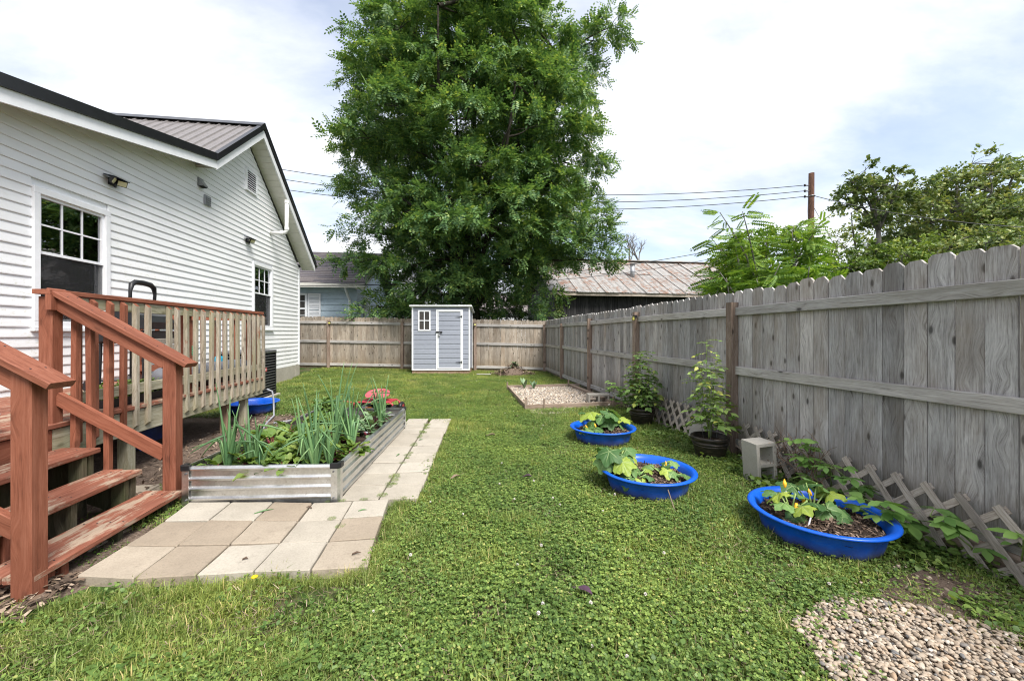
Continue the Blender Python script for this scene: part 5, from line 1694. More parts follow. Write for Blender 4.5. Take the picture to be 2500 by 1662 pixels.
# ------------------------------------------------------------------ resin garden shed
def shed():
    ang = R(-7.0)
    S = Matrix.Translation((-.50, 13.02, .14)) @ Matrix.Rotation(ang, 4, 'Z')     # front centre at the floor
    s = empty('garden_shed', M=S, label='small grey resin garden shed with white trim against the back fence', cat='shed')
    W, D, H, HB = 1.86, .95, 2.07, 1.93
    hw = W / 2
    gm, wm = M_['shed_grey'], M_['shed_white']
    mb = MB().box((-hw - .0, .02, -.17), (hw - .03, D, -.005)); mb.build('timber_base', M_['shed_base'], s)
    MB().box((-hw + .03, .03, 0), (hw - .03, D - .02, 1.95)).build('core', M_['room'], s)
    # window and door openings
    wx0, wx1, wz0, wz1 = -hw + .20, -hw + .60, 1.26, 1.92
    dx0, dx1, dz1 = -.14, .69, 1.91
    bh = .155
    z = .045
    k = 0
    while z < 2.0:
        zt = min(z + bh - .008, 2.0)
        spans = [(-hw + .045, hw - .045)]
        def cut(sp, a, b):
            o = []
            for p, q in sp:
                if a > p: o.append((p, min(a, q)))
                if b < q: o.append((max(b, p), q))
            return [(p, q) for p, q in o if q - p > .01]
        if z < dz1 - .01: spans = cut(spans, dx0, dx1)
        if zt > wz0 + .02 and z < wz1 - .02: spans = cut(spans, wx0, wx1)
        for p, q in spans:
            MB().prism([(p, .012, z), (p, .002, z + .012), (p, .002, zt - .01), (p, .012, zt), (p, .03, zt), (p, .03, z)], (q - p, 0, 0)).build('wall_board', gm, s)
        # the right-hand and left-hand sides
        for sx in (-1, 1):
            x = sx * (hw - .012)
            MB().box((min(x, x - sx * .02), .05, z), (max(x, x - sx * .02), D - .03, min(zt, 1.92))).build('side_board', gm, s)
        z += bh
    MB().box((-hw + .04, .015, .03), (hw - .04, .03, 2.0)).build('seam_backing', M_['dark_steel'], s)
    for sx in (-1, 1):
        bevel(MB().box((sx * (hw - .022) - .024, -.012, .0), (sx * (hw - .022) + .024, .04, 2.02)).build('corner_trim', wm, s), .006)
        bevel(MB().box((sx * (hw - .015) - .015, D - .05, .0), (sx * (hw - .015) + .015, D, 1.9)).build('corner_trim', wm, s), .006)
    bevel(MB().box((-hw, -.010, -.004), (hw, .04, .036)).build('floor_trim', wm, s), .005)
    # pent roof
    mb = MB()
    mb.prism([(-hw - .07, -.09, 2.035), (-hw - .07, D + .06, 1.88), (-hw - .07, D + .06, 1.92), (-hw - .07, -.09, 2.085)], (W + .14, 0, 0))
    bevel(mb.build('roof', wm, s), .02, 3)
    # window
    w = empty('window', parent=s, M=S @ Matrix.Translation((wx0, 0, wz0)))
    for a in ((wx0, wx0 + .045, wz0 + .045, wz1 - .045), (wx1 - .045, wx1, wz0 + .045, wz1 - .045), (wx0, wx1, wz1 - .045, wz1), (wx0, wx1, wz0, wz0 + .045)):
        MB().box((a[0], -.016, a[2]), (a[1], .02, a[3])).build('frame', wm, w, S)
    xm, zm = (wx0 + wx1) / 2, (wz0 + wz1) / 2
    MB().box((xm - .014, -.012, wz0 + .04), (xm + .014, .012, wz1 - .04)).build('mullion', wm, w, S)
    MB().box((wx0 + .04, -.010, zm - .014), (wx1 - .04, .011, zm + .014)).build('mullion', wm, w, S)
    for i in range(2):
        for j in range(2):
            xa, xb = (wx0 + .045, xm - .014) if i == 0 else (xm + .014, wx1 - .045)
            za, zb = (wz0 + .045, zm - .014) if j == 0 else (zm + .014, wz1 - .045)
            MB().box((xa, .006, za), (xb, .012, zb)).build('pane', M_['shed_glass'], w, S)
    # door
    for a in ((dx0 - .012, dx0 + .022, .04, dz1 + .035), (dx1 - .022, dx1 + .012, .04, dz1 + .035), (dx0 + .022, dx1 - .022, dz1 + .003, dz1 + .035)):
        MB().box((a[0], -.014, a[2]), (a[1], .02, a[3])).build('door_frame', wm, s, S)
    d = empty('door', parent=s, M=S @ Matrix.Translation((dx0, 0, .05)))
    a0, a1, b0, b1 = dx0 + .028, dx1 - .028, .055, dz1 - .003
    for a in ((a0, a0 + .036, b0, b1), (a1 - .036, a1, b0, b1), (a0 + .036, a1 - .036, b1 - .036, b1), (a0 + .036, a1 - .036, b0, b0 + .036)):
        bevel(MB().box((a[0], -.020, a[2]), (a[1], .015, a[3])).build('stile', wm, d, S), .004)
    z = b0 + .036 + .012; n = 12; ph = (b1 - b0 - .072) / n
    for i in range(n):
        zz = b0 + .036 + i * ph
        MB().prism([(a0 + .036, .008, zz), (a0 + .036, -.004, zz + .012), (a0 + .036, -.004, zz + ph - .018), (a0 + .036, .008, zz + ph - .008), (a0 + .036, .022, zz + ph - .008), (a0 + .036, .022, zz)], (a1 - a0 - .072, 0, 0)).build('door_board', gm, d, S)
    for z in (.26, 1.72):
        hn = MB().box((a1 - .002, -.03, z - .04), (a1 + .02, -.019, z + .04))
        hn.prism([(a1 - .004, -.03, z - .016), (a1 - .004, -.03, z + .016), (a1 - .19, -.03, z + .005), (a1 - .19, -.03, z - .005)], (0, .008, 0))
        hn.build('hinge', M_['black'], d, S)
    MB().box((a0 - .03, -.036, 1.20), (a0 + .16, -.021, 1.245)).build('latch', M_['black'], d, S)
    MB().tube([(a0 - .05, -.03, 1.222), (a0 - .03, -.03, 1.222)], .02, 10).build('latch_knob', M_['black'], d, S)
    pl = bevel(MB().box((a0 + .03, -.055, 1.09), (a0 + .09, -.025, 1.14)).build('padlock', M_['steel'], d, S), .008, 2)
    MB().tube([(a0 + .043, -.04, 1.14), (a0 + .043, -.04, 1.19), (a0 + .06, -.04, 1.205), (a0 + .077, -.04, 1.19), (a0 + .077, -.04, 1.14)], .006, 6).build('shackle', M_['steel'], pl, S, smooth=True)
shed()
o = bar('fallen_board', (.62, 12.55, .05), (1.05, 12.45, .05), .02, .09, M_['rail'])
tag(o, 'short grey board lying in the grass right of the shed', 'board')
# ------------------------------------------------------------------ blue paddling pools used as planters
def pool_shell(n=72):
    def wob(a, i):
        # scalloped panels pressed into the wall
        k = abs(math.sin(a * 5.0))
        return (-.030 * (1 - k) if i in (2, 3, 4, 8, 9) else 0.0) + (.012 * k if i in (2, 3) else 0)
    prof = [(.0, 0), (.300, 0), (.318, .015), (.328, .055), (.338, .10), (.350, .155), (.376, .184), (.397, .188), (.402, .195), (.397, .204), (.378, .207), (.358, .197), (.342, .165), (.328, .10), (.316, .06), (.306, .03), (.0, .03)]
    mb = MB().lathe(prof, n, wob=lambda a, i: (-.06 * (1 - abs(math.sin(a * 5.0))) if i in (2, 3, 4) else (-.024 * (1 - abs(math.sin(a * 5.0))) if i in (13, 14) else 0)))
    mb.v = [(x, y, z * .86) for x, y, z in mb.v]
    return mb.mesh('shell', M_['blue'], True)

def mound(rad, z0, hgt, seed, mat, n=36, m=10):
    vs = [(0, 0, z0 + hgt + .02 * mnoise.noise((seed, 0, 0)))]; fs = []
    for j in range(1, m + 1):
        for i in range(n):
            a = 2 * math.pi * i / n; rr = rad * j / m
            x, y = rr * math.cos(a), rr * math.sin(a)
            vs.append((x, y, z0 + hgt * (1 - (j / m) ** 2) + .022 * mnoise.noise((x * 9 + seed, y * 9, 0)) + .012 * mnoise.noise((x * 25 + seed, y * 25, 4))))
    for i in range(n): fs.append((0, 1 + i, 1 + (i + 1) % n))
    for j in range(m - 1):
        for i in range(n):
            a, b = 1 + j * n + i, 1 + j * n + (i + 1) % n
            fs.append((a, a + n, b + n, b))
    return MB()._add(vs, fs).mesh('soil', mat, True)

def chips(rad, n, zf, seed, size=.014):
    r_ = np.random.default_rng(seed)
    a = r_.uniform(0, 6.283, n); q = rad * np.sqrt(r_.uniform(0, 1, n))
    T = np.stack([q * np.cos(a), q * np.sin(a), np.zeros(n)], 1)
    T[:, 2] = [zf(x, y) for x, y in T[:, :2]]
    d = rand_dirs(n, r_); d[:, 2] *= .45
    Rm = frames(d) * (size * r_.uniform(.4, 1.6, n))[:, None, None]
    tv = [(-.22, -1, 0), (.22, -1, 0), (.26, 1, .05), (-.2, 1, 0), (0, 0, .3)]
    return scatter(tv, [(0, 1, 4), (1, 2, 4), (2, 3, 4), (3, 0, 4)], Rm, T)

POOL_SHELL = pool_shell()
def pool(x, y, rz, seed, label, sticker=False):
    P = Matrix.Translation((x, y, .004)) @ Matrix.Rotation(rz, 4, 'Z')
    p = empty('paddling_pool', M=P, label=label, cat='planter', group='blue paddling pools planted with squash')
    add('shell', POOL_SHELL, p)
    add('soil', mound(.335, .108, .035, seed, M_['soil']), p)
    V, F = chips(.320, 1300, lambda a, b: .108 + .035 * (1 - (math.hypot(a, b) / .335) ** 2) + .022 * mnoise.noise((a * 9 + seed, b * 9, 0)) + .006, seed)
    o = add('bark_chips', np_mesh('chips', V, F, M_['chips']), p); o['kind'] = 'stuff'
    if sticker:
        # inner wall label facing the camera
        a = R(38) - rz
        Q = P @ Matrix.Rotation(a, 4, 'Z') @ Matrix.Translation((.338, 0, .135)) @ Matrix.Rotation(R(-7), 4, 'Y')
        st = MB().box((-.0015, -.04, -.013), (0, .04, .013)).build('sticker', M_['white_label'], p, Q)
        for i in range(5): MB().box((-.0022, -.015 + i * .009, -.006), (-.0016, -.010 + i * .009, .004)).build('sticker_print', M_['ink'], st, Q)
    return p
pool(*POOLS[0], .3, 1, 'blue plastic paddling pool planter farthest from the camera with leafy squash')
pool(*POOLS[1], 1.0, 2, 'middle blue plastic paddling pool planter of half bare dark soil')
pool(*POOLS[2], .55, 3, 'nearest blue plastic paddling pool planter beside the lattice with yellow squash', True)

# pools stored by the deck
o = add('stored_paddling_pool', POOL_SHELL, None, Matrix.Translation((-3.36, 7.18, .02)))
tag(o, 'empty blue paddling pool standing in the shade under the deck end', 'pool', 'spare blue pools')
o = add('stored_paddling_pool', POOL_SHELL, None, Matrix.Translation((-3.75, 5.35, .12)) @ Matrix.Rotation(R(62), 4, 'Y') @ Matrix.Rotation(R(90), 4, 'Z'))
tag(o, 'dark blue pool tipped on edge in the shade beneath the deck', 'pool', 'spare blue pools')

# ------------------------------------------------------------------ squash plants
def squash_leaf(rng, L):
    """broad lobed blade, folded along its veins"""
    n = 41
    prof = []
    for i in range(n):
        t = -math.pi + 2 * math.pi * i / (n - 1)
        lob = 1 + .17 * math.cos(5 * t) + .06 * rng.uniform(-1, 1)
        notch = 1 - .62 * math.exp(-((abs(t) - math.pi) / .28) ** 2)
        prof.append((math.sin(t) * .55 * lob * notch, .42 + math.cos(t) * .55 * lob * notch))
    vs = [(0, .30, .0)]; ph = rng.uniform(0, 6)
    for f in (.45, .78, 1.0):
        for i, (x, y) in enumerate(prof):
            X, Y = x * f, .30 + (y - .30) * f
            t = -math.pi + 2 * math.pi * i / (n - 1)
            z = -.11 * f * math.cos(5 * t) * .6 - .16 * f * f + .035 * math.sin(i * 2.3 + ph) * f * f + .10 * f * math.sin(t + ph)
            vs.append((X, Y, z))
    F = []
    for i in range(n - 1): F.append((0, 1 + i, 2 + i, 2 + i))
    for k in range(2):
        for i in range(n - 1):
            a = 1 + k * n + i
            F.append((a, a + n, a + n + 1, a + 1))
    return np.array(vs) * L, F

def squash_plant(name, base, leaves, flowers, fruits, label, seed):
    rng = random.Random(seed)
    B = Matrix.Translation(base)
    t = empty(name, M=B, label=label, cat='squash', group='squash plants in the blue pools')
    stm = MB()
    for (a, el, ln, L, tilt) in leaves:
        a, el = R(a), R(el); L *= .92; ln *= .95; tilt += rng.uniform(-30, 25)
        d = Vector((math.cos(a) * math.cos(el), math.sin(a) * math.cos(el), math.sin(el)))
        tip = d * ln
        stm.tube([(0, 0, 0), tuple(d * ln * .5 + Vector((0, 0, ln * .06))), tuple(tip)], [.008, .006, .004], 6)
        V, F = squash_leaf(rng, L)
        hd = Vector((math.cos(a), math.sin(a), -math.tan(R(tilt)))).normalized()
        Rm = frames(np.array([tuple(hd)]), None, np.array([rng.uniform(-.35, .35)]))[0]
        V = V @ Rm.T + np.array(tip) - np.array(hd) * L * .1
        mb = MB(); mb._add([tuple(v) for v in V], [f if f[2] != f[3] else f[:3] for f in F])
        lf = mb.build('leaf', M_['squash'], t, smooth=True)
        vn = [1.0] + [max(0.0, math.cos(5 * (-math.pi + 2 * math.pi * i / 40))) ** 2 * (1 - .25 * k) for k in range(3) for i in range(41)]
        lf.data.attributes.new('vein', 'FLOAT', 'POINT').data.foreach_set('value', vn)
    stm.build('stalks', M_['squash_stem'], t, smooth=True)
    for (x, y, z, s, a) in flowers:
        mb = MB().tube([(x, y, z), (x + s * .3 * math.cos(a), y + s * .3 * math.sin(a), z + s * .5), (x + s * .5 * math.cos(a), y + s * .5 * math.sin(a), z + s)], [s * .12, s * .26, s * .05], 7)
        mb.build('blossom', M_['squash_flower'], t, smooth=True)
    for (x, y, z, s, a) in fruits:
        mb = MB().tube([(x, y, z + s), (x + .01 * math.cos(a), y + .01 * math.sin(a), z + s * .7), (x + .015 * math.cos(a), y + .015 * math.sin(a), z + s * .3), (x + .01, y, z)], [s * .08, s * .15, s * .24, s * .08], 8)
        mb.build('fruit', M_['squash_flower'], t, smooth=True)

rs = random.Random(12)
def rnd_leaves(n, lo, hi, L0, L1, e0=25, e1=80):
    return [(360 * i / n + rs.uniform(-22, 22), rs.uniform(e0, e1), rs.uniform(lo, hi), rs.uniform(L0, L1), rs.uniform(5, 45)) for i in range(n)]
squash_plant('squash_plant', (2.19, 2.37, .12), [(200, 60, .13, .13, 30), (150, 75, .17, .15, 20), (260, 55, .14, .13, 20), (320, 55, .16, .15, 35), (20, 70, .16, .13, 20), (110, 60, .15, .14, 25), (235, 25, .12, .11, 50), (290, 30, .10, .12, 45)],
             [(.0, .05, .17, .05, 1.0)], [(-.01, -.05, .02, .09, 4.0), (.09, .0, .06, .06, .5)], 'yellowing squash plant with an orange fruit in the nearest pool', 1)
squash_plant('squash_plant', (2.38, 2.40, .12), [(80, 70, .20, .19, 15), (30, 65, .21, .21, 12), (330, 40, .14, .20, 45), (260, 45, .15, .17, 30), (130, 60, .18, .15, 20), (0, 55, .16, .16, 25), (290, 30, .17, .19, 55)], [(.02, .03, .10, .05, 2)], [], 'green squash plant with wide leaves at the middle of the nearest pool', 2)
squash_plant('squash_plant', (1.36, 3.34, .11), rnd_leaves(13, .13, .27, .13, .20, 30, 85), [], [], 'large green squash plant leaning out of the left of the middle pool', 3)
squash_plant('squash_plant', (1.45, 3.13, .11), rnd_leaves(9, .08, .16, .08, .12, 25, 80), [], [], 'smaller yellow-green squash plant at the near left of the middle pool', 4)
squash_plant('squash_plant', (1.74, 3.14, .11), rnd_leaves(8, .08, .17, .09, .13, 30, 80), [(0, .02, .1, .04, 1)], [], 'lone yellow-green squash plant on the right of the middle pool', 5)
squash_plant('squash_plant', (1.85, 4.84, .11), rnd_leaves(17, .16, .36, .17, .26, 25, 85), [(.0, -.05, .12, .06, 3), (-.1, -.02, .1, .06, 4)], [], 'big leafy squash plant filling the pool farthest from the camera', 6)
squash_plant('squash_plant', (1.62, 4.66, .11), rnd_leaves(10, .07, .15, .09, .13, 20, 75), [(.05, 0, .07, .06, 2), (-.05, .02, .06, .05, 3)], [], 'low yellow-green squash plant at the front of the farthest pool', 7)

# plant stakes and tags
for k, (x, y, h, lb) in enumerate(((2.16, 2.21, .19, 'small white plant tag beside the near squash in the nearest pool'), (2.20, 2.44, .26, 'white plant tag by the orange blossom in the nearest pool'))):
    o = MB().box((-.007, -.001, 0), (.007, .001, .06)).build('plant_tag', M_['white_label'], None, Matrix.Translation((x, y, h - .06)) @ Matrix.Rotation(.3, 4, 'Y') @ Matrix.Rotation(.2, 4, 'Z'))
    tag(o, lb, 'tag')
o = MB().tube([(1.56, 2.80, .165), (1.585, 2.74, .02)], .004, 6).build('thin_stick', M_['timber'])
tag(o, 'thin pale stick leaning on the front of the middle pool', 'stick')

# ------------------------------------------------------------------ pots with tomatoes
def pot_and_plant(x, y, seed, hgt, spread, dense, label_pot, label_plant):
    P = Matrix.Translation((x, y, 0))
    p = empty('plant_pot', M=P, label=label_pot, cat='pot', group='round dark pots along the fence')
    prof = [(0, 0), (.128, 0), (.140, .012), (.168, .15), (.176, .165), (.178, .18), (.172, .188), (.182, .20), (.190, .205), (.192, .232), (.184, .240), (.174, .236), (.166, .20), (.14, .17), (0, .17)]
    MB().lathe(prof, 44).build('shell', M_['pot'], p, smooth=True)
    for z, rr in ((.145, .1685), (.172, .179)):
        MB().lathe([(rr, z - .006), (rr + .005, z), (rr, z + .006)], 44).build('band', M_['pot'], p, P, smooth=True)
    add('soil', mound(.166, .185, .02, seed, M_['soil'], 28, 6), p)
    r_ = np.random.default_rng(seed); rng = random.Random(seed)
    t = empty('tomato_plant', M=Matrix.Translation((x, y, .20)), label=label_plant, cat='tomato plant', group='tomato plants in dark pots')
    st = MB(); lv = []; fr_ = MB(); fripe = MB()
    # compound tomato leaf: seven jagged leaflets along a drooping stalk
    tv = np.array([(0, 0, 0), (-.28, .35, .04), (.28, .35, .04), (-.16, .7, .02), (.16, .7, .02), (0, 1, -.08)]); tf = [(0, 2, 1), (1, 2, 4), (1, 4, 3), (3, 4, 5)]
    def comp(p, d, L):
        d = Vector(d).normalized()
        side = d.cross(Vector((0, 0, 1)))
        if side.length < .05: side = Vector((1, 0, 0))
        side.normalize()
        pts = []; ps = []
        for s in range(5):
            f = s / 4
            q = Vector(p) + d * L * f + Vector((0, 0, -.35 * L * f * f))
            ps.append(q)
        st.tube(ps, [.0032, .003, .0025, .002, .001], 4, cap=False)
        T, D, S = [], [], []
        for s in (1, 2, 3):
            for sg in (-1, 1):
                T.append(ps[s]); D.append(d * .55 + side * sg + Vector((0, 0, -.2 + rng.uniform(-.25, .2)))); S.append(L * .40 * rng.uniform(.7, 1.15))
        T.append(ps[4]); D.append(d + Vector((0, 0, -.5))); S.append(L * .45)
        T.append(ps[4]); D.append(d * .6 + side * .7 + Vector((0, 0, -.5))); S.append(L * .3)
        Rm = frames(np.array([tuple(v) for v in D]), None, r_.normal(0, .45, len(D))) * np.array(S)[:, None, None]
        lv.append(scatter(tv, tf, Rm, np.array([tuple(v) for v in T])))
    n_st = 3 if dense else 4
    for k in range(n_st):
        a = rng.uniform(0, 6.28)
        top = hgt * (1.0 if k == 0 else rng.uniform(.45, .8))
        out = spread * (0.12 if k == 0 else rng.uniform(.35, .8))
        pts = []
        for s in range(9):
            f = s / 8
            pts.append(Vector((math.cos(a) * out * f ** 1.3 + .015 * math.sin(7 * f + k), math.sin(a) * out * f ** 1.3 + .015 * math.cos(6 * f), top * f)))
        st.tube(pts, [.010 - .0085 * s / 8 for s in range(9)], 6)
        nl = int((54 if dense else 27) * top / hgt)
        for q in range(nl):
            f = .16 + .84 * (q + .6) / nl
            i = min(7, int(f * 8)); p = pts[i].lerp(pts[i + 1], f * 8 - i)
            aa = q * 2.4 + rng.uniform(-.5, .5)
            comp(p, (math.cos(aa), math.sin(aa), rng.uniform(-.1, .55)), (.25 if dense else .23) * (1.1 - .55 * f) * rng.uniform(.75, 1.15) * (spread / .28))
        for q in range(7 if dense else 3):
            f = rng.uniform(.12, .6); i = min(7, int(f * 8)); p = pts[i]; aa = rng.uniform(0, 6.28)
            c = p + Vector((math.cos(aa) * .05, math.sin(aa) * .05, -.02)); rd = rng.uniform(.013, .021)
            tgt = fripe if (dense and q == 0 and k == 0) else fr_
            tgt.lathe([(0, -rd), (rd * .7, -rd * .7), (rd, 0), (rd * .7, rd * .7), (0, rd * .9)], 8, tuple(c))
    st.build('stems', M_['tomato_stem'], t, smooth=True)
    V, F = join(lv)
    o = add('leaves', np_mesh('leaves', V, F, M_['tomato']), t)
    fr_.build('green_tomatoes', M_['tomato_fruit'], t, smooth=True)
    if fripe.v: fripe.build('ripe_tomato', M_['tomato_ripe'], t, smooth=True)
    # wire cage
    c = empty('tomato_cage', M=Matrix.Translation((x, y, .19)), label='thin wire cage round the ' + ('bushy' if dense else 'tall sparse') + ' tomato plant', cat='plant cage', group='wire tomato cages')
    for z, rr in ((.12, .09), (.36, .12), (.6, .15)):
        MB().tube([(rr * math.cos(i * .3927), rr * math.sin(i * .3927), z) for i in range(17)], .002, 4, cap=False).build('ring', M_['dark_steel'], c)
    for i in range(3):
        a = i * 2.094
        MB().tube([(.07 * math.cos(a), .07 * math.sin(a), 0), (.155 * math.cos(a), .155 * math.sin(a), .64)], .002, 4).build('wire', M_['dark_steel'], c)
pot_and_plant(*POTS[0], 5, .86, .30, True, 'round dark brown pot holding the bushy tomato plant', 'bushy tomato plant with small green fruit by the side fence')
pot_and_plant(*POTS[1], 9, 1.06, .27, False, 'round dark brown pot beside the thick fence post', 'tall sparse tomato plant in front of the thick fence post')

# ------------------------------------------------------------------ concrete blocks
def block_mesh():
    L, W, H = .39, .19, .19
    t = .032
    mb = MB()
    # solid web pieces around two cells that run along Y
    mb.box((-L / 2, -H / 2, -W / 2), (L / 2, H / 2, -W / 2 + t)); mb.box((-L / 2, -H / 2, W / 2 - t), (L / 2, H / 2, W / 2))
    for x in (-L / 2, -t / 2, L / 2 - t): mb.box((x, -H / 2 + .0015, -W / 2 + t), (x + t, H / 2 - .0015, W / 2 - t))
    return mb
def block(M, label):
    b = empty('cinder_block', M=M, label=label, cat='block', group='grey concrete blocks')
    L, W, H = .39, .19, .19; t = .032
    mb = MB()
    # one continuous shell: outer box faces plus two openings
    import bmesh
    xs = [-L / 2, -L / 2 + t, -t / 2, t / 2, L / 2 - t, L / 2]; zs = [-W / 2, -W / 2 + t, W / 2 - t, W / 2]
    def idx(i, k, s): return (s * 4 + k) * 6 + i
    vs = [(xs[i], (-1 if s == 0 else 1) * H / 2, zs[k]) for s in range(2) for k in range(4) for i in range(6)]
    fs = []
    for k in range(3):
        for i in range(5):
            if k == 1 and i in (1, 3):
                a, b_, c, d = (i, k), (i + 1, k), (i + 1, k + 1), (i, k + 1)
                for p, q in ((a, b_), (b_, c), (c, d), (d, a)):
                    fs.append((idx(*p, 0), idx(*q, 0), idx(*q, 1), idx(*p, 1)))
                continue
            fs.append((idx(i, k, 0), idx(i + 1, k, 0), idx(i + 1, k + 1, 0), idx(i, k + 1, 0)))
            fs.append((idx(i, k, 1), idx(i, k + 1, 1), idx(i + 1, k + 1, 1), idx(i + 1, k, 1)))
    for i in range(5):
        fs.append((idx(i, 0, 0), idx(i, 0, 1), idx(i + 1, 0, 1), idx(i + 1, 0, 0)))
        fs.append((idx(i, 3, 0), idx(i + 1, 3, 0), idx(i + 1, 3, 1), idx(i, 3, 1)))
    for k in range(3):
        fs.append((idx(0, k, 0), idx(0, k + 1, 0), idx(0, k + 1, 1), idx(0, k, 1)))
        fs.append((idx(5, k, 0), idx(5, k, 1), idx(5, k + 1, 1), idx(5, k + 1, 0)))
    o = mb._add(vs, fs).build('block_body', M_['block'], b, M)
    bevel(o, .004, 2)
    return b
block(Matrix.Translation((2.70, 3.27, .168)) @ Matrix.Rotation(R(-4), 4, 'Y') @ Matrix.Rotation(R(0), 4, 'Z') @ Matrix.Rotation(R(-90), 4, 'Y') @ Matrix.Rotation(R(0), 4, 'Z'), 'grey concrete block standing upright before the lattice')
block(Matrix.Translation((2.62, 7.22, .10)) @ Matrix.Rotation(R(-6), 4, 'Z'), 'grey concrete block lying at the corner of the gravel bed')
block(Matrix.Translation((2.92, 4.42, .12)) @ Matrix.Rotation(R(35), 4, 'Z') @ Matrix.Rotation(R(28), 4, 'Y'), 'tilted concrete block half hidden behind the tall tomato plant')
block(Matrix.Translation((2.93, 6.22, .09)) @ Matrix.Rotation(R(80), 4, 'Z'), 'concrete block half hidden behind the bushy tomato plant')

# ------------------------------------------------------------------ diagonal lattice panels leaning on the fence
def lattice(y0, y1, label, h=.40, x0=2.915, x1=3.005, pitch=.135):
    # local frame: u along the fence (from y0 to y1), v up the slope
    ztop = math.sqrt(max(0.01, h * h - (x1 - x0) ** 2))
    U = Vector((0, 1, 0)); Vv = Vector((x1 - x0, 0, ztop)).normalized(); Nn = U.cross(Vv)
    l = empty('lattice_panel', (x0, y0, 0), label=label, cat='lattice', group='lattice panels along the fence foot')
    L = y1 - y0
    def slat(p, q, off):
        a = Vector((x0, y0, -.03)) + U * p[0] + Vv * p[1] + Nn * off
        b = Vector((x0, y0, -.03)) + U * q[0] + Vv * q[1] + Nn * off
        if (b - a).length < .06: return
        w_ = (b - a).normalized().cross(Nn)
        bar('slat', a, b, .042, .009, M_['lattice'], l, up=w_, ch=.0015)
    def clip(u0, s):
        # line u = u0 + s*v, v in 0..h, u in 0..L
        v0, v1 = 0.0, h
        if s > 0: v0 = max(v0, -u0); v1 = min(v1, L - u0)
        else: v0 = max(v0, u0 - L); v1 = min(v1, u0)
        if v1 <= v0: return None
        return (u0 + s * v0, v0), (u0 + s * v1, v1)
    u = -h
    while u < L + h:
        c = clip(u, 1)
        if c: slat(*c, -.006)
        c = clip(u + pitch * .3, -1)
        if c: slat(*c, .006)
        u += pitch * 1.32
    return l
lattice(1.50, 2.95, 'nearest wooden lattice panel leaning on the fence behind the blue pool')
lattice(2.98, 3.86, 'short wooden lattice piece behind the upright concrete block', h=.42, x0=2.90)
lattice(4.25, 6.15, 'wooden lattice panel between the two tomato pots', h=.42)
o = bar('edging_log', (3.01, 1.3, .07), (3.01, 2.7, .07), .12, .05, M_['timber'], ch=.02)
tag(o, 'old grey timber lying behind the nearest lattice panel', 'timber')

# dry brush caught behind the block
r_ = np.random.default_rng(31)
mbt = MB(); rng = random.Random(31)
for k in range(46):
    p = Vector((2.86 + rng.uniform(-.06, .10), 3.05 + rng.uniform(-.25, .3), .10 + rng.uniform(0, .2)))
    pts = [p]; d = Vector((rng.uniform(-.4, .3), rng.uniform(-.8, .8), rng.uniform(.1, 1))).normalized()
    for s in range(5):
        d = (d + Vector((rng.uniform(-.5, .5), rng.uniform(-.5, .5), rng.uniform(-.4, .3)))).normalized()
        pts.append(pts[-1] + d * rng.uniform(.04, .08))
    mbt.tube(pts, [.003, .0028, .0022, .002, .0016, .001], 4, cap=False)
o = mbt.build('dry_brush', M_['dry_brush'])
tag(o, 'tangle of dry brown stems behind the upright concrete block', 'dry brush')
V, F = broad(260, r_, .22, .022, -.05, .30, .25, .8)
o2 = add('dry_leaves', np_mesh('dry_leaves', V, F, M_['litter']), o, Matrix.Translation((2.88, 3.08, .12)))

# ------------------------------------------------------------------ creepers with five-fingered leaves by the lattice
def creeper(x, y, stems, seed, label, size=.11):
    rng = random.Random(seed); q = np.random.default_rng(seed)
    t = empty('creeper_plant', (x, y, 0), label=label, cat='creeper', group='creepers growing through the lattice')
    st = MB(); T, D, S, N_ = [], [], [], []
    for k in range(stems):
        a = rng.uniform(2.0, 4.3); h = rng.uniform(.18, .52)
        p = Vector((x + rng.uniform(-.1, .1), y + rng.uniform(-.2, .2), 0)); pts = [p]
        for s in range(1, 6):
            f = s / 5
            pts.append(p + Vector((math.cos(a) * .22 * f * f, math.sin(a) * .16 * f * f + rng.uniform(-.02, .02), h * f)))
        st.tube(pts, [.006, .005, .0045, .004, .003, .002], 5)
        for s in range(2, 6):
            for rep in range(2 if s > 3 else 1):
                aa = rng.uniform(0, 6.28)
                e = pts[s] + Vector((math.cos(aa) * .06, math.sin(aa) * .06, rng.uniform(-.01, .04)))
                st.tube([pts[s], e], [.0025, .002], 4, cap=False)
                for f5 in range(5):
                    b = aa + (f5 - 2) * .85
                    T.append(tuple(e)); D.append((math.cos(b), math.sin(b), rng.uniform(-.35, .05))); S.append(size * rng.uniform(.7, 1.2) * (1.0 if abs(f5 - 2) < 2 else .75))
    tv = np.array([(0, 0, 0), (-.17, .3, .03), (.17, .3, .03), (-.24, .58, .02), (.24, .58, .02), (-.13, .85, -.02), (.13, .85, -.02), (0, 1.02, -.07)])
    tf = [(0, 2, 1), (1, 2, 4), (1, 4, 3), (3, 4, 6), (3, 6, 5), (5, 6, 7)]
    Rm = frames(np.array(D), None, q.normal(0, .3, len(D))) * np.array(S)[:, None, None]
    V, F = scatter(tv, tf, Rm, np.array(T))
    st.build('stems', M_['tomato_stem'], t, smooth=True)
    add('leaves', np_mesh('leaves', V, F, M_['creeper'], True), t)
creeper(2.92, 2.0, 2, 41, 'tall five-leaved creeper rising over the nearest lattice panel', .125)
creeper(2.88, 2.40, 1, 42, 'five-leaved creeper beside the rim of the nearest pool', .10)
creeper(2.96, 2.85, 3, 43, 'five-leaved creeper on the lattice right of the concrete block', .10)
creeper(3.0, 2.55, 2, 45, 'creeper shoots behind the lattice against the fence boards', .09)
creeper(2.99, 1.62, 1, 46, 'low creeper at the end of the nearest lattice panel', .10)
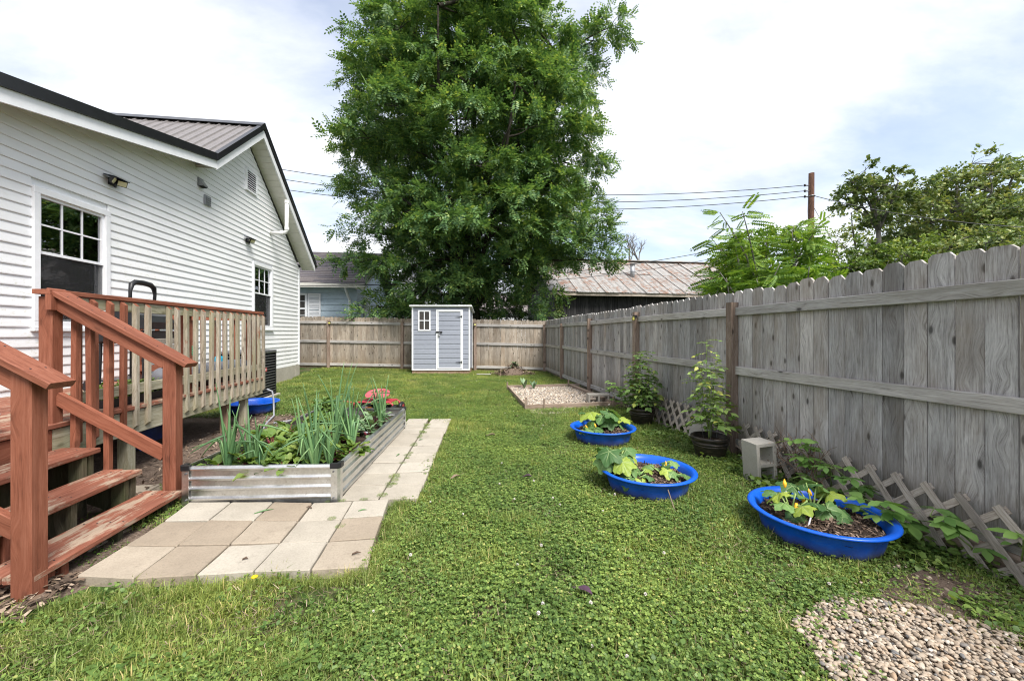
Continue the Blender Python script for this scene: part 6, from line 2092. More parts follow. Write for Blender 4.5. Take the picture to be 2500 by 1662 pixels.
creeper(2.85, 6.55, 6, 44, 'bushy creeper beside the gravel bed under the side fence', .09)

# ------------------------------------------------------------------ gravel bed with timber edging
gb = empty('gravel_bed', (2.1, 8.1, 0), label='square gravel bed framed with thin brown timber boards', cat='gravel bed')
bar('edge_board', (1.185, 6.80, .045), (1.195, 9.40, .045), .10, .03, M_['timber'], gb)
bar('edge_board', (1.19, 6.80, .045), (2.98, 6.93, .045), .10, .03, M_['timber'], gb)
bar('edge_board', (1.20, 9.40, .045), (2.98, 9.50, .045), .10, .03, M_['timber'], gb)
bar('edge_board', (2.80, 7.0, .06), (2.72, 9.45, .06), .09, .09, M_['timber'], gb)
for x, y in ((1.215, 6.99), (1.50, 6.80), (1.17, 9.28), (2.78, 6.88), (2.70, 9.5), (1.175, 6.80)):
    bar('stake', (x, y, -.05), (x + .004, y, .19), .035, .022, M_['timber'], gb)
gg = earth_patch('gravel_floor', [(1.2, 6.82), (2.78, 6.95), (2.70, 9.42), (1.2, 9.38)], .035, M_['gravel_ground'], '')
gg.parent = gb; gg.matrix_local = WM[gb.name].inverted()
for k_ in ('label', 'category', 'kind'):
    if k_ in gg: del gg[k_]
def ico(seed):
    # faceted pebble from a subdivided octahedron
    t = (1 + 5 ** .5) / 2
    v = np.array([(-1, t, 0), (1, t, 0), (-1, -t, 0), (1, -t, 0), (0, -1, t), (0, 1, t), (0, -1, -t), (0, 1, -t), (t, 0, -1), (t, 0, 1), (-t, 0, -1), (-t, 0, 1)], float)
    v /= np.linalg.norm(v, axis=1, keepdims=True)
    f = [(0, 11, 5), (0, 5, 1), (0, 1, 7), (0, 7, 10), (0, 10, 11), (1, 5, 9), (5, 11, 4), (11, 10, 2), (10, 7, 6), (7, 1, 8), (3, 9, 4), (3, 4, 2), (3, 2, 6), (3, 6, 8), (3, 8, 9), (4, 9, 5), (2, 4, 11), (6, 2, 10), (8, 6, 7), (9, 8, 1)]
    return v, np.array(f)
def ico2():
    v, f = ico(0)
    vl = [tuple(p) for p in v]; cache = {}; nf = []
    def mid(a, b):
        k = (min(a, b), max(a, b))
        if k not in cache:
            m = np.array(vl[a]) + np.array(vl[b]); m /= np.linalg.norm(m); cache[k] = len(vl); vl.append(tuple(m))
        return cache[k]
    for a, b, c in f:
        p, q, s = mid(a, b), mid(b, c), mid(c, a)
        nf += [(a, p, s), (b, q, p), (c, s, q), (p, q, s)]
    return np.array(vl), np.array(nf)
def pebbles(name, pts, smin, smax, tmpl, seed, mat):
    q = np.random.default_rng(seed); n = len(pts)
    tv, tf = tmpl
    k = 5; parts = []
    lab = q.integers(0, k, n)
    for j in range(k):
        m = lab == j
        if not m.any(): continue
        w = tv * (1 + .16 * np.sin(tv[:, [1, 2, 0]] * 2.3 + j * 1.7) + .08 * np.sin(tv[:, [2, 0, 1]] * 5 + j))
        c = m.sum()
        a = q.uniform(0, 6.283, c)
        d = np.stack([np.cos(a), np.sin(a), q.normal(0, .25, c)], 1)
        fr_ = frames(d, None, q.normal(0, .3, c))
        s = q.uniform(smin, smax, c) * q.choice([.7, 1, 1, 1.25], c)
        sc = np.stack([s * q.uniform(.7, 1, c), s * q.uniform(1, 1.45, c), s * q.uniform(.45, .75, c)], 1)
        parts.append(scatter(w, tf, fr_ * sc[:, None, :], np.asarray(pts)[m]))
    V, F = join(parts)
    return np_mesh(name, V, F, mat, True)
q_ = np.random.default_rng(3)
pts = []
while len(pts) < 5200:
    x, y = q_.uniform(1.22, 2.72), q_.uniform(6.88, 9.36)
    pts.append((x, y, .045 + .006 * q_.normal()))
for _ in range(800):
    x, y = q_.uniform(1.25, 2.1), q_.uniform(6.35, 6.80)
    if (x - 1.6) ** 2 / .2 + (y - 6.62) ** 2 / .05 < 1: pts.append((x, y, .012))
o = add('gravel', pebbles('gravel', pts, .010, .018, ico(0), 4, M_['gravel']), gb, Matrix.Identity(4)); o['kind'] = 'stuff'
rr2 = np.random.default_rng(77)
for k, (x, y, s) in enumerate(((1.55, 9.15, .30), (1.75, 9.05, .24))):
    a = rr2.uniform(0, 6.28, 12); d = np.stack([np.cos(a) * .5, np.sin(a) * .5, np.ones(12)], 1)
    V, F = scatter([(0, 0, 0), (-.13, .4, .03), (.13, .4, .03), (-.11, .75, .02), (.11, .75, .02), (0, 1, -.05)], [(0, 2, 1), (1, 2, 4), (1, 4, 3), (3, 4, 5)], frames(d) * (s * rr2.uniform(.6, 1, 12))[:, None, None], np.tile([0, 0, 0], (12, 1)))
    o = add('upright_weed', np_mesh('weed', V, F, M_['kale']), None, Matrix.Translation((x, y, .04)))
    tag(o, 'small upright grey-green weed at the far edge of the gravel bed', 'weed', 'weeds in the gravel bed')

# ------------------------------------------------------------------ loose pebbles in the near corner
def pebble_patch():
    q = np.random.default_rng(9); P = []
    tries = 0
    grid = {}
    while len(P) < 7600 and tries < 110000:
        tries += 1
        x, y = q.uniform(1.2, 2.75), q.uniform(.9, 1.76)
        jit = .05 * mnoise.noise((x * 6, y * 6, 0))
        if not in_poly(x + jit, y + jit, PEBBLE_POLY): continue
        key = (int(x / .0138), int(y / .0138))
        c = grid.get(key, 0)
        if c >= 2: continue
        grid[key] = c + 1
        P.append((x, y, .012 + .016 * c + q.uniform(0, .006)))
    for _ in range(260):      # strays in the grass
        x, y = q.uniform(1.25, 2.9), q.uniform(1.1, 1.95)
        if not in_poly(x, y, PEBBLE_POLY): P.append((x, y, .012))
    o = add('pebbles', pebbles('pebbles', P, .0058, .011, ico2(), 10, M_['pebble']))
    tag(o, 'patch of rounded tan and grey pebbles in the near corner of the lawn', 'pebbles', kind='stuff')
pebble_patch()
earth_patch('pebble_ground', PEBBLE_POLY, .006, M_['gravel_ground'], 'pebble-covered ground in the near corner of the lawn')

# ------------------------------------------------------------------ compost heap, litter, odd leaves
def heap():
    q = np.random.default_rng(14)
    h = empty('compost_heap', (1.78, 12.6, 0), label='small heap of pulled weeds and dead leaves near the back fence', cat='compost heap')
    n = 34
    add('mound', mound(.45, 0, .26, 5, M_['earth'], 30, 8), h, Matrix.Translation((1.78, 12.6, 0)))
    a = q.uniform(0, 6.283, 700); rr_ = .62 * q.uniform(0, 1, 700) ** .7
    T = np.stack([rr_ * np.cos(a) * 1.2, rr_ * np.sin(a) * .7, .33 * np.exp(-(rr_ / .32) ** 2) + q.uniform(0, .06, 700)], 1)
    d = rand_dirs(700, q); d[:, 2] = d[:, 2] * .5 - .1
    V, F = scatter([(-.12, -1, 0), (.12, -1, 0), (.2, .3, .1), (0, 1, 0), (-.18, .2, .05)], [(0, 1, 2), (0, 2, 4), (4, 2, 3)], frames(d) * q.uniform(.03, .09, 700)[:, None, None], T)
    add('dead_leaves', np_mesh('dead_leaves', V, F, M_['litter']), h, Matrix.Translation((1.78, 12.6, 0)))
    a = q.uniform(0, 6.283, 60)
    d = np.stack([np.cos(a), np.sin(a), q.uniform(-.6, .8, 60)], 1)
    V, F = scatter([(0, 0, 0), (-.07, .3, .06), (.07, .3, .06), (-.05, .7, .0), (.05, .7, .0), (0, 1, -.2)], [(0, 2, 1), (1, 2, 4), (1, 4, 3), (3, 4, 5)], frames(d) * q.uniform(.12, .26, 60)[:, None, None], np.tile([0.02, 0, .34], (60, 1)))
    add('wilted_leaves', np_mesh('wilted_leaves', V, F, M_['kale']), h, Matrix.Translation((1.78, 12.6, 0)))
heap()

def litter():
    q = np.random.default_rng(15); n = 2600
    x = np.concatenate([q.uniform(-3.2, -2.05, 1500), q.uniform(-2.7, -1.95, 500), q.uniform(-2.6, -1.9, 600)])
    y = np.concatenate([q.uniform(3.4, 6.9, 1500), q.uniform(2.1, 2.5, 500), q.uniform(5.6, 7.1, 600)])
    T = np.stack([x, y, q.uniform(.02, .04, n)], 1)
    d = rand_dirs(n, q); d[:, 2] *= .3
    V, F = scatter([(-.2, -1, 0), (.2, -1, 0), (.35, .1, .12), (0, 1, 0), (-.35, .1, .1)], [(0, 1, 2), (0, 2, 4), (4, 2, 3)], frames(d) * q.uniform(.008, .035, n)[:, None, None], T)
    o = add('leaf_litter', np_mesh('leaf_litter', V, F, M_['litter']))
    tag(o, 'dry leaf litter and wood bits on the earth by the steps', 'litter', kind='stuff')
litter()

def dead_leaf(x, y, s, mat, label, rz=0.0, name='fallen_leaf'):
    vs = []
    for i in range(5):
        u = i / 4
        w = .20 * math.sin(math.pi * min(1, u + .05))
        for j in (-1, 0, 1): vs.append((w * j * s, (u - .5) * s, (.10 * abs(j) + .12 * math.sin(u * 5)) * s))
    fs = [(i * 3 + j, i * 3 + j + 1, i * 3 + j + 4, i * 3 + j + 3) for i in range(4) for j in range(2)]
    o = MB()._add(vs, fs).build(name, mat, None, Matrix.Translation((x, y, gz(x, y) + .04)) @ Matrix.Rotation(rz, 4, 'Z'), smooth=True)
    tag(o, label, 'leaf', 'fallen leaves on the lawn')
dead_leaf(.62, 1.94, .12, M_['purple_leaf'], 'long dark purple leaf on the clover before the pebbles', .7)
dead_leaf(.42, 5.05, .12, M_['litter'], 'curled brown leaf lying right of the walkway end', 1.4)
dead_leaf(.92, 6.15, .09, M_['litter'], 'small brown leaf before the gravel bed', .4)
dead_leaf(.62, 3.55, .10, M_['purple_leaf'], 'small dark leaf on the clover left of the middle pool', 1.2)
dead_leaf(-.02, 3.62, .10, M_['litter'], 'curled tan leaf just right of the walkway', 2.0)
o = MB().lathe([(0, .0), (.012, .002), (.016, .008), (.008, .012), (0, .012)], 12).build('dandelion_flower', M_['dandelion'], None, Matrix.Translation((-1.02, 2.20, .085)), smooth=True)
tag(o, 'single yellow dandelion flower in the grass before the patio', 'flower')
# ------------------------------------------------------------------ trees
def limb_pts(p, q, rng, sag=0.0, wob=.12, n=7):
    p, q = Vector(p), Vector(q); L = (q - p).length
    pts = []
    o1 = Vector((rng.uniform(-1, 1), rng.uniform(-1, 1), rng.uniform(-.5, .5))) * L * wob
    for i in range(n):
        t = i / (n - 1)
        pts.append(p.lerp(q, t) + o1 * math.sin(math.pi * t) + Vector((0, 0, sag * L * math.sin(math.pi * t))))
    return pts

def pinnate(nl=4, w=.17, l=.30):
    """feathered leaf along +Y, unit length, with nl pairs and an end leaflet"""
    V, F = [], []
    def leaflet(b, d, s):
        d = np.array(d) / np.linalg.norm(d); sd = np.cross(d, [0, 0, 1]); n = len(V)
        b = np.array(b)
        for v in (b, b + d * s * .5 + sd * s * .29 + [0, 0, .02], b + d * s, b + d * s * .5 - sd * s * .29 + [0, 0, .02]): V.append(tuple(v))
        F.append((n, n + 1, n + 2)); F.append((n, n + 2, n + 3))
    for k in range(nl):
        y = .18 + .74 * k / nl; z = -.14 * y * y
        for s in (-1, 1): leaflet((0, y, z), (s, .38, -.18), l * (1 - .25 * abs(k / nl - .4)))
    leaflet((0, .92, -.12), (0, 1, -.3), l * .8)
    return np.array(V), np.array(F)

def sprays(centres, outs, n_leaf, L, spread, rng, tv, tf, droop=.35, up=.5):
    """leaves along short hanging shoots that start at each centre and grow outwards"""
    C = np.repeat(np.asarray(centres), n_leaf, 0); O = np.repeat(np.asarray(outs), n_leaf, 0)
    N = len(C)
    t = rng.uniform(0, 1, N)[:, None]
    T = C + O * spread * t + rng.normal(0, spread * .13, (N, 3)) + np.array([0, 0, -droop * spread]) * t ** 2
    d = O * .6 + rng.normal(0, .52, (N, 3)); d[:, 2] -= .12
    nrm = np.tile([0, 0, 1.0], (N, 1)) * up + rng.normal(0, .35, (N, 3)) + O * .35
    Rm = frames(d, nrm) * (L * rng.uniform(.65, 1.25, N))[:, None, None]
    return scatter(tv, tf, Rm, T)

def clump_tree(name, base, label, trunk, limbs, clumps, leafspec, seed, cat='tree', group=None, barkmat='bark', leafmat='locust_leaf', twigs=True):
    """trunk: list of (point, radius); limbs: (start index, end point, radius); clumps: (centre, radius xyz, n shoots)"""
    rng = random.Random(seed); q = np.random.default_rng(seed)
    t = empty(name, base, label=label, cat=cat, group=group)
    tr = MB()
    tr.tube([p for p, _ in trunk], [r_ for _, r_ in trunk], 12)
    ends = []
    for si, end, r0 in limbs:
        p0 = trunk[si][0]
        pts = limb_pts(p0, end, rng, .06, .07, 9)
        tr.tube(pts, [r0 * (1 - .78 * i / 8) for i in range(9)], 8)
        ends.append(pts)
    allp = [p for pts in ends for p in pts[2:]] or [Vector(trunk[-1][0])]
    nl, L, spread, tmpl, droop, up = leafspec
    tv, tf = tmpl
    cs, os_ = [], []
    br = MB()
    for (c, rad, n) in clumps:
        c = Vector(c)
        near = min(allp, key=lambda p: (p - c).length + (2.0 if p.z > c.z + .5 else 0))
        pts = limb_pts(near, c, rng, .05, .10, 6)
        ln = (c - near).length
        br.tube(pts, [max(.012, .03 + .012 * ln) * (1 - .75 * i / 5) for i in range(6)], 6, cap=False)
        d = rand_dirs(n, q)
        d[:, 2] = np.abs(d[:, 2]) * .9 - .28
        rr_ = q.uniform(.35, 1.0, n) ** .6
        P = np.array(c) + d * rr_[:, None] * np.array(rad)
        o = d + np.array([0, 0, -.05]); o /= np.linalg.norm(o, axis=1, keepdims=True)
        cs.append(P); os_.append(o)
        if twigs:
            for k in range(min(5, n)):
                br.tube([c, c.lerp(Vector(P[k]), .5) + Vector((0, 0, .05)), Vector(P[k])], [.014, .010, .005], 4, cap=False)
    tr.build('trunk', M_[barkmat], t, smooth=True)
    br.build('branches', M_[barkmat], t, smooth=True)
    V, F = sprays(np.concatenate(cs), np.concatenate(os_), nl, L, spread, q, tv, tf, droop, up)
    add('crown', np_mesh('crown', V, F, M_[leafmat]), t)
    return t

PIN = pinnate(4, l=.33)
BLADE = (np.array([(0, 0, 0), (-.30, .42, .06), (0, 1, -.05), (.30, .42, .06)]), np.array([(0, 3, 2), (0, 2, 1)]))

def locust():
    rng = random.Random(17)
    bx, by = .70, 16.4
    trunk = [((bx, by, -.2), .36), ((bx + .02, by, 1.0), .30), ((bx - .03, by - .05, 2.2), .26), ((bx + .05, by - .05, 3.2), .24), ((bx + .10, by, 5.0), .19), ((bx - .05, by, 8), .14), ((bx, by, 11.0), .09), ((bx + .2, by, 14.2), .03)]
    limbs = []
    for k in range(15):
        a = k * 2.4 + rng.uniform(-.3, .3)
        z = rng.uniform(7.0, 12.5) if k % 3 else rng.uniform(5, 8)
        rr_ = rng.uniform(2.2, 4.6)
        limbs.append((rng.choice([2, 2, 3, 3, 4]), (bx + rr_ * math.cos(a), by + rr_ * .9 * math.sin(a), z), rng.uniform(.09, .15)))
    # crown outline: radius to the left and right of the trunk by height
    prof = [(1.9, 1.6, 1.0), (2.6, 2.8, 1.5), (3.4, 3.5, 2.2), (4.4, 4.2, 4.5), (5.4, 4.5, 5.2), (6.5, 4.9, 4.9), (8.0, 5.2, 4.9), (9.5, 4.6, 4.6), (11.0, 4.5, 4.5), (12.5, 4.5, 4.5), (13.5, 4.2, 4.2), (14.3, 3.2, 2.8), (15.1, 2.1, 1.7), (15.9, .7, .6)]
    def rad(z, left):
        for (a, b) in zip(prof[:-1], prof[1:]):
            if a[0] <= z <= b[0]:
                t = (z - a[0]) / (b[0] - a[0]); i = 1 if left else 2
                return a[i] + (b[i] - a[i]) * t
        return .5
    clumps = []
    tries = 0
    while len(clumps) < 128 and tries < 9000:
        tries += 1
        z = rng.uniform(2.1, 15.8); a = rng.uniform(0, 6.283)
        if math.sin(a) > .25 and rng.random() < .55: continue      # fewer on the side nobody sees
        left = math.cos(a) < 0
        R0 = rad(z, left)
        f = rng.uniform(.25, 1.0) ** .5
        rc = .85 + .55 * rng.random()
        x = bx + (R0 - rc * .55) * f * math.cos(a); y = by + (min(R0, 4.6) - rc * .55) * f * math.sin(a) * .85
        c = (x, y, z)
        if mnoise.noise((x * .55, z * .55, 3.3)) > .42 and rng.random() < .7: continue
        if any((Vector(c) - Vector(o[0])).length < 1.2 for o in clumps): continue
        if abs(x - bx) < 1.5 and 4.2 < z < 9.5 and y < by - .4 and rng.random() < .7: continue
        # keep a hollow round the low trunk
        if z < 3.4 and abs(x - bx) < 1.0 and y < by: continue
        clumps.append((c, (rc * 1.25, rc * 1.15, rc * .40), 30))
    # a long limb thrown out to the right, high up, and drooping skirts below
    for c in ((bx + 4.7, by - 1, 13.0), (bx + 5.4, by - 1, 13.6), (bx + 4.9, by - .8, 5.0), (bx + 4.6, by - 1.4, 4.2), (bx + 2.4, by - 1.2, 2.9), (bx - 3.4, by - 1.0, 2.3), (bx - 4.4, by - .6, 4.0), (bx - 2.4, by - 1.2, 2.2), (bx + 1.7, by - 1.3, 2.3)):
        clumps.append((c, (.8, .7, .32), 16))
    clump_tree('locust_tree', (bx, by, 0), 'very large dark green locust tree towering behind the garden shed', trunk, limbs, clumps, (12, .39, .55, PIN, .30, 1.5), 17, barkmat='bark', leafmat='locust_leaf')
locust()

def round_tree(name, base, hgt, rx, ry, z0, label, seed, nclump, leafmat, L=.15, nl=26, shoots=11, rc=.9, barkmat='bark_pale', group=None, trunk_r=.2, lean=(0, 0), tmpl=BLADE, cat='tree', limbn=8):
    rng = random.Random(seed)
    x0, y0 = base
    tx, ty = x0 + lean[0], y0 + lean[1]
    trunk = [((x0, y0, -.2), trunk_r), ((x0 + lean[0] * .2, y0 + lean[1] * .2, z0 * .5), trunk_r * .85), ((x0 + lean[0] * .5, y0 + lean[1] * .5, z0), trunk_r * .7), ((tx, ty, (z0 + hgt) / 2), trunk_r * .45), ((tx, ty, hgt - .6), trunk_r * .15)]
    limbs = []
    for k in range(limbn):
        a = k * 2.4 + rng.uniform(-.4, .4); f = rng.uniform(.45, .8)
        limbs.append((rng.choice([1, 2, 2, 3]), (tx + rx * f * math.cos(a), ty + ry * f * math.sin(a), z0 + (hgt - z0) * rng.uniform(.3, .85)), trunk_r * .5))
    clumps = []; tries = 0
    while len(clumps) < nclump and tries < 4000:
        tries += 1
        d = Vector((rng.gauss(0, 1), rng.gauss(0, 1), rng.gauss(0, 1))).normalized() * rng.uniform(.2, 1) ** .45
        if d.y > .35 and rng.random() < .5: continue
        c = Vector((tx + d.x * (rx - rc * .4), ty + d.y * (ry - rc * .4), (z0 + hgt) / 2 + d.z * ((hgt - z0) / 2 - rc * .3)))
        if any((c - Vector(o[0])).length < rc * .62 for o in clumps): continue
        k = rc * rng.uniform(.65, 1.15)
        clumps.append((tuple(c), (k, k * .9, k * .55), shoots))
    return clump_tree(name, (x0, y0, 0), label, trunk, limbs, clumps, (nl, L, rc * .55, tmpl, .1, .6), seed, cat, group, barkmat, leafmat)

GR = 'trees beyond the side fence'
# positions follow from their bearing and distance; all stand outside the fence
round_tree('maple_tree', (23.1, 18.9), 10.7, 1.7, 1.6, 6.9, 'slender maple with airy windblown crown standing above the shrubs', 51, 22, 'maple_leaf', .20, 22, 9, .75, group=GR, trunk_r=.15, lean=(-.3, .3))
round_tree('maple_tree', (27.3, 18.5), 10.8, 3.6, 3.3, 4.6, 'broad olive green maple at the right end of the side fence', 52, 66, 'maple_leaf', .21, 24, 11, 1.1, group=GR, trunk_r=.28)
round_tree('maple_tree', (33.0, 19.8), 11.0, 4.0, 4.0, 3.0, 'taller olive maple cut by the right picture edge', 53, 56, 'maple_leaf', .21, 24, 10, 1.2, group=GR, trunk_r=.25)
round_tree('maple_tree', (30.5, 24.5), 11.4, 4.6, 4.0, 2.5, 'hazy olive maple standing behind the broad one', 63, 44, 'maple_leaf', .23, 22, 10, 1.3, group=GR, trunk_r=.25)
GS = 'shrubs beyond the side fence'
round_tree('shrub', (17.6, 15.6), 5.5, 1.5, 1.4, .6, 'round green shrub right behind the utility pole', 54, 34, 'shrub_leaf', .17, 22, 10, .7, group=GS, trunk_r=.07, cat='shrub')
round_tree('shrub', (19.9, 15.5), 5.9, 2.0, 1.7, .4, 'yellow-green shrub below the slender maple', 55, 46, 'shrub_leaf', .17, 24, 10, .75, group=GS, trunk_r=.07, cat='shrub')
round_tree('shrub', (22.7, 15.1), 6.2, 2.3, 1.9, .4, 'dense olive shrub below the broad maple', 56, 52, 'maple_leaf', .18, 24, 10, .8, group=GS, trunk_r=.07, cat='shrub')
round_tree('shrub', (25.8, 14.6), 6.8, 2.5, 2.0, .4, 'olive shrub at the far right above the fence tops', 57, 56, 'maple_leaf', .18, 24, 10, .85, group=GS, trunk_r=.07, cat='shrub')
round_tree('linden_tree', (14.3, 18.6), 6.3, 1.2, 1.2, 2.4, 'yellow-green tree behind the right end of the barn roof', 58, 34, 'shrub_leaf', .16, 24, 10, .7, group=GR, trunk_r=.12)
# dark shrubs between the big tree and the barn
GD = 'dark shrubs behind the back fence'
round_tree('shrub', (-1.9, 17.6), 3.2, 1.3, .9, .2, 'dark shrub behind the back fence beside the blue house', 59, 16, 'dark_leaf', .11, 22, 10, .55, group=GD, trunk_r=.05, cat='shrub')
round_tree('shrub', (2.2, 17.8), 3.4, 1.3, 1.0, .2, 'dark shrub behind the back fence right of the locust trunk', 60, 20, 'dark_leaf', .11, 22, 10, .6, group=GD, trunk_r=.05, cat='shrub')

def sumac():
    """young feather-leaved tree close behind the side fence"""
    rng = random.Random(71); q = np.random.default_rng(71)
    PL = pinnate(10, l=.17)
    for (name, x, y, h, n, spread, label, sd) in (
            ('sumac_tree', 8.2, 9.96, 4.9, 12, 1.75, 'tallest feather-leaved sapling rising above the fence left of the pole', 1),
            ('sumac_tree', 9.7, 10.35, 5.0, 9, 1.2, 'feather-leaved sapling touching the utility pole', 2),
            ('sumac_tree', 7.0, 9.5, 3.3, 6, .75, 'lower feather-leaved sapling overhanging the fence before the barn', 3),
            ('sumac_tree', 10.3, 9.7, 3.2, 8, 1.3, 'low feather-leaved thicket right of the pole foot', 4),
            ('sumac_tree', 7.6, 9.0, 3.3, 9, 1.3, 'low feather-leaved thicket along the fence under the tallest sapling', 5)):
        t = empty(name, (x, y, 0), label=label, cat='tree', group='feather-leaved saplings behind the fence')
        st = MB(); T, D, S = [], [], []
        for k in range(n):
            a = k * 2.4 + sd; rr_ = spread * rng.uniform(.25, .85)
            top = Vector((x + rr_ * math.cos(a), y + rr_ * math.sin(a), h * (rng.uniform(.62, 1.0) if k % 3 else rng.uniform(.85, 1.0)) - .2))
            pts = limb_pts((x, y, .0), top, rng, .05, .08, 8)
            st.tube(pts, [.05 * (1 - .8 * i / 7) for i in range(8)], 6)
            for j in range(60):
                f = rng.uniform(.30, 1.0); i = min(6, int(f * 7)); p = pts[i].lerp(pts[i + 1], f * 7 - i)
                aa = rng.uniform(0, 6.283)
                p = p + Vector((math.cos(aa), math.sin(aa), 0)) * rng.uniform(0, .22) * (1.2 - f)
                T.append(tuple(p)); D.append((math.cos(aa), math.sin(aa), rng.uniform(-.55, .6))); S.append(rng.uniform(.42, .75))
        st.build('trunk', M_['bark_pale'], t, smooth=True)
        Rm = frames(np.array(D), None, q.normal(0, .75, len(D))) * np.array(S)[:, None, None]
        V, F = scatter(*PL, Rm, np.array(T))
        add('crown', np_mesh('crown', V, F, M_['sumac_leaf']), t)
sumac()

def dead_tree():
    rng = random.Random(5)
    mb = MB()
    def grow(p, d, L, r_, lv):
        q = p + d * L
        mb.tube([p, p.lerp(q, .5) + Vector((rng.uniform(-.05, .05), 0, 0)), q], [r_, r_ * .8, r_ * .6], 5, cap=False)
        if lv == 0: return
        for _ in range(3 if lv > 1 else 2):
            grow(q, (d + Vector((rng.uniform(-.8, .8), rng.uniform(-.5, .5), rng.uniform(-.2, .5)))).normalized(), L * rng.uniform(.5, .8), r_ * .6, lv - 1)
    grow(Vector((12.0, 26, 0)), Vector((0, 0, 1)), 5.0, .16, 0)
    for s in (-.25, .3):
        grow(Vector((12.0, 26, 4.8)), Vector((s, 0, 1)).normalized(), 1.3, .09, 4)
    o = empty('dead_tree', (12, 26, 0), label='bare leafless tree top showing behind the barn roof', cat='tree')
    mb.build('branches', M_['bark_pale'], o)
dead_tree()

# ------------------------------------------------------------------ utility pole and cables
def pole():
    x, y = 17.5, 17.77
    p = empty('utility_pole', (x, y, 0), label='brown wooden utility pole rising above the side fence', cat='pole')
    MB().tube([(x, y, -.5), (x, y, 5), (x + .05, y, 9.3)], [.17, .15, .125], 14).build('shaft', M_['pole'], p, smooth=True)
    for z in (8.68, 8.40, 8.12):
        MB().tube([(x - .32, y, z), (x + .16, y, z)], .028, 6).build('bolt', M_['dark_steel'], p)
        MB().lathe([(0, -.06), (.05, -.05), (.035, 0), (.05, .05), (0, .06)], 10, (x - .32, y, z)).build('insulator', M_['black'], p, smooth=True)
    MB().lathe([(.15, -.03), (.17, 0), (.15, .03)], 14, (x + .04, y, 8.15)).build('clamp', M_['dark_steel'], p)
    MB().tube([(x - .15, y - .03, 8.2), (x - .20, y - .05, 7.4), (x - .17, y - .04, 6.2), (x - .19, y, 4)], .016, 5).build('down_wire', M_['wire'], p)
    def cable(a, b, sag, r_, label):
        a, b = Vector(a), Vector(b); n = 24
        pts = [a.lerp(b, i / n) + Vector((0, 0, -sag * 4 * (i / n) * (1 - i / n))) for i in range(n + 1)]
        o = MB().tube(pts, r_, 5).build('overhead_cable', M_['wire'])
        tag(o, label, 'cable', 'overhead cables')
    top = [(x - .34, y, 8.68), (x - .34, y, 8.40), (x - .34, y, 8.12)]
    ends = [(-15.9, 24.4, 11.58), (-15.9, 24.4, 11.0), (-15.9, 24.4, 10.4)]
    for i, (a, b) in enumerate(zip(top, ends)):
        cable(a, b, 1.36, .017, ['uppermost overhead cable running left from the utility pole', 'middle overhead cable running left from the utility pole', 'lowest overhead cable running left from the utility pole'][i])
    cable((x + .1, y, 8.2), (24.5, 11.0, 5.0), .5, .017, 'cable sloping down right from the utility pole before the maples')
    cable((x + .12, y, 7.7), (19.9, 17.0, 2.6), .0, .012, 'straight guy wire running down right of the utility pole')
    cable((17.4, 17.7, 6.5), (-6.45, 16.03, 3.1), .75, .014, 'service cable crossing low before the barn roof and the big tree')
    cable((17.4, 17.7, 6.2), (-6.45, 16.1, 3.3), 1.0, .010, 'thin lower service cable crossing before the barn roof')
pole()
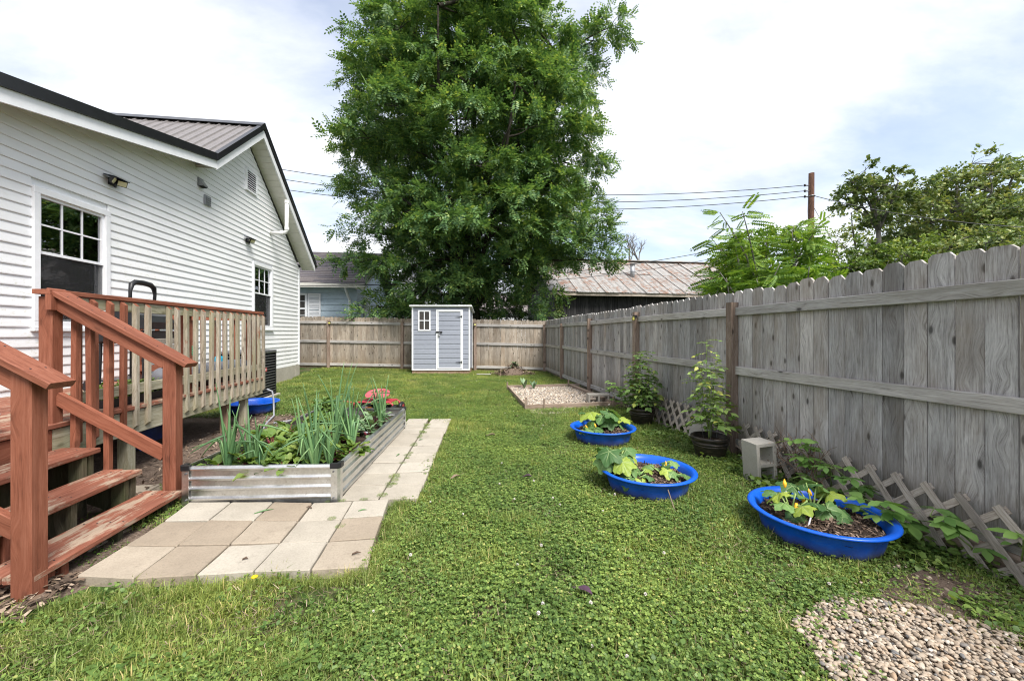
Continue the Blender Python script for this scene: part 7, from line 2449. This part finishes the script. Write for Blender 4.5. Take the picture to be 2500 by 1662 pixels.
# ------------------------------------------------------------------ neighbour's blue house
def blue_house():
    F = Matrix.Identity(4)
    h = empty('blue_house', (-6.2, 17.5, 0), label='pale blue neighbouring house with grey shingle roof behind the back fence', cat='house')
    # front wall faces the camera; the gable end turns away to the right
    Y0, Y1 = 17.3, 24.5; X0, X1 = -14.0, -4.10
    EZ = 3.42; RZ = 5.2; RY = 20.9
    MB().box((X0, Y0 + .03, 0), (X1 - .02, Y1, EZ)).build('core_wall', M_['blue_siding'], h)
    z = .6
    while z < EZ - .05:
        zt = min(z + .235, EZ)
        MB().prism([(X0, Y0 + .03, z), (X0, Y0 - .012, z), (X0, Y0 + .012, zt), (X0, Y0 + .03, zt)], (X1 - X0, 0, 0)).build('siding_board', M_['blue_siding'], h)
        MB().prism([(X1 - .02, Y0, z), (X1 + .012, Y0, z), (X1 - .008, Y0, zt), (X1 - .02, Y0, zt)], (0, Y1 - Y0, 0)).build('siding_board', M_['blue_siding'], h)
        z += .237
    # gable triangle
    MB().prism([(X1 - .03, Y0 - .1, EZ), (X1 - .03, Y1, EZ), (X1 - .03, RY, RZ)], (.02, 0, 0)).build('gable', M_['blue_siding'], h)
    # roof: courses of shingles
    roof = empty('roof', (-8, 19, 4), parent=h)
    n = 20
    for i in range(n):
        a, b = i / n, (i + 1) / n
        ya, yb = Y0 - .45 + (RY - Y0 + .45) * a, Y0 - .45 + (RY - Y0 + .45) * b
        za, zb = EZ - .12 + (RZ - EZ + .25) * a, EZ - .12 + (RZ - EZ + .25) * b
        x = X0
        k = 0
        while x < X1 + .45:
            w = random.uniform(.55, 1.15); x2 = min(x + w, X1 + .45)
            e = random.uniform(0, .008)
            MB().prism([(x, ya, za + .022 + e), (x, yb + .03, zb + .012), (x, yb + .03, zb), (x, ya, za)], (x2 - x - .004, 0, 0)).build('shingle', M_['shingle'], roof)
            x = x2
    MB().prism([(X0, RY, RZ + .12), (X0, Y1 + .4, EZ - .1), (X0, Y1 + .4, EZ - .15), (X0, RY, RZ + .07)], (X1 + .45 - X0, 0, 0)).build('back_slope', M_['shingle'], roof)
    MB().prism([(X1 + .05, Y0 - .4, EZ - .16), (X1 + .05, RY, RZ + .05), (X1 + .05, RY, RZ - .12), (X1 + .05, Y0 - .4, EZ - .33)], (.38, 0, 0)).build('rake_board', M_['cream'], roof)
    MB().box((X0, Y0 - .50, EZ - .27), (X1 + .42, Y0 - .40, EZ - .10)).build('gutter', M_['cream'], h)
    MB().box((X0, Y0 - .40, EZ - .22), (X1 + .40, Y0, EZ - .16)).build('soffit', M_['cream'], h)
    MB().tube([(X1 - .35, Y0 - .42, EZ - .25), (X1 - .30, Y0 - .20, EZ - .55), (X1 - .26, Y0 - .06, EZ - .75), (X1 - .26, Y0 - .06, .3)], .055, 8).build('downpipe', M_['white'], h)
    # window with shutter
    wx0, wx1, wz0, wz1 = -7.0, -6.02, 1.70, 2.95
    w = empty('window', (wx0, Y0, wz0), parent=h)
    for a in ((wx0, wx0 + .08, wz0, wz1), (wx1 - .08, wx1, wz0, wz1), (wx0 + .08, wx1 - .08, wz1 - .08, wz1), (wx0 + .08, wx1 - .08, wz0, wz0 + .08), (wx0 + .08, wx1 - .08, (wz0 + wz1) / 2 - .03, (wz0 + wz1) / 2 + .03)):
        MB().box((a[0], Y0 - .06, a[2]), (a[1], Y0 + .02, a[3])).build('frame', M_['white'], w)
    MB().box((wx0 + .08, Y0 - .03, wz0 + .08), (wx1 - .08, Y0 - .022, wz1 - .08)).build('pane', M_['shed_glass'], w)
    for i in (1, 2):
        x = wx0 + .08 + (wx1 - wx0 - .16) * i / 3
        MB().box((x - .01, Y0 - .042, wz0 + .08), (x + .01, Y0 - .031, wz1 - .08)).build('muntin', M_['white'], w)
    for zz in (wz0 + .35, wz1 - .33):
        MB().box((wx0 + .08, Y0 - .040, zz - .01), (wx1 - .08, Y0 - .0312, zz + .01)).build('muntin', M_['white'], w)
    s = empty('shutter', (wx1 + .3, Y0, wz0), parent=h)
    sx0, sx1 = wx1 + .02, wx1 + .52
    for a in ((sx0, sx0 + .06, wz0, wz1), (sx1 - .06, sx1, wz0, wz1), (sx0 + .06, sx1 - .06, wz1 - .07, wz1), (sx0 + .06, sx1 - .06, wz0, wz0 + .07), (sx0 + .06, sx1 - .06, (wz0 + wz1) / 2 - .03, (wz0 + wz1) / 2 + .03)):
        MB().box((a[0], Y0 - .05, a[2]), (a[1], Y0 - .015, a[3])).build('stile', M_['white'], s)
    for i in range(20):
        z = wz0 + .08 + i * .055
        if abs(z + .02 - (wz0 + wz1) / 2) < .04: continue
        MB().box((sx0 + .06, Y0 - .042, z), (sx1 - .06, Y0 - .016, z + .042)).build('slat', M_['white'], s)
    # door on the shaded side
    d = empty('door', (X1, 18.9, 0), parent=h)
    for a in ((18.5, 18.62), (19.5, 19.62)):
        MB().box((X1 + .012, a[0], .3), (X1 + .05, a[1], 2.95)).build('frame', M_['cream'], d)
    MB().box((X1 + .012, 18.62, 2.80), (X1 + .049, 19.5, 2.95)).build('frame', M_['cream'], d)
    MB().box((X1 + .013, 18.62, .3), (X1 + .03, 19.5, 2.80)).build('leaf', M_['far_white'], d)
blue_house()

def white_outbuilding():
    h = empty('white_outbuilding', (-2.2, 27, 0), label='white sided building glimpsed under the big tree beyond the blue house', cat='building')
    x0, x1, y0, y1 = -4.8, -.6, 26, 32
    MB().box((x0 + .02, y0 + .02, 0), (x1 - .02, y1, 3.4)).build('core_wall', M_['far_white'], h)
    z = .3
    while z < 3.3:
        MB().prism([(x0, y0 + .02, z), (x0, y0 - .02, z), (x0, y0, z + .24), (x0, y0 + .02, z + .24)], (x1 - x0, 0, 0)).build('siding_board', M_['far_white'], h)
        z += .245
    MB().prism([(x0, y0 - .02, 3.4), (x1, y0 - .02, 3.4), ((x0 + x1) / 2, y0 - .02, 5.4)], (0, .1, 0)).build('gable', M_['far_white'], h)
    MB().prism([(x0 - .3, y0 - .3, 3.2), ((x0 + x1) / 2, y0 - .3, 5.55), ((x0 + x1) / 2, y0 - .3, 5.7), (x0 - .3, y0 - .3, 3.35)], (0, 7, 0)).build('roof', M_['shingle'], h)
    MB().prism([(x1 + .3, y0 - .3, 3.2), ((x0 + x1) / 2, y0 - .3, 5.55), ((x0 + x1) / 2, y0 - .3, 5.7), (x1 + .3, y0 - .3, 3.35)], (0, 7, 0)).build('roof', M_['shingle'], h)
    g = empty('white_garage', (4, 30, 0), label='far white garage glimpsed between the big tree and the barn', cat='building')
    MB().box((1.6, 32, 0), (6.6, 37, 3.0)).build('wall', M_['far_white'], g)
    MB().prism([(1.3, 31.7, 2.95), (6.9, 31.7, 2.95), (6.9, 34.5, 4.6), (1.3, 34.5, 4.6)], (0, 0, .12)).build('roof', M_['shingle'], g)
white_outbuilding()

# ------------------------------------------------------------------ old barn with rusty roof
def barn():
    b = empty('old_barn', (10, 22, 0), label='old black board barn with rusty corrugated metal roof beyond the side fence', cat='barn')
    X0, X1, Y0, Y1 = 4.95, 17.5, 19.7, 27.8
    EZ, RZ, RY = 3.62, 5.75, 23.75
    # front boards
    x = X0
    while x < X1:
        w = random.uniform(.20, .30)
        MB().box((x, Y0, 0), (min(x + w - .012, X1), Y0 + .03 + random.uniform(0, .012), EZ - .06)).build('wall_board', M_['barn_board'], b, Matrix.Identity(4))
        x += w
    MB().box((X0 + .05, Y0 + .045, 0), (X1, Y0 + .1, EZ - .06)).build('inner_wall', M_['room'], b)
    # left gable boards
    y = Y0 + .05
    while y < Y1:
        w = random.uniform(.20, .30)
        yc = y + w / 2
        zt = EZ + (RZ - EZ) * (1 - abs(yc - RY) / (RY - Y0)) - .05
        MB().box((X0, y, 0), (X0 + .03 + random.uniform(0, .012), y + w - .012, zt)).build('gable_board', M_['barn_board'], b)
        y += w
    MB().prism([(X0 + .045, Y0 + .1, 0), (X0 + .045, Y1, 0), (X0 + .045, Y1, EZ - .1), (X0 + .045, RY, RZ - .12), (X0 + .045, Y0 + .1, EZ - .1)], (.05, 0, 0)).build('inner_gable', M_['room'], b)
    MB().box((X0 - .02, Y0 - .02, 2.0), (X0 - .001, Y1, 2.10)).build('girt', M_['barn_board'], b)
    # corrugated sheets, two rows on the front slope
    roof = empty('roof', (10, 21.5, 4), parent=b)
    ov = .55
    sl = (RZ - EZ) / (RY - Y0)
    def zat(y): return EZ + (y - Y0) * sl + .04
    wd = .72
    nx = int((X1 + .5 - (X0 - .5)) / wd) + 1
    for row, (ya, yb) in enumerate(((Y0 - ov, 21.75), (21.6, RY + .05))):
        for i in range(nx):
            xa = X0 - .5 + i * wd; m = 20
            jx = random.uniform(-.02, .02); jy = random.uniform(-.06, .05) if row == 0 else 0
            lift = random.uniform(0, .03) + .012 * row
            sag = -.05 * math.sin(math.pi * i / nx)
            vs = []
            for (y, nz) in ((ya + jy, 0), ((ya + yb) / 2, 0), (yb, 0)):
                for j in range(m + 1):
                    xx = xa + jx + (wd + .04) * j / m
                    vs.append((xx, y, zat(y) + lift + sag + .011 * math.cos(2 * math.pi * j / m * 9) + (.015 if j < 2 else 0) + (.02 * random.random() if y == ya + jy else 0)))
            fs = [(k * (m + 1) + j, k * (m + 1) + j + 1, (k + 1) * (m + 1) + j + 1, (k + 1) * (m + 1) + j) for k in range(2) for j in range(m)]
            me = MB()._add(vs, fs).mesh('roof_sheet', M_['rust'], False)
            add('roof_sheet', me, roof)
    MB().prism([(X0 - .5, RY, RZ + .10), (X0 - .5, Y1 + .5, EZ - .25), (X0 - .5, Y1 + .5, EZ - .30), (X0 - .5, RY, RZ + .05)], (X1 - X0 + 1, 0, 0)).build('back_slope', M_['rust'], roof)
    bar('ridge_cap', (X0 - .5, RY, RZ + .09), (X1 + .5, RY, RZ + .07), .05, .35, M_['rust'], roof)
    bar('eave_board', (X0 - .45, Y0 - ov + .06, zat(Y0 - ov) - .10), (X1 + .45, Y0 - ov + .06, zat(Y0 - ov) - .12), .16, .04, M_['lattice'], b)
    bar('barge_board', (X0 - .46, Y0 - ov, zat(Y0 - ov) - .10), (X0 - .46, RY, zat(RY) - .10), .16, .03, M_['barn_board'], b)
    # stove pipe
    c = empty('stove_pipe', (9.7, 21.6, 4.5), parent=b)
    px, py = 9.75, 21.3
    zb = zat(py)
    MB().tube([(px, py, zb - .2), (px, py, zb + .62)], .12, 14).build('pipe', M_['grey_vent'], c, smooth=True)
    MB().lathe([(.17, 0), (.15, -.02), (.12, -.10)], 14, (px, py, zb + .66)).build('collar', M_['grey_vent'], c)
    MB().lathe([(0, .02), (.17, .0)], 14, (px, py, zb + .70)).build('cap', M_['black'], c)
    # ivy creeping up the corner
    q = np.random.default_rng(66); n = 420
    T = np.stack([X0 + .15 + q.normal(0, .14, n), np.full(n, Y0 - .03), q.uniform(.8, 3.0, n)], 1)
    d = np.stack([q.normal(0, 1, n), np.full(n, -.5), q.normal(-.3, .6, n)], 1)
    V, F = scatter(BLADE[0], BLADE[1], frames(d, np.tile([0, -1.0, .3], (n, 1))) * q.uniform(.08, .16, n)[:, None, None], T)
    o = add('ivy', np_mesh('ivy', V, F, M_['shrub_leaf']))
    tag(o, 'green ivy climbing the front corner of the old barn', 'ivy')
barn()
